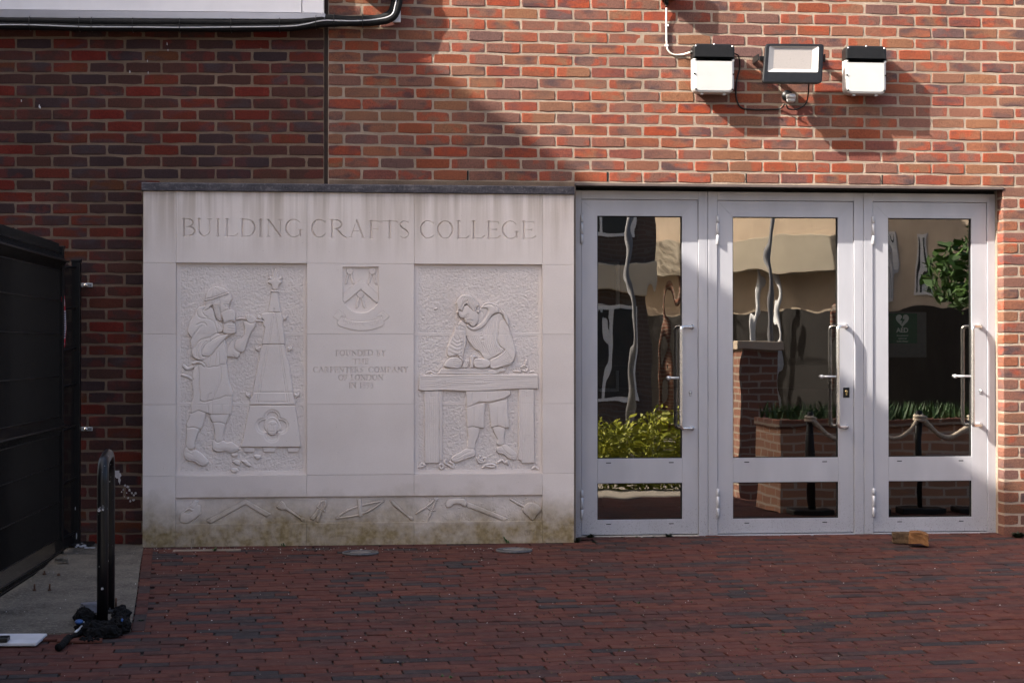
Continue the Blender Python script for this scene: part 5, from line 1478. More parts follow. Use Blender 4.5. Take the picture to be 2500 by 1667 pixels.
fl = empty('floodlight', (PY(1935, 215).x, 0, PY(1935, 215).z), 'square black floodlight with pale lens, tilted on its bracket', 'floodlight')
def fp(px, py, y=-0.17): return PY(px, py, y)
c4 = [fp(1870, 106), fp(2014, 107), fp(2004, 206), fp(1859, 204)]
cen = sum(c4, Vector()) / 4
tl = 0.16                                     # leans: the top stands further out
def fpt(px, py, d):                           # point on the tilted face, d behind it
    p = fp(px, py); s = (p.z - cen.z); return Vector((p.x, p.y + s * tl + d, p.z - d * tl))
def rquad(pxs, d, r=5, n=4):
    P = []; m = len(pxs)
    for i in range(m):
        a, b, c = np.array(pxs[i - 1]), np.array(pxs[i]), np.array(pxs[(i + 1) % m])
        u, v = (a - b) / np.linalg.norm(a - b), (c - b) / np.linalg.norm(c - b)
        for k in range(n + 1):
            f = k / n; q = b + u * r * (1 - f) ** 2 + v * r * f ** 2
            P.append(fpt(q[0], q[1], d))
    return P
def loft(mb, rings, cap0=True, cap1=True):
    n = len(rings[0]); vs = [p for r_ in rings for p in r_]; fs = []
    for k in range(len(rings) - 1):
        for i in range(n):
            j = (i + 1) % n; fs.append((k * n + i, k * n + j, (k + 1) * n + j, (k + 1) * n + i))
    if cap0: fs.append(tuple(range(n - 1, -1, -1)))
    if cap1: fs.append(tuple((len(rings) - 1) * n + i for i in range(n)))
    mb.add(vs, fs)
body = [(1870, 106), (2014, 107), (2004, 206), (1859, 204)]
lens = [(1880, 112), (2001, 113), (1996, 178), (1873, 177)]
inn = [(1893, 115), (1986, 117), (1982, 169), (1888, 168)]
mb = MB(fl.location)
loft(mb, [rquad(body, 0.0, 9), rquad([(1872, 108), (2012, 109), (2002, 204), (1861, 202)], 0.035, 9), rquad([(1890, 122), (1990, 123), (1984, 190), (1882, 189)], 0.055, 6)], False, True)
loft(mb, [rquad(body, 0.0, 9), rquad([(1873, 109), (2011, 110), (2001, 203), (1862, 201)], -0.003, 8), rquad(lens, -0.003, 4)], False, False)
mb.build('housing', M['black'], fl)
mb = MB(fl.location); loft(mb, [rquad(lens, -0.003, 4), rquad(inn, 0.010, 3)], False, False); mb.build('reflector', M['lens_rim'], fl)
mb = MB(fl.location); loft(mb, [rquad(inn, 0.010, 3), rquad(inn, 0.014, 3)], True, False); mb.build('lens', M['lens'], fl)
mb = MB(fl.location)
pA, pB = PY(1853, 134), PY(2026, 130)
yw = -0.012
for px, sx in ((1850, -1), (2012, 1)):
    a = PY(px, 138, -0.13); w = PY(px + 8, 150, -0.0)
    mb.box(a.x - 0.004, a.x + 0.004, -0.15, -0.001, a.z - 0.030, a.z + 0.012, 0.002)
a, b = PY(1853, 138, 0), PY(2014, 138, 0)
mb.box(a.x, b.x, -0.010, -0.002, a.z - 0.030, a.z + 0.0, 0.002)
mb.build('bracket', M['black'], fl)

pir = empty('motion_sensor', PY(1930, 262), 'small black and white motion sensor under the floodlight', 'sensor')
mb = MB(pir.location); p = PY(1920, 235); mb.cyl((p.x, -0.001, p.z), (p.x, -0.030, p.z), 0.034, 20); mb.cyl((p.x, -0.030, p.z), (p.x + 0.012, -0.075, p.z - 0.012), 0.018, 14); mb.build('mount', M['black'], pir)
q_ = Vector((p.x + 0.010, -0.075, p.z - 0.018))
mb = MB(pir.location); mb.tube([q_ + Vector((0, 0, 0.020)), q_ + Vector((0, 0, 0.012)), q_ + Vector((0, 0, -0.012))], [0.024, 0.031, 0.030], 18); mb.build('head', M['zinc'], pir)
mb = MB(pir.location); mb.tube([q_ + Vector((0, 0, -0.012)), q_ + Vector((0, 0, -0.026)), q_ + Vector((0, 0, -0.034))], [0.028, 0.027, 0.016], 18); mb.build('dome', M['white_diff'], pir)

def cable(name, pxs, y, r, mat, label, n=6):
    P = [PY(*q, (q[2] if len(q) > 2 else y)) if False else PY(q[0], q[1], y if len(q) < 3 else q[2]) for q in pxs]
    P = [Vector(v) for v in catmull([tuple(p) for p in P], False, n)]
    mb = MB(P[0]); mb.tube(P, r, 10); o = mb.build(name, mat, None, P[0]); tag(o, label, 'cable'); return o
cable('cable', [(1794, 132, -0.06), (1803, 138, -0.03), (1806, 165), (1799, 195), (1797, 235), (1808, 262), (1835, 268), (1880, 268), (1905, 266), (1916, 255, -0.05)], -0.008, 0.0048, M['black'], 'black cable looping from the bulkhead light to the motion sensor')
cable('cable', [(1975, 196, -0.10), (1973, 232, -0.03), (1966, 255), (1945, 267), (1925, 266, -0.03), (1920, 256, -0.05)], -0.010, 0.0048, M['black'], 'black cable from the floodlight down to the motion sensor')
cable('cable', [(1627, 20, -0.02), (1627, 60), (1628, 110), (1633, 126), (1645, 134), (1665, 134), (1684, 129, -0.05), (1692, 128, -0.07)], -0.008, 0.0056, M['white_cable'], 'white cable running down the bricks to the bulkhead light')
for px, py in ((1626, 63), (1625, 112)):
    p = PY(px, py, -0.008); mb = MB(p); mb.box(p.x - 0.004, p.x + 0.018, -0.014, 0.0, p.z - 0.006, p.z + 0.006, 0.002); o = mb.build('cable_clip', M['white_pl'], None, p); tag(o, 'white clip holding the white cable to the bricks', 'clip', 'clips on the white cable')
jb = empty('junction_box', (PY(1626, -40).x, 0, PY(1626, 20).z), 'black junction box with cable gland at the head of the white cable', 'junction box')
a = PY(1610, 2); b = PY(1648, -70)
mb = MB(jb.location); mb.box(a.x, b.x, -0.10, -0.001, a.z, b.z, 0.008); mb.build('box', M['black'], jb)
p = PY(1627, 10, -0.02); mb = MB(jb.location); mb.cyl((p.x, -0.02, p.z + 0.05), (p.x, -0.02, p.z - 0.006), 0.014, 14); mb.cyl((p.x, -0.02, p.z - 0.006), (p.x, -0.02, p.z - 0.02), 0.009, 12); mb.build('gland', M['black'], jb)
p = PY(1690, 128, -0.075); mb = MB(p); mb.cyl((p.x - 0.012, -0.075, p.z), (p.x + 0.02, -0.075, p.z), 0.012, 14); o = mb.build('cable_gland', M['black'], None, p); tag(o, 'black cable gland on the side of the bulkhead light', 'gland')

# ================================================================== white sign, trim and pipes at the top left
sg = empty('sign_box', PL(400, 30, 0.0), 'long white sign box with silver lower trim above the pipes', 'sign')
def lw(px, py, out): return PL(px, py, out)
def lprism(parent, name, mat, pts, o0, o1, bev=0.0):
    """polygon in pixels at distance o1 from the left wall, extruded back to o0"""
    F_ = [PL(x, y, o1) for x, y in pts]; B_ = [p - ln_ * (o1 - o0) for p in F_]
    n = len(pts); bm = bmesh.new(); vf = [bm.verts.new(p) for p in F_]; vb = [bm.verts.new(p) for p in B_]
    ff = bm.faces.new(vf); bm.faces.new(vb[::-1])
    for i in range(n): bm.faces.new((vf[(i + 1) % n], vf[i], vb[i], vb[(i + 1) % n]))
    bmesh.ops.recalc_face_normals(bm, faces=bm.faces[:])
    if bev: bmesh.ops.bevel(bm, geom=list(ff.edges), offset=bev, segments=2, affect='EDGES')
    mb = MB(parent.location if parent else (0, 0, 0)); mb.bm(bm); return mb.build(name, mat, parent)
lprism(sg, 'face', M['white_pl'], [(-80, -140), (736, -140), (736, 31), (-80, 22)], 0.01, 0.072)
lprism(sg, 'face', M['white_pl'], [(738, -140), (790, -140), (790, 32), (738, 31.3)], 0.01, 0.071)
lprism(sg, 'trim', plain('satin_trim', (0.40, 0.39, 0.42), 0.35, 0.5, 0.05, 8), [(-80, 22.5), (790, 33), (794, 34), (794, 47.5), (-80, 43)], 0.01, 0.088, 0.002)
lprism(sg, 'soffit', M['black'], [(-80, 43.5), (792, 48), (792, 52), (-80, 50)], 0.01, 0.07)
for px, py in ((786, 35), (741, 29)):
    p = PL(px, py, 0.09); mb = MB(sg.location); mb.cyl(p, p - ln_ * -0.004, 0.004, 8); mb.build('screw', M['zinc'], sg)
def pipe(pxs, r, label, hl=None):
    P = [PL(x, y, o) if x < 795 else PY(x, y, -o) for x, y, o in pxs]
    P = [Vector(v) for v in catmull([tuple(p) for p in P], False, 8)]
    P = [p + Vector((0, 0, random.gauss(0, 0.0007))) for p in P]
    mb = MB(P[0]); mb.tube(P, r, 14); o = mb.build('insulated_pipe', M['foam'], None, P[0]); tag(o, label, 'pipe', 'insulated pipes below the white sign'); return o
pipe([(-80, 50, 0.075), (60, 52, 0.075), (200, 54, 0.075), (330, 56, 0.075), (450, 56, 0.075), (560, 57, 0.072), (700, 55, 0.07), (760, 51, 0.07), (800, 46, 0.06), (860, 49, 0.05), (920, 46, 0.045), (950, 36, 0.045), (962, 14, 0.045), (964, -20, 0.045), (964, -160, 0.045)], 0.0245, 'upper black foam pipe under the white sign, turning up the wall')
pipe([(-80, 64, 0.085), (60, 65, 0.085), (200, 68, 0.085), (330, 69, 0.085), (450, 69, 0.085), (560, 70, 0.082), (700, 68, 0.08), (760, 62, 0.078), (800, 58, 0.07), (860, 56, 0.072), (920, 54, 0.07), (957, 44, 0.07), (971, 18, 0.07), (974, -20, 0.07), (974, -160, 0.07)], 0.0235, 'lower black foam pipe under the white sign, turning up the wall')
cab = [(-80, 62, 0.108), (60, 61.5, 0.108), (200, 66, 0.108), (330, 67, 0.108), (450, 68, 0.108), (560, 67, 0.105), (700, 65, 0.102), (745, 60, 0.10), (790, 51, 0.098), (860, 52, 0.092), (920, 48, 0.09), (955, 38, 0.09), (965, 14, 0.09), (968, -20, 0.09), (968, -160, 0.09)]
P = [PL(x, y, o) if x < 795 else PY(x, y, -o) for x, y, o in cab]
P = [Vector(v) for v in catmull([tuple(p) for p in P], False, 8)]
mb = MB(P[0]); mb.tube(P, 0.0042, 8); o = mb.build('cable', plain('grey_cable', (0.42, 0.42, 0.44), 0.4), None, P[0]); tag(o, 'thin grey cable strapped along the black pipes', 'cable')
for px, py in ((74, 58), (195, 60), (225, 60), (325, 62), (440, 63), (565, 63), (683, 62), (772, 56), (816, 51), (886, 52)):
    P = PL(px, py, 0.08) if px < 795 else PY(px, py, -0.062)
    ring = [P + ln_ * 0.036 * math.cos(a) + Vector((0, 0, 0.046 * math.sin(a))) for a in np.linspace(0, 2 * math.pi, 17)[:-1]]
    mb = MB(P); mb.tube(ring, 0.0022, 6, True); o = mb.build('cable_tie', M['black'], None, P); tag(o, 'black tie round the insulated pipes', 'cable tie', 'ties along the insulated pipes')
p = PY(972, 52, -0.0); mb = MB(p); a_ = PY(958, 56); b_ = PY(978, -8); mb.box(a_.x, b_.x, -0.024, -0.002, a_.z, b_.z, 0.002); o = mb.build('pipe_bracket', M['white_pl'], None, p); tag(o, 'white trunking behind the bend of the black pipes', 'trunking')
# unseen disc added just above the picture to cast the rounded shadow by the pipes
al = PY(875, -78); mb = MB(al); mb.prism([(al.x + 0.14 * math.cos(a), al.z + 0.13 * math.sin(a)) for a in np.linspace(0, 2 * math.pi, 25)[:-1]], -0.15, -0.002, 0.01)
o = mb.build('shadow_disc', M['white_pl'], None, al); tag(o, 'unseen round disc added high on the wall to cast the shadow beside the pipes', 'shadow caster')
# ================================================================== fence in the corner
W1 = PG(144, 1352); W0 = PG(0, 1478); WP = PG(186, 1338)
W1.z = W0.z = 0.0; W1z = W1
WP = Vector((PL(186, 900, 0.10).x, PL(186, 900, 0.10).y, 0))
dirf = (W0 - W1).normalized(); WE = W1 + dirf * 3.4
nf = Vector((0, 0, 1)).cross(dirf); 
if nf.x < 0: nf = -nf
def fold(z):
    for zc in (0.03, 0.755, 1.735):
        d = abs(z - zc)
        if d < 0.05: return 0.050 * (1 - d / 0.05)
    return 0.0
fen = empty('mesh_fence', W1, 'black wire mesh fence panel with folded ribs, running out from the wall', 'fence')
mb = MB(W1)
zs = [-0.045, -0.02, 0.03, 0.08, 0.40, 0.705, 0.755, 0.805, 1.25, 1.685, 1.735, 1.785, 1.845]
n = int(3.3 / 0.0175)
for i in range(n):
    b = W1 + dirf * (0.03 + i * 0.0175)
    vs = []; r = 0.0016
    for z in zs:
        c = b + nf * fold(z) + Vector((0, 0, z))
        vs += [c + dirf * r + nf * r, c - dirf * r + nf * r, c - dirf * r - nf * r, c + dirf * r - nf * r]
    fs = [(4 * k + a, 4 * k + (a + 1) % 4, 4 * k + 4 + (a + 1) % 4, 4 * k + 4 + a) for k in range(len(zs) - 1) for a in range(4)]
    mb.add(vs, fs)
o = mb.build('mesh_wires', M['blackpaint'], fen); o['kind'] = 'stuff'
for z in (-0.03, 0.03, 0.085, 0.30, 0.52, 0.70, 0.755, 0.81, 1.05, 1.30, 1.50, 1.68, 1.735, 1.79):
    off = nf * (fold(z) + 0.004); mb = MB(W1)
    r = 0.0055 if fold(z) > 0.04 else 0.003
    mb.tube([W1 + off + Vector((0, 0, z)), WE + off + Vector((0, 0, z))], r, 6); mb.build('cross_wire', M['blackpaint'], fen)
# solid folded rails catch the light along the ribs
for zc in (1.735,):
    mb = MB(W1)
    a, b = W1 + Vector((0, 0, zc)), WE + Vector((0, 0, zc))
    k = 0.046
    vs = [a + nf * 0.001 + Vector((0, 0, 0.047)), a + nf * k, a + nf * 0.001 - Vector((0, 0, 0.047)), b + nf * 0.001 + Vector((0, 0, 0.047)), b + nf * k, b + nf * 0.001 - Vector((0, 0, 0.047))]
    mb.add(vs, [(0, 1, 4, 3), (1, 2, 5, 4), (0, 2, 1), (3, 4, 5), (0, 3, 5, 2)]); mb.build('folded_rail', M['blackpaint'], fen)
def post(parent, p, h, w, name='post'):
    mb = MB(parent.location); Mx = Matrix.Translation(p) @ Matrix.Rotation(math.atan2(dirf.y, dirf.x), 4, 'Z')
    mb.box(-w, w, -w, w, -0.04, h, 0.003, Mx); mb.box(-w - 0.004, w + 0.004, -w - 0.004, w + 0.004, h - 0.001, h + 0.016, 0.003, Mx); return mb.build(name, M['blackpaint'], parent)
post(fen, W1 - dirf * 0.012, 1.815, 0.022)
mb = MB(W1); Mx = Matrix.Translation(W1 + dirf * 1.75 - nf * 0.04) @ Matrix.Rotation(math.atan2(dirf.y, dirf.x), 4, 'Z'); mb.box(-0.03, 0.03, -0.03, 0.03, -0.2, 1.84, 0.003, Mx); mb.build('post', M['blackpaint'], fen)
# narrow gate leaf between fence and wall
d2 = (WP - W1); d2.z = 0; L2 = d2.length; d2.normalize(); n2 = Vector((0, 0, 1)).cross(d2)
if n2.x < 0: n2 = -n2
gate = empty('mesh_gate', WP, 'narrow black mesh infill gate hung beside the brick wall, red sticker on it', 'gate')
post(gate, WP, 1.75, 0.026)
mb = MB(WP)
for i in range(int((L2 - 0.06) / 0.02)):
    b = W1 + d2 * (0.035 + i * 0.02); mb.box(-0.002, 0.002, -0.002, 0.002, 0.06, 1.72, 0, Matrix.Translation(b) @ Matrix.Rotation(math.atan2(d2.y, d2.x), 4, 'Z'))
o = mb.build('mesh_wires', M['blackpaint'], gate); o['kind'] = 'stuff'
for z in (0.07, 0.40, 0.72, 0.98, 1.20, 1.45, 1.70):
    mb = MB(WP); mb.tube([W1z + Vector((0, 0, z)) + n2 * 0.004, WP + Vector((0, 0, z + 0.02)) + n2 * 0.004], 0.007, 6); mb.build('cross_bar', M['blackpaint'], gate)
mb = MB(WP); pA = W1 + d2 * 0.02; pB = WP - d2 * 0.03
mb.add([pA + Vector((0, 0, 0.012)), pB + Vector((0, 0, 0.012)), pB + Vector((0, 0, 0.05)), pA + Vector((0, 0, 0.16))], [(0, 1, 2, 3)]); mb.build('kick_plate', M['blackpaint'], gate)
# base plate with paint drips
mb = MB(WP); mb.box(WP.x - 0.09, WP.x + 0.11, WP.y - 0.10, WP.y + 0.06, 0.0065, 0.02, 0.003); mb.build('base_plate', M['blackpaint'], gate)
mb = MB(WP)
for px, py, a, b in [(186, 1334, 3, 2), (190, 1330, 5, 3), (198, 1333, 6, 2.5), (206, 1331, 6, 3), (212, 1336, 7, 2), (224, 1336, 8, 2), (187, 1308, 1.5, 7), (176, 1309, 1.5, 5), (184, 1240, 1, 5), (200, 1326, 3, 2)]:
    c = PPL(px, py, WP + Vector((0, -0.03, 0)), Vector((0.3, -1, 0)).normalized()); 
    if c.z < 0.02: c = PG(px, py, 0.021)
    for q in range(1):
        vs = [c + Vector((a / 390 * math.cos(t_) * random.uniform(0.7, 1.2), -0.002, abs(b / 390) * math.sin(t_) * random.uniform(0.7, 1.2))) for t_ in np.linspace(0, 2 * math.pi, 9)[:-1]]; mb.add(vs, [tuple(range(8))])
mb.build('paint_drip', M['splash'], gate)['kind'] = 'stuff'
# sticker
stk = PPL(155, 785, W1 + n2 * 0.016, n2)
def sq(px, py): return PPL(px, py, W1 + n2 * 0.016, n2)
def stick(name, mat, pts, parent=None, dn=0.0):
    P = [sq(x, y) + n2 * dn for x, y in pts]; n_ = len(P)
    mb = MB(gate.location); mb.add(P + [p - n2 * 0.0012 for p in P], [tuple(range(n_)), tuple(range(2 * n_ - 1, n_ - 1, -1))] + [((i + 1) % n_, i, n_ + i, n_ + (i + 1) % n_) for i in range(n_)])
    return mb.build(name, mat, parent or gate)
st = stick('sticker', M['red_label'], [(150.5, 725), (158, 722), (162, 800), (158.5, 847), (151.5, 847), (154, 800)])
M['stk_ink'] = plain('sticker_ink', (0.05, 0.04, 0.08), 0.6)
stick('sticker_panel', M['white_label'], [(152, 731), (157.6, 730), (158.2, 747), (153, 748)], st, 0.0008)
stick('sticker_panel', M['white_label'], [(154, 759), (160, 758), (161.2, 800), (158.8, 826), (153, 828), (155, 800)], st, 0.0008)
for k in range(11): stick('sticker_print', M['stk_ink'], [(155.5, 763 + k * 5.6), (159.4, 762.6 + k * 5.6), (159.5, 765.4 + k * 5.6), (155.6, 765.8 + k * 5.6)], st, 0.0014)
stick('sticker_panel', M['white_label'], [(152.5, 838), (157.5, 837), (157.3, 842), (152.6, 843)], st, 0.0008)
# zinc brackets into the wall
for py in (696, 1047):
    a, b = PL(190, py, 0.02), PL(226, py, 0.006)
    c = (a + b) / 2
    br = empty('wall_bracket', PL(208, py, 0.0), 'zinc strap bolted to the wall, %s of the pair beside the mesh gate' % ('upper' if py < 800 else 'lower'), 'bracket', 'gate straps')
    Mx = Matrix.Translation(PL(208, py, 0.012)) @ Matrix.Rotation(LROT, 4, 'Z')
    mb = MB(br.location); mb.box(-0.050, 0.046, -0.004, 0.004, -0.0125, 0.0125, 0.003, Mx); s0 = mb.build('strap', M['zinc'], br)
    mb = MB(br.location); mb.cyl(Mx @ Vector((0.006, -0.004, 0)), Mx @ Vector((0.006, -0.013, 0)), 0.0115, 6); mb.build('bolt', M['steel'], br)
    for xx in (0.024, 0.036):
        mb = MB(br.location); mb.box(xx - 0.004, xx + 0.004, -0.0050, 0.002, -0.006, 0.006, 0.001, Mx); mb.build('slot', M['dark'], br)

# ================================================================== bike hoop
A = PG(250, 1527, 0.006); B = PG(275, 1489, 0.006)
B = PG(267, 1490, 0.006)
hoop = empty('bike_stand', A, 'black tubular bike hoop with chipped paint standing on the concrete', 'bike stand')
H_ = 0.785; rr = 0.10
hd_ = (B - A); hd_.z = 0; hl = hd_.length; hd_.normalize()
P = [A + Vector((0, 0, 0.0)), A + Vector((0, 0, 0.3)), A + Vector((0, 0, H_ - rr))]
for k in range(1, 7):
    a = R(90 * k / 6); P.append(A + hd_ * (rr - rr * math.cos(a)) + Vector((0, 0, H_ - rr + rr * math.sin(a))))
for k in range(0, 7):
    a = R(90 * k / 6); P.append(B - hd_ * (rr - rr * math.sin(a)) + Vector((0, 0, H_ - rr + rr * math.cos(a))))
P += [B + Vector((0, 0, 0.3)), B]
t = NT('chipped_black_paint'); c = t.co()
col = t.mix(t.ramp(t.noise(t.map(c, (1, 1, 0.6)), 55, 3, 0.7), [(0.69, 0.0), (0.71, 1.0)]), (0.004, 0.004, 0.005), (0.36, 0.36, 0.37))
M['chip'] = t.pbr(col, 0.35, 0, t.bump(t.noise(c, 40, 3), 0.1, 0.002), 0.3)
mb = MB(A); mb.tube(P, 0.0265, 18); mb.build('hoop', M['chip'], hoop)
for nm, p in (('foot_plate', A), ('foot_plate', B)):
    mb = MB(A); mb.cyl((p.x, p.y, p.z - 0.004), (p.x, p.y, p.z + 0.010), 0.075, 24); mb.build(nm, M['blackpaint'], hoop)
mb = MB(A)
for px, py, s in ((246, 1240, 1), (251, 1239, 1.2), (241, 1243, 0.8), (250, 1436, 0.7)):
    c = PY(px, py, A.y - 0.027); 
    for q in range(3):
        cc = c + Vector((random.uniform(-0.004, 0.004), 0, random.uniform(-0.006, 0.006)))
        mb.add([cc + Vector((0.004 * s * math.cos(u) * random.uniform(0.6, 1.3), -0.0005, 0.009 * s * math.sin(u) * random.uniform(0.6, 1.3))) for u in np.linspace(0, 2 * math.pi, 8)[:-1]], [tuple(range(7))])
mb.build('paint_chip', M['splash'], hoop)['kind'] = 'stuff'

# cloth bundle tied round its foot
def lump(name, ellipsoids, mat, label, cat, seed=0, amp=0.012, fr=30):
    bm = bmesh.new()
    for c, s in ellipsoids:
        bmesh.ops.create_icosphere(bm, subdivisions=5, radius=1, matrix=Matrix.Translation(c) @ Matrix.Diagonal((*s, 1)))
    bm.normal_update()
    for v in bm.verts:
        q = v.co * fr * 0.5 + Vector((seed, 0, 0)); nn = mnoise.fractal(q, 1.0, 2.0, 3) + 0.9 * (0.45 - abs(mnoise.noise(q * Vector((1.6, 1.6, 1.6)).x + Vector((4, 1, 7))))) * 2.0 - 0.4
        v.co += v.normal * amp * nn
        v.co.z = max(v.co.z, gz(v.co.y) + 0.0075)
    c0 = ellipsoids[0][0]; o_ = (c0[0], c0[1], gz(c0[1])); mb = MB(o_); mb.bm(bm, True)
    o = mb.build(name, mat, None, o_); return tag(o, label, cat)
M['cloth'] = plain('black_cloth', (0.0035, 0.0035, 0.004), 0.85, 0, 0.6, 25, 0.8, 0.15)
M['cloth_blue'] = plain('blue_print', (0.012, 0.05, 0.16), 0.6, 0, 0.4, 20)
el = []
for px, py, sx, sy, sz in [(212, 1522, 0.055, 0.06, 0.055), (200, 1512, 0.04, 0.05, 0.05), (228, 1545, 0.06, 0.06, 0.045), (262, 1550, 0.075, 0.05, 0.040), (295, 1538, 0.055, 0.06, 0.055), (296, 1516, 0.045, 0.06, 0.062), (240, 1552, 0.07, 0.05, 0.03), (275, 1540, 0.05, 0.06, 0.045), (220, 1560, 0.055, 0.03, 0.016), (286, 1530, 0.05, 0.06, 0.045), (250, 1535, 0.06, 0.06, 0.035), (206, 1536, 0.05, 0.05, 0.035), (204, 1518, 0.045, 0.05, 0.045), (297, 1527, 0.045, 0.06, 0.05)]:
    p = PG(px, py + 6, 0.0); el.append(((p.x, p.y, p.z + sz * 0.55), (sx * 0.85, sy * 0.85, sz * 0.8)))
lump('cloth_bundle', el, M['cloth'], 'bundle of black cloth wrapped round the foot of the bike hoop', 'cloth', 2, 0.013, 60)
p0 = [PG(x, y, 0.02) for x, y in [(196, 1542), (180, 1552), (168, 1556), (158, 1566), (150, 1576), (142, 1580)]]
mb = MB(p0[0]); mb.tube([Vector(v) for v in catmull([tuple(v) for v in p0], False, 5)], [0.008 + 0.010 * abs(math.sin(k * 0.9 + math.sin(k * 2.3))) for k in range(26)], 10); o = mb.build('cloth_tail', M['cloth'], None, p0[0]); tag(o, 'twisted black cloth tail trailing from the bundle over the pavers', 'cloth')
for px, py, w, h_, mt, lb in ((193, 1517, 0.020, 0.012, 'cloth_blue', 'blue printed patch on the black bundle'), (297, 1513, 0.010, 0.010, 'cloth_blue', 'small blue patch on the black bundle')):
    c = PG(px, 1540, 0.0); c = PY(px, py, c.y - 0.03); mb = MB(c); bm = bmesh.new(); bmesh.ops.create_icosphere(bm, subdivisions=3, radius=1, matrix=Matrix.Translation(c) @ Matrix.Diagonal((w, 0.03, h_, 1))); mb.bm(bm, True); o = mb.build('cloth_patch', M[mt], None, c); tag(o, lb, 'cloth')
# strap buckle
p0 = [PG(x, y, 0.035) for x, y in [(204, 1518), (200, 1528), (193, 1536), (184, 1542)]]
mb = MB(p0[0]); mb.tube(p0, 0.006, 6); o = mb.build('strap', M['zinc'], None, p0[0]); tag(o, 'pale strap end lying beside the black bundle', 'strap')

# ================================================================== small things on the ground
def rock(name, c, s, mat, label, cat, seed, group=None, rot=0.0, cut=True):
    bm = bmesh.new(); bmesh.ops.create_cube(bm, size=2)
    bmesh.ops.subdivide_edges(bm, edges=bm.edges[:], cuts=4, use_grid_fill=True)
    for v in bm.verts:
        q = v.co.copy(); v.co = q * (0.88 + 0.12 * min(1, 1.45 / q.length)) 
        v.co += Vector((mnoise.noise(q * 1.7 + Vector((seed, 0, 0))), mnoise.noise(q * 1.7 + Vector((0, seed, 3))), mnoise.noise(q * 1.7 + Vector((5, 0, seed))))) * 0.16
        v.co = Vector((v.co.x * s[0], v.co.y * s[1], v.co.z * s[2]))
        if cut and v.co.x > s[0] * 0.35: v.co.z -= (v.co.x - s[0] * 0.35) * 0.5
    zmin = min(v.co.z for v in bm.verts)
    bmesh.ops.transform(bm, matrix=Matrix.Translation((c[0], c[1], -zmin + c[2])) @ Matrix.Rotation(rot, 4, 'Z'), verts=bm.verts[:])
    mb = MB(c); mb.bm(bm); o = mb.build(name, mat, None, c); return tag(o, label, cat, group)
def brkmat(nm, a, b):
    t = NT(nm); c = t.co(); col = t.ramp(t.noise(c, 14, 5, 0.7), [(0.35, a), (0.65, b)]); return t.pbr(col, 0.95, 0, t.bump(t.noise(c, 50, 5, 0.7), 0.7, 0.01), 0.2)
p = PG(2203, 1325, 0.002); rock('broken_brick', p, (0.062, 0.045, 0.032), brkmat('old_stock_brick', (0.055, 0.035, 0.020), (0.13, 0.08, 0.045)), 'brown broken brick on the paving, tucked against the glazed door', 'brick', 2.0, None, -0.25, False)
p = PG(2243, 1333, 0.002); rock('broken_brick', p, (0.058, 0.052, 0.036), brkmat('orange_stock_brick', (0.13, 0.060, 0.024), (0.26, 0.125, 0.052)), 'orange broken brick with a snapped end, in front of the brown one', 'brick', 6.0, None, -0.35)
# drain covers
def drain(px, py, rx, label):
    c = PG(px, py, 0.0); r = (PG(px + rx, py).x - c.x)
    d = empty('drain_cover', c, label, 'drain cover', 'round drain covers by the panel')
    mb = MB(c); ring = [c + Vector((r * math.cos(a), r * math.sin(a), 0.003)) for a in np.linspace(0, 2 * math.pi, 41)[:-1]]; mb.tube(ring, 0.0075, 8, True); mb.build('rim', plain('cast_rim', (0.10, 0.10, 0.105), 0.5, 0.3, 0.4, 60), d)
    mb = MB(c); ring = [c + Vector((r * 0.95 * math.cos(a), r * 0.95 * math.sin(a), 0.0038)) for a in np.linspace(0, 2 * math.pi, 41)[:-1]]; mb.add(ring, [tuple(range(40))]); mb.build('lid', plain('worn_lid', (0.060, 0.055, 0.055), 0.45, 0.3, 0.4, 30), d)
    mb = MB(c); mb.add([c + Vector((r * 0.62 * math.cos(a), r * 0.62 * math.sin(a), 0.0078)) for a in np.linspace(0, 2 * math.pi, 33)[:-1]], [tuple(range(32))]); mb.build('plate', plain('worn_plate', (0.21, 0.20, 0.20), 0.4, 0.5, 0.4, 40), d)
drain(880, 1350, 42, 'round iron drain cover below the founding inscription'); drain(1255, 1344, 42, 'round iron drain cover below the carved date')
# white block and floor bolts
c = PG(52, 1572, 0.0)
a, b = PG(-60, 1581, 0.0), PG(88, 1581, 0.0)
mb = MB(a); d_ = (b - a).normalized(); nn = Vector((-d_.y, d_.x, 0)); Mx = Matrix(((d_.x, nn.x, 0, a.x), (d_.y, nn.y, 0, a.y), (0, GS, 1, a.z), (0, 0, 0, 1)))
mb.box(0, (b - a).length, 0.002, 0.21, 0.0065, 0.022, 0.004, Mx); o = mb.build('white_slab', plain('white_painted_slab', (0.50, 0.49, 0.51), 0.7, 0, 0.12, 9, 0.3), None, a); tag(o, 'white painted slab lying on the pavers at the edge of the concrete', 'slab')
cc_ = PG(6, 1566, 0.022); mb = MB(cc_); mb.box(cc_.x - 0.03, cc_.x + 0.026, cc_.y - 0.03, cc_.y + 0.05, cc_.z + 0.001, cc_.z + 0.022, 0.004); o = mb.build('metal_bracket', M['black'], None, cc_); tag(o, 'small black metal foot on the white slab', 'bracket')
M['rust'] = plain('rusty_steel', (0.09, 0.045, 0.028), 0.85, 0.2, 0.4, 60)
for i, (px, py, h_) in enumerate([(84, 1441, 0.035), (121, 1441, 0.036), (283, 1486, 0.055), (108, 1402, 0.022), (143, 1404, 0.012)]):
    p = PG(px, py, 0.006); mb = MB(p); mb.cyl(p, p + Vector((0.001, 0, h_)), 0.005, 8); mb.cyl(p, p + Vector((0, 0, 0.008)), 0.010, 6); o = mb.build('anchor_bolt', M['rust'], None, p); tag(o, 'rusty bolt stub standing up from the concrete pad', 'bolt', 'old bolts in the concrete')
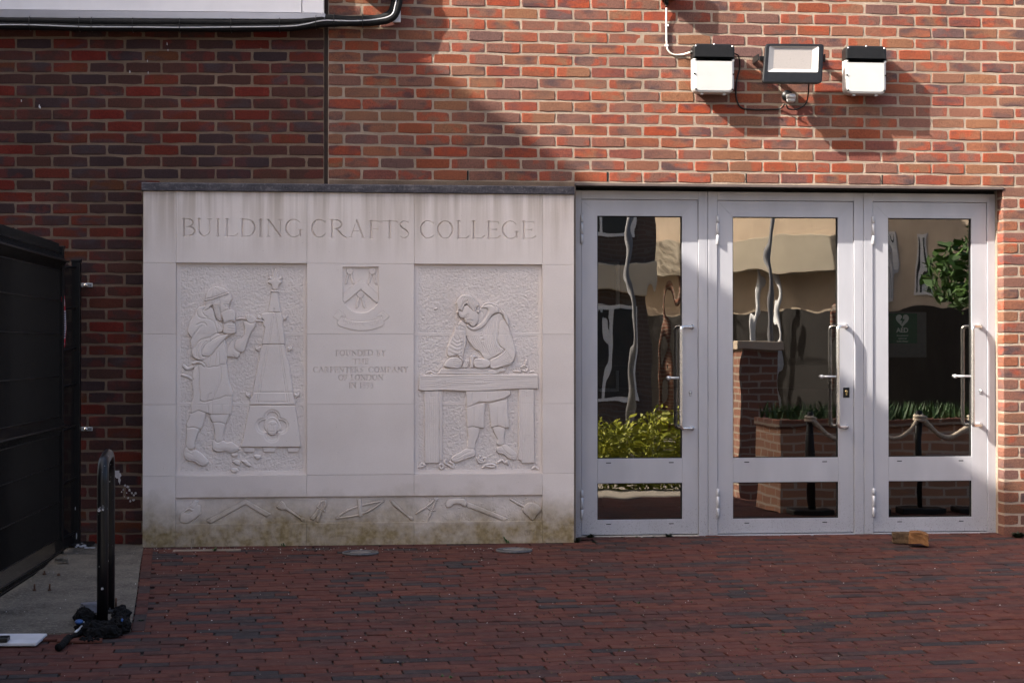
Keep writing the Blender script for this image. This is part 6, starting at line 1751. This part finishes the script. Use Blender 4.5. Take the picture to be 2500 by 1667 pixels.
p = PG(150, 1374, 0.006); rock('rubble', p, (0.035, 0.02, 0.010), M['concrete'], 'flat crumb of rubble on the concrete by the fence', 'rubble', 3.3)
p = PG(222, 1494, 0.006); rock('stone', p, (0.045, 0.04, 0.022), plain('grey_stone', (0.10, 0.10, 0.12), 0.8, 0, 0.2, 20, 0.5), 'smooth grey stone behind the foot of the bike hoop', 'stone', 4.1, None, 0.3, False)
for px, py, lb in ((195, 1566, 'loose red paver beside the cloth tail'), (130, 1562, 'loose brown paver at the end of the white slab')):
    p = PG(px, py, 0.0); o = bpy.data.objects.new('loose_paver', PM[0 if px > 150 else 3]); COL.objects.link(o); o.location = (p.x, p.y, p.z + 0.013); o.rotation_euler = (0.06, 0.02, 0.12); tag(o, lb, 'paver')
# pale mortar strip and cut course at the foot of the panel
a, b = PG(422, 1345, 0.0), PG(588, 1342, 0.0); mb = MB(a); mb.box(a.x, b.x, a.y - 0.02, a.y + 0.05, a.z - 0.006, a.z + 0.0045, 0.002); o = mb.build('mortar_strip', M['mortar_r'], None, a); tag(o, 'pale strip of mortar along the foot of the stone panel', 'mortar strip')

# gravel crumbs and litter flecks
V, F = [], []
def crumb(p, r):
    b0 = len(V)
    for q in ((1, 0, 0), (-1, 0, 0), (0, 1, 0), (0, -1, 0), (0, 0, 1), (0, 0, -0.3)):
        V.append((p.x + q[0] * r * random.uniform(0.6, 1.4), p.y + q[1] * r * random.uniform(0.6, 1.4), p.z + r * 0.3 + q[2] * r * random.uniform(0.5, 1)))
    F.extend([tuple(b0 + k for k in f) for f in ((0, 2, 4), (2, 1, 4), (1, 3, 4), (3, 0, 4), (2, 0, 5), (1, 2, 5), (3, 1, 5), (0, 3, 5))])
for _ in range(420):
    px, py = random.uniform(0, 2500), 1340 + 327 * random.random() ** 1.3
    p = PG(px, py, 0.002 if px > 350 else 0.007)
    if p.y > -0.12 and px < 1405: continue
    crumb(p, random.choice((0.0018, 0.002, 0.0025, 0.003, 0.004)))
for _ in range(160):
    px, py = random.uniform(345, 1320), 1337 + random.expovariate(0.2); crumb(PG(px, py, 0.001), random.uniform(0.002, 0.005))
me = bpy.data.meshes.new('grit'); me.from_pydata(V, [], F); me.update(); t = NT('grit'); gr = link('grit', me, None, None, t.pbr(t.ramp(t.n('ShaderNodeNewGeometry').outputs['Random Per Island'], [(0, (0.10, 0.09, 0.08)), (0.6, (0.35, 0.33, 0.31)), (1, (0.65, 0.63, 0.61))]), 0.9))
tag(gr, 'scattered pale grit and crumbs over the paving', 'grit', None, 'stuff')
# dark crumbs and moss in the joints
V, F = [], []
for _ in range(900):
    px, py = random.uniform(900, 2300), 1400 + 267 * random.random() ** 0.8
    crumb(PG(px, py, 0.0), random.uniform(0.002, 0.006))
me = bpy.data.meshes.new('moss'); me.from_pydata(V, [], F); me.update(); t = NT('moss'); gr = link('moss', me, None, None, t.pbr(t.ramp(t.n('ShaderNodeNewGeometry').outputs['Random Per Island'], [(0, (0.010, 0.010, 0.008)), (0.6, (0.025, 0.022, 0.012)), (0.85, (0.06, 0.065, 0.02)), (1, (0.13, 0.10, 0.05))]), 0.95))
tag(gr, 'dark moss and leaf crumbs in the paving joints', 'moss', None, 'stuff')

# weeds
def leafmat(nm, c): 
    t = NT(nm); co = t.co(); return t.pbr(t.ramp(t.noise(co, 40), [(0.3, tuple(x * 0.6 for x in c)), (0.7, c)]), 0.6)
M['leaf'] = leafmat('weed_leaf', (0.045, 0.11, 0.025)); M['leafd'] = leafmat('dark_leaf', (0.022, 0.035, 0.016)); M['straw'] = leafmat('straw', (0.20, 0.16, 0.08))
def weed(px, py, n, ln, wd, mat, label, up=0.8, z=0.0, cat='weed', group=None):
    c = PG(px, py, z)
    if c.y > -0.01 and px > 1405: c = Vector((c.x, 0.105 if px < 2440 else -0.03, 0.0))
    if px < 1405 and c.y > -0.11: c = Vector((c.x, -0.112, 0.0))
    mb = MB(c)
    for k in range(n):
        a = random.uniform(0, 2 * math.pi); l = ln * random.uniform(0.5, 1.2); u = up * random.uniform(0.5, 1.2)
        d = Vector((math.cos(a), math.sin(a) * 0.7, 0)); s = Vector((-d.y, d.x, 0)) * wd
        o0 = c + Vector((random.uniform(-1, 1) * ln * 0.3, random.uniform(-1, 1) * ln * 0.2, 0)); 
        m = o0 + d * l * 0.5 + Vector((0, 0, l * u * 0.8)); e = o0 + d * l + Vector((0, 0, l * u))
        mb.add([o0 - s * 0.3, o0 + s * 0.3, m + s, e, m - s], [(0, 1, 2, 4), (4, 2, 3)])
    o = mb.build('weed', mat, None, c); return tag(o, label, cat, group)
weed(522, 1345, 7, 0.035, 0.009, M['leaf'], 'small green weed at the foot of the panel, two broad leaves'); weed(692, 1334, 9, 0.028, 0.004, M['leaf'], 'grass tuft at the foot of the panel under the dividers')
weed(1236, 1322, 6, 0.035, 0.008, M['leaf'], 'upright green seedling against the panel below the saw', 1.2)
weed(470, 1337, 5, 0.07, 0.0015, M['straw'], 'dry grass stalk leaning on the foot of the panel', 1.6)
weed(1443, 1314, 70, 0.032, 0.010, M['leafd'], 'dark weed clump at the threshold next to the panel'); weed(1450, 1323, 30, 0.02, 0.008, M['leafd'], 'low dark weed clump on the pavers in front of the threshold', 0.4)
weed(1408, 1324, 40, 0.028, 0.007, M['leafd'], 'dark weed clump at the corner of the panel'); weed(1635, 1312, 60, 0.028, 0.009, M['leafd'], 'dark weed clump along the threshold, away from the panel'); weed(1555, 1312, 10, 0.02, 0.003, M['leaf'], 'thin green weed in the middle of the threshold')
weed(1520, 1312, 16, 0.014, 0.006, M['leafd'], 'tiny dark weeds along the threshold'); weed(1595, 1311, 14, 0.014, 0.006, M['leafd'], 'tiny dark tuft by the threshold gap')
weed(2485, 1312, 160, 0.05, 0.011, M['leafd'], 'dark weed clump at the foot of the brick pier', 0.6); weed(2483, 1303, 5, 0.018, 0.007, M['leaf'], 'bright green sprig in the clump at the brick pier', 0.9)
weed(344, 1516, 40, 0.02, 0.006, M['leafd'], 'brown moss tuft beside the edging pavers', 0.5)
for px, py in ((1222, 1653), (1558, 1623), (1707, 1646), (1080, 1652), (1100, 1655), (1600, 1662), (1690, 1470), (1560, 1473), (1810, 1440), (1850, 1585), (1511, 1590), (1910, 1550)):
    weed(px, py, 7, 0.016, 0.004, M['leaf'] if px % 2 == 0 else M['straw'], 'tiny weed sprouting from a paving joint', 0.7, 0.0, 'weed', 'weeds in the paving joints')
# ================================================================== the street side, seen only mirrored in the door glass
YM = YGL
def RV(px, py, a):
    """real point mirrored at this pixel of the glass, standing a metres in front of the glass"""
    p = PY(px, py, YM + a); return Vector((p.x, YM - a, p.z))

STREET0 = set(bpy.data.objects)
# tall neighbour whose roof edge throws the diagonal shade over the wall
def far_brick(name, ca, cb, cm, sc=1.0):
    t = NT(name); c = t.pos(); b = t.n('ShaderNodeTexBrick'); b.inputs['Scale'].default_value = 1.0 * sc; b.inputs['Brick Width'].default_value = 0.225; b.inputs['Row Height'].default_value = 0.075; b.inputs['Mortar Size'].default_value = 0.010
    x, y, z = t.sep(c); cmb = t.n('ShaderNodeCombineXYZ'); t.put(cmb.inputs[0], t.math('ADD', x, y)); t.put(cmb.inputs[1], z)
    t.put(b.inputs['Vector'], cmb.outputs[0]); t.put(b.inputs['Color1'], ca); t.put(b.inputs['Color2'], cb); t.put(b.inputs['Mortar'], cm); return t.pbr(b.outputs['Color'], 0.9)
M['far_brick'] = far_brick('street_brick', (0.24, 0.10, 0.06), (0.17, 0.08, 0.055), (0.30, 0.25, 0.20))
M['far_dark'] = far_brick('dark_street_brick', (0.085, 0.055, 0.045), (0.06, 0.045, 0.04), (0.10, 0.09, 0.08))
M['tan'] = plain('tan_render', (0.50, 0.40, 0.30), 0.9, 0, 0.12, 2); M['cream'] = plain('cream_render', (0.46, 0.40, 0.31), 0.9, 0, 0.08, 2)
M['winframe'] = plain('white_window_frame', (0.62, 0.62, 0.63), 0.5); M['winglass'] = plain('dark_window', (0.03, 0.033, 0.036), 0.1); M['slate'] = plain('slate_roof', (0.07, 0.07, 0.08), 0.8)
s1, s2 = PY(1065, 168), PY(1400, 412)      # two points of the shade line on the wall
XB = -7.5
kk = lambda X: 0
# roof edge: a level line whose shadow passes through s1 and s2
a_, c_ = LDIR.x / LDIR.y, -LDIR.z / LDIR.y
k1 = 2.1
k2 = k1 + (s1.z - s2.z) / c_
E1 = Vector((s1.x - a_ * k1, -k1, s1.z + c_ * k1)); E2 = Vector((s2.x - a_ * k2, -k2, s2.z + c_ * k2))
de = (E2 - E1); de.z = 0; de.normalize()
nb = empty('neighbour_building', (E1.x, E1.y, 0), 'tall dark brick neighbour building standing left of the forecourt', 'building')
ne = Vector((de.y, -de.x, 0)); 
if ne.x > 0: ne = -ne
q0 = E1 - de * 2.0; q1 = E1 + de * 6.6
mb = MB(nb.location); zt = E1.z
V4 = [q0, q1, q1 + ne * 9, q0 + ne * 9]
mb.add([Vector((p.x, p.y, -0.7)) for p in V4] + [Vector((p.x, p.y, zt - 0.3)) for p in V4], [(4, 5, 6, 7), (0, 1, 5, 4), (1, 2, 6, 5), (2, 3, 7, 6), (3, 0, 4, 7)]); mb.build('wall', M['far_dark'], nb)
mb = MB(nb.location); mb.add([Vector((p.x, p.y, zt - 0.299)) for p in V4] + [Vector((p.x, p.y, zt)) for p in V4], [(4, 5, 6, 7), (0, 1, 5, 4), (1, 2, 6, 5), (2, 3, 7, 6), (3, 0, 4, 7)]); mb.build('parapet', M['slate'], nb)
for i in range(3):
    for j in range(2):
        c = q0 + de * (2.0 + i * 2.2) - ne * 0.03; z = 1.2 + j * 3.2
        Mx = Matrix.Translation((c.x, c.y, z)) @ Matrix.Rotation(math.atan2(de.y, de.x), 4, 'Z')
        mb = MB(nb.location); mb.box(-0.5, 0.5, -0.04, 0.04, 0, 1.5, 0.01, Mx); w_ = mb.build('window', M['winframe'], nb)
        mb = MB(nb.location); mb.box(-0.43, 0.43, -0.05, 0.05, 0.07, 1.43, 0, Mx); mb.build('pane', M['winglass'], w_)

NBO = set(bpy.data.objects)
def block(name, p, size, rz, mat, label, cat='building'):
    e = empty(name, (p[0], p[1], 0), label, cat, None, rz); mb = MB(); mb.box(-size[0] / 2, size[0] / 2, -size[1] / 2, size[1] / 2, 0, size[2]); mb.build('wall', mat, e); return e
def win(e, x, y, z, w, h, face='+y'):
    mb = MB()
    if face == '+y': mb.box(x - w / 2, x + w / 2, y - 0.02, y + 0.03, z, z + h)
    else: mb.box(y - 0.03, y + 0.02, x - w / 2, x + w / 2, z, z + h)
    f = mb.build('window', M['winframe'], e); mb = MB()
    for s in (-1, 1):
        if face == '+y': mb.box(x + s * w / 4 - w / 4 + 0.05, x + s * w / 4 + w / 4 - 0.05, y - 0.01, y + 0.035, z + 0.06, z + h - 0.06)
        else: mb.box(y - 0.035, y + 0.01, x + s * w / 4 - w / 4 + 0.05, x + s * w / 4 + w / 4 - 0.05, z + 0.06, z + h - 0.06)
    mb.build('pane', M['winglass'], f)
# dark building facing the college (mirrored in the first door)
b1 = block('street_building', (1.7, -20, 0), (7.0, 6, 9), 0.0, M['far_dark'], 'dark brick building with white sash windows across the street')
for i in range(4):
    for z in (0.9, 3.6, 6.3): win(b1, -2.7 + i * 1.8, 3.0, z, 1.0, 1.6)
mb = MB(); mb.box(-3.5, 3.5, 3.0, 3.25, 2.7, 3.15, 0.02); mb.build('fascia', M['cream'], b1)
for x in (-3.4, -0.6, 1.2): 
    mb = MB(); mb.cyl((x, 3.08, 0), (x, 3.08, 9), 0.06, 10); mb.build('downpipe', M['winframe'], b1)
# tan building turned to the sun (mirrored in the other two doors)
fc = Vector((9.35, -22.6, 0)); nrm_ = Vector((-math.sin(R(52)), math.cos(R(52)), 0)); bc = fc - nrm_ * 3.25
b2 = block('street_building', (bc.x, bc.y, 0), (9.2, 6.5, 6.5), R(52), M['tan'], 'tan rendered building catching the sun across the street')
mb = MB(); mb.box(-4.66, 4.66, 3.255, 3.33, 0, 2.52); mb.build('shopfront', plain('dark_shopfront', (0.010, 0.007, 0.006), 0.6), b2)
mb = MB(); mb.box(-4.66, 1.2, 3.255, 3.8, 3.30, 4.0, 0.01); mb.build('canopy', M['cream'], b2)
for i in range(5): win(b2, -3.6 + i * 1.8, 3.252, 4.8, 0.9, 1.4)
for x in (-4.3, -3.4, -2.3, -1.0, -0.6, 0.9): 
    mb = MB(); mb.cyl((x, 3.55, 0), (x, 3.55, 3.30), 0.04, 10); mb.build('column', M['far_brick'] if x % 2 < 1 else M['winframe'], b2)
for x, w in ((1.9, 0.22), (2.6, 0.3)): win(b2, x, 3.252, 2.75, w, 1.2)
# gate pier and poles
M['polegrey'] = plain('pole_grey', (0.16, 0.16, 0.17), 0.6)
gp = RV(1838, 900, 6.5); e = empty('gate_pier', (gp.x, gp.y, 0), 'square brick gate pier beyond the planter, mirrored in the glass', 'pier')
mb = MB(e.location); mb.box(gp.x - 0.2, gp.x + 0.2, gp.y - 0.2, gp.y + 0.2, 0, 1.5); mb.build('shaft', M['far_brick'], e)
mb = MB(e.location); mb.box(gp.x - 0.25, gp.x + 0.25, gp.y - 0.25, gp.y + 0.25, 1.501, 1.60, 0.01); mb.build('cap', M['tan'], e)
for px, a, r, lb in ((1538, 11.0, 0.038, 'grey street pole by the hedge'), (1880, 9.0, 0.03, 'grey street pole beside the brick gate pier')):
    p = RV(px, 900, a); mb = MB((p.x, p.y, 0)); mb.tube([(p.x, p.y, 0), (p.x, p.y, 2.2), (p.x, p.y, 4.6)], [r * 1.2, r, r * 0.7], 10); o = mb.build('street_pole', M['polegrey'], None, (p.x, p.y, 0)); tag(o, lb, 'pole')

# brick planter, rope barrier, posts
PLX0, PLX1, PLY = 3.62, 6.4, -2.62
pl = empty('brick_planter', ((PLX0 + PLX1) / 2, PLY, 0), 'low red brick planter to the right of the doors, mirrored in the glass', 'planter')
mb = MB(pl.location); mb.box(PLX0, PLX1, PLY - 0.75, PLY, 0, 0.70); mb.build('wall', far_brick('planter_brick', (0.50, 0.24, 0.14), (0.38, 0.20, 0.125), (0.55, 0.45, 0.36)), pl)
mb = MB(pl.location); mb.box(PLX0 - 0.02, PLX1 + 0.02, PLY - 0.77, PLY + 0.02, 0.7005, 0.76, 0.006); mb.build('capping', M['far_brick'], pl)
V, F = [], []
def tufts(n, x0, x1, y0, y1, z, h):
    for _ in range(n):
        x, y = random.uniform(x0, x1), random.uniform(y0, y1); hh = h * random.uniform(0.5, 1.3); a = random.uniform(0, 6.28); w = 0.012
        dx, dy = math.cos(a) * hh * 0.5, math.sin(a) * hh * 0.5; b0 = len(V)
        V.extend([(x - w * math.sin(a), y + w * math.cos(a), z), (x + w * math.sin(a), y - w * math.cos(a), z), (x + dx, y + dy, z + hh)]); F.append((b0, b0 + 1, b0 + 2))
tufts(1600, PLX0, PLX1, PLY - 0.7, PLY - 0.02, 0.758, 0.13)
me = bpy.data.meshes.new('planting'); me.from_pydata(V, [], F); me.update(); o = link('planting', me, None, None, M['leaf']); tag(o, 'short green planting growing along the brick planter', 'planting', None, 'stuff')
posts = []
for i, x in enumerate((3.80, 4.25, 4.70, 5.15)):
    y = PLY + 0.28
    t_ = empty('rope_post', (x, y, 0), 'black post of the rope barrier in front of the brick planter', 'post', 'rope barrier posts')
    mb = MB(t_.location); mb.cyl((x, y, 0), (x, y, 0.82), 0.028, 12); mb.build('shaft', M['blackpaint'], t_)
    mb = MB(t_.location); mb.box(x - 0.17, x + 0.17, y - 0.12, y + 0.12, 0.003, 0.05, 0.01); mb.build('base', M['black'], t_)
    mb = MB(t_.location); mb.tube([(x + 0.045 * math.cos(a), y + 0.045 * math.sin(a), 0.74 + 0.012 * a / 3) for a in np.linspace(0, 12, 40)], 0.014, 8); mb.build('rope_wrap', plain('hemp_rope', (0.58, 0.49, 0.38), 0.9, 0, 0.3, 60), t_)
    posts.append(Vector((x, y, 0.78)))
for a, b in zip(posts, posts[1:]):
    P = [a.lerp(b, k / 14) - Vector((0, 0, 0.17 * (1 - (2 * k / 14 - 1) ** 2))) + Vector((0, 0.03, 0)) for k in range(15)]
    mb = MB(a); mb.tube(P, 0.020, 8); o = mb.build('rope', bpy.data.materials['hemp_rope'], None, a); tag(o, 'sagging hemp rope between two barrier posts', 'rope', 'barrier ropes')
for x, w in ((4.05, 0.30), (4.85, 0.34)):
    mb = MB((x, PLY, 0)); mb.box(x, x + w, PLY + 0.001, PLY + 0.006, 0.28, 0.48); o = mb.build('notice', plain('pink_notice', (0.42, 0.30, 0.27), 0.7, 0, 0.1, 20), None, (x, PLY, 0)); tag(o, 'faded pink notice fixed to the brick planter', 'notice', 'notices on the planter')

# hedge and trees
def leaf_mass(blobs, n, size, seed):
    g_ = np.random.default_rng(seed); Vs, Fs = [], []
    vol = np.array([b[1][0] * b[1][1] * b[1][2] for b in blobs]); vol = vol / vol.sum()
    for (c, s), f in zip(blobs, vol):
        m = int(n * f); d = g_.standard_normal((m, 3)); d /= np.linalg.norm(d, axis=1)[:, None]; d *= g_.uniform(0.55, 1.05, (m, 1)); P = np.array(c) + d * np.array(s)
        u = g_.standard_normal((m, 3)); u /= np.linalg.norm(u, axis=1)[:, None]; v = np.cross(u, g_.standard_normal((m, 3))); v /= np.linalg.norm(v, axis=1)[:, None]
        sz = size * g_.uniform(0.6, 1.4, (m, 1)); b0 = sum(len(q) for q in Vs)
        Vs.append(np.stack([P - u * sz, P + v * sz * 0.45, P + u * sz, P - v * sz * 0.45], 1).reshape(-1, 3)); Fs.append(b0 + np.arange(m * 4).reshape(m, 4))
    return np.concatenate(Vs), np.concatenate(Fs)
def leafy(nm, a, b):
    t = NT(nm); col = t.ramp(t.n('ShaderNodeNewGeometry').outputs['Random Per Island'], [(0, a), (1, b)]); return t.pbr(col, 0.6)
hx = RV(1560, 1100, 9.3).x
blobs = [((hx - 1.1 + 0.3 * i, -9.2 - 0.1 * (i % 2), 0.34 + 0.04 * (i % 3)), (0.36, 0.42, 0.36 + 0.035 * i)) for i in range(8)]
Vh, Fh = leaf_mass(blobs, 9000, 0.035, 4); o = link('hedge', np_mesh('hedge', Vh, Fh), None, None, leafy('yellow_green_leaf', (0.17, 0.19, 0.010), (0.38, 0.38, 0.03))); tag(o, 'bright yellow-green hedge across the forecourt, mirrored in the glass', 'hedge')
def tree(x, y, h, cr, seed, label):
    e = empty('tree', (x, y, 0), label, 'tree'); g_ = random.Random(seed)
    mb = MB(); mb.tube([(0, 0, 0), (0.05, 0.02, h * 0.3), (-0.03, 0.05, h * 0.6), (0.05, 0, h * 0.85)], [0.14, 0.11, 0.07, 0.03], 8)
    for k in range(6):
        a = g_.uniform(0, 6.28); mb.tube([(0, 0, h * (0.35 + 0.08 * k)), (math.cos(a) * cr * 0.5, math.sin(a) * cr * 0.5, h * (0.5 + 0.08 * k)), (math.cos(a) * cr * 0.9, math.sin(a) * cr * 0.9, h * (0.55 + 0.09 * k))], [0.05, 0.03, 0.012], 6)
    mb.build('trunk', plain('bark', (0.07, 0.05, 0.035), 0.9), e)
    bl = [((g_.uniform(-1, 1) * cr * 0.7, g_.uniform(-1, 1) * cr * 0.7, h * g_.uniform(0.45, 1.0)), (cr * g_.uniform(0.3, 0.5), cr * g_.uniform(0.3, 0.5), cr * g_.uniform(0.22, 0.36))) for _ in range(14)]
    Vt, Ft = leaf_mass(bl, 12000, 0.06, seed); link('crown', np_mesh('crown', Vt, Ft), e, None, leafy('tree_leaf', (0.025, 0.075, 0.012), (0.075, 0.16, 0.025)))
tree(8.0, -6.8, 4.3, 1.25, 5, 'leafy green tree right of the forecourt, mirrored in the glass beside the pier')
tree(1.2, -27, 8.5, 2.8, 8, 'tall street tree beside the dark brick building')
# pale street paving band beyond the forecourt
mb = MB(); mb.box(-40, 40, -16.0, -13.2, -0.0105, 0.02); mb.build('pavement', plain('pale_paving', (0.34, 0.29, 0.23), 0.9, 0, 0.15, 2))['kind'] = 'structure'

for o in bpy.data.objects:                      # the street lies below the wall: everything out there stands on the slope
    if o not in NBO and o.parent is None:
        yy = o.location.y if o.name.split('.')[0] not in ('hedge', 'planting', 'pavement') else {'hedge': -9.2, 'planting': -2.9, 'pavement': -14}[o.name.split('.')[0]]
        o.location.z += gz(yy)
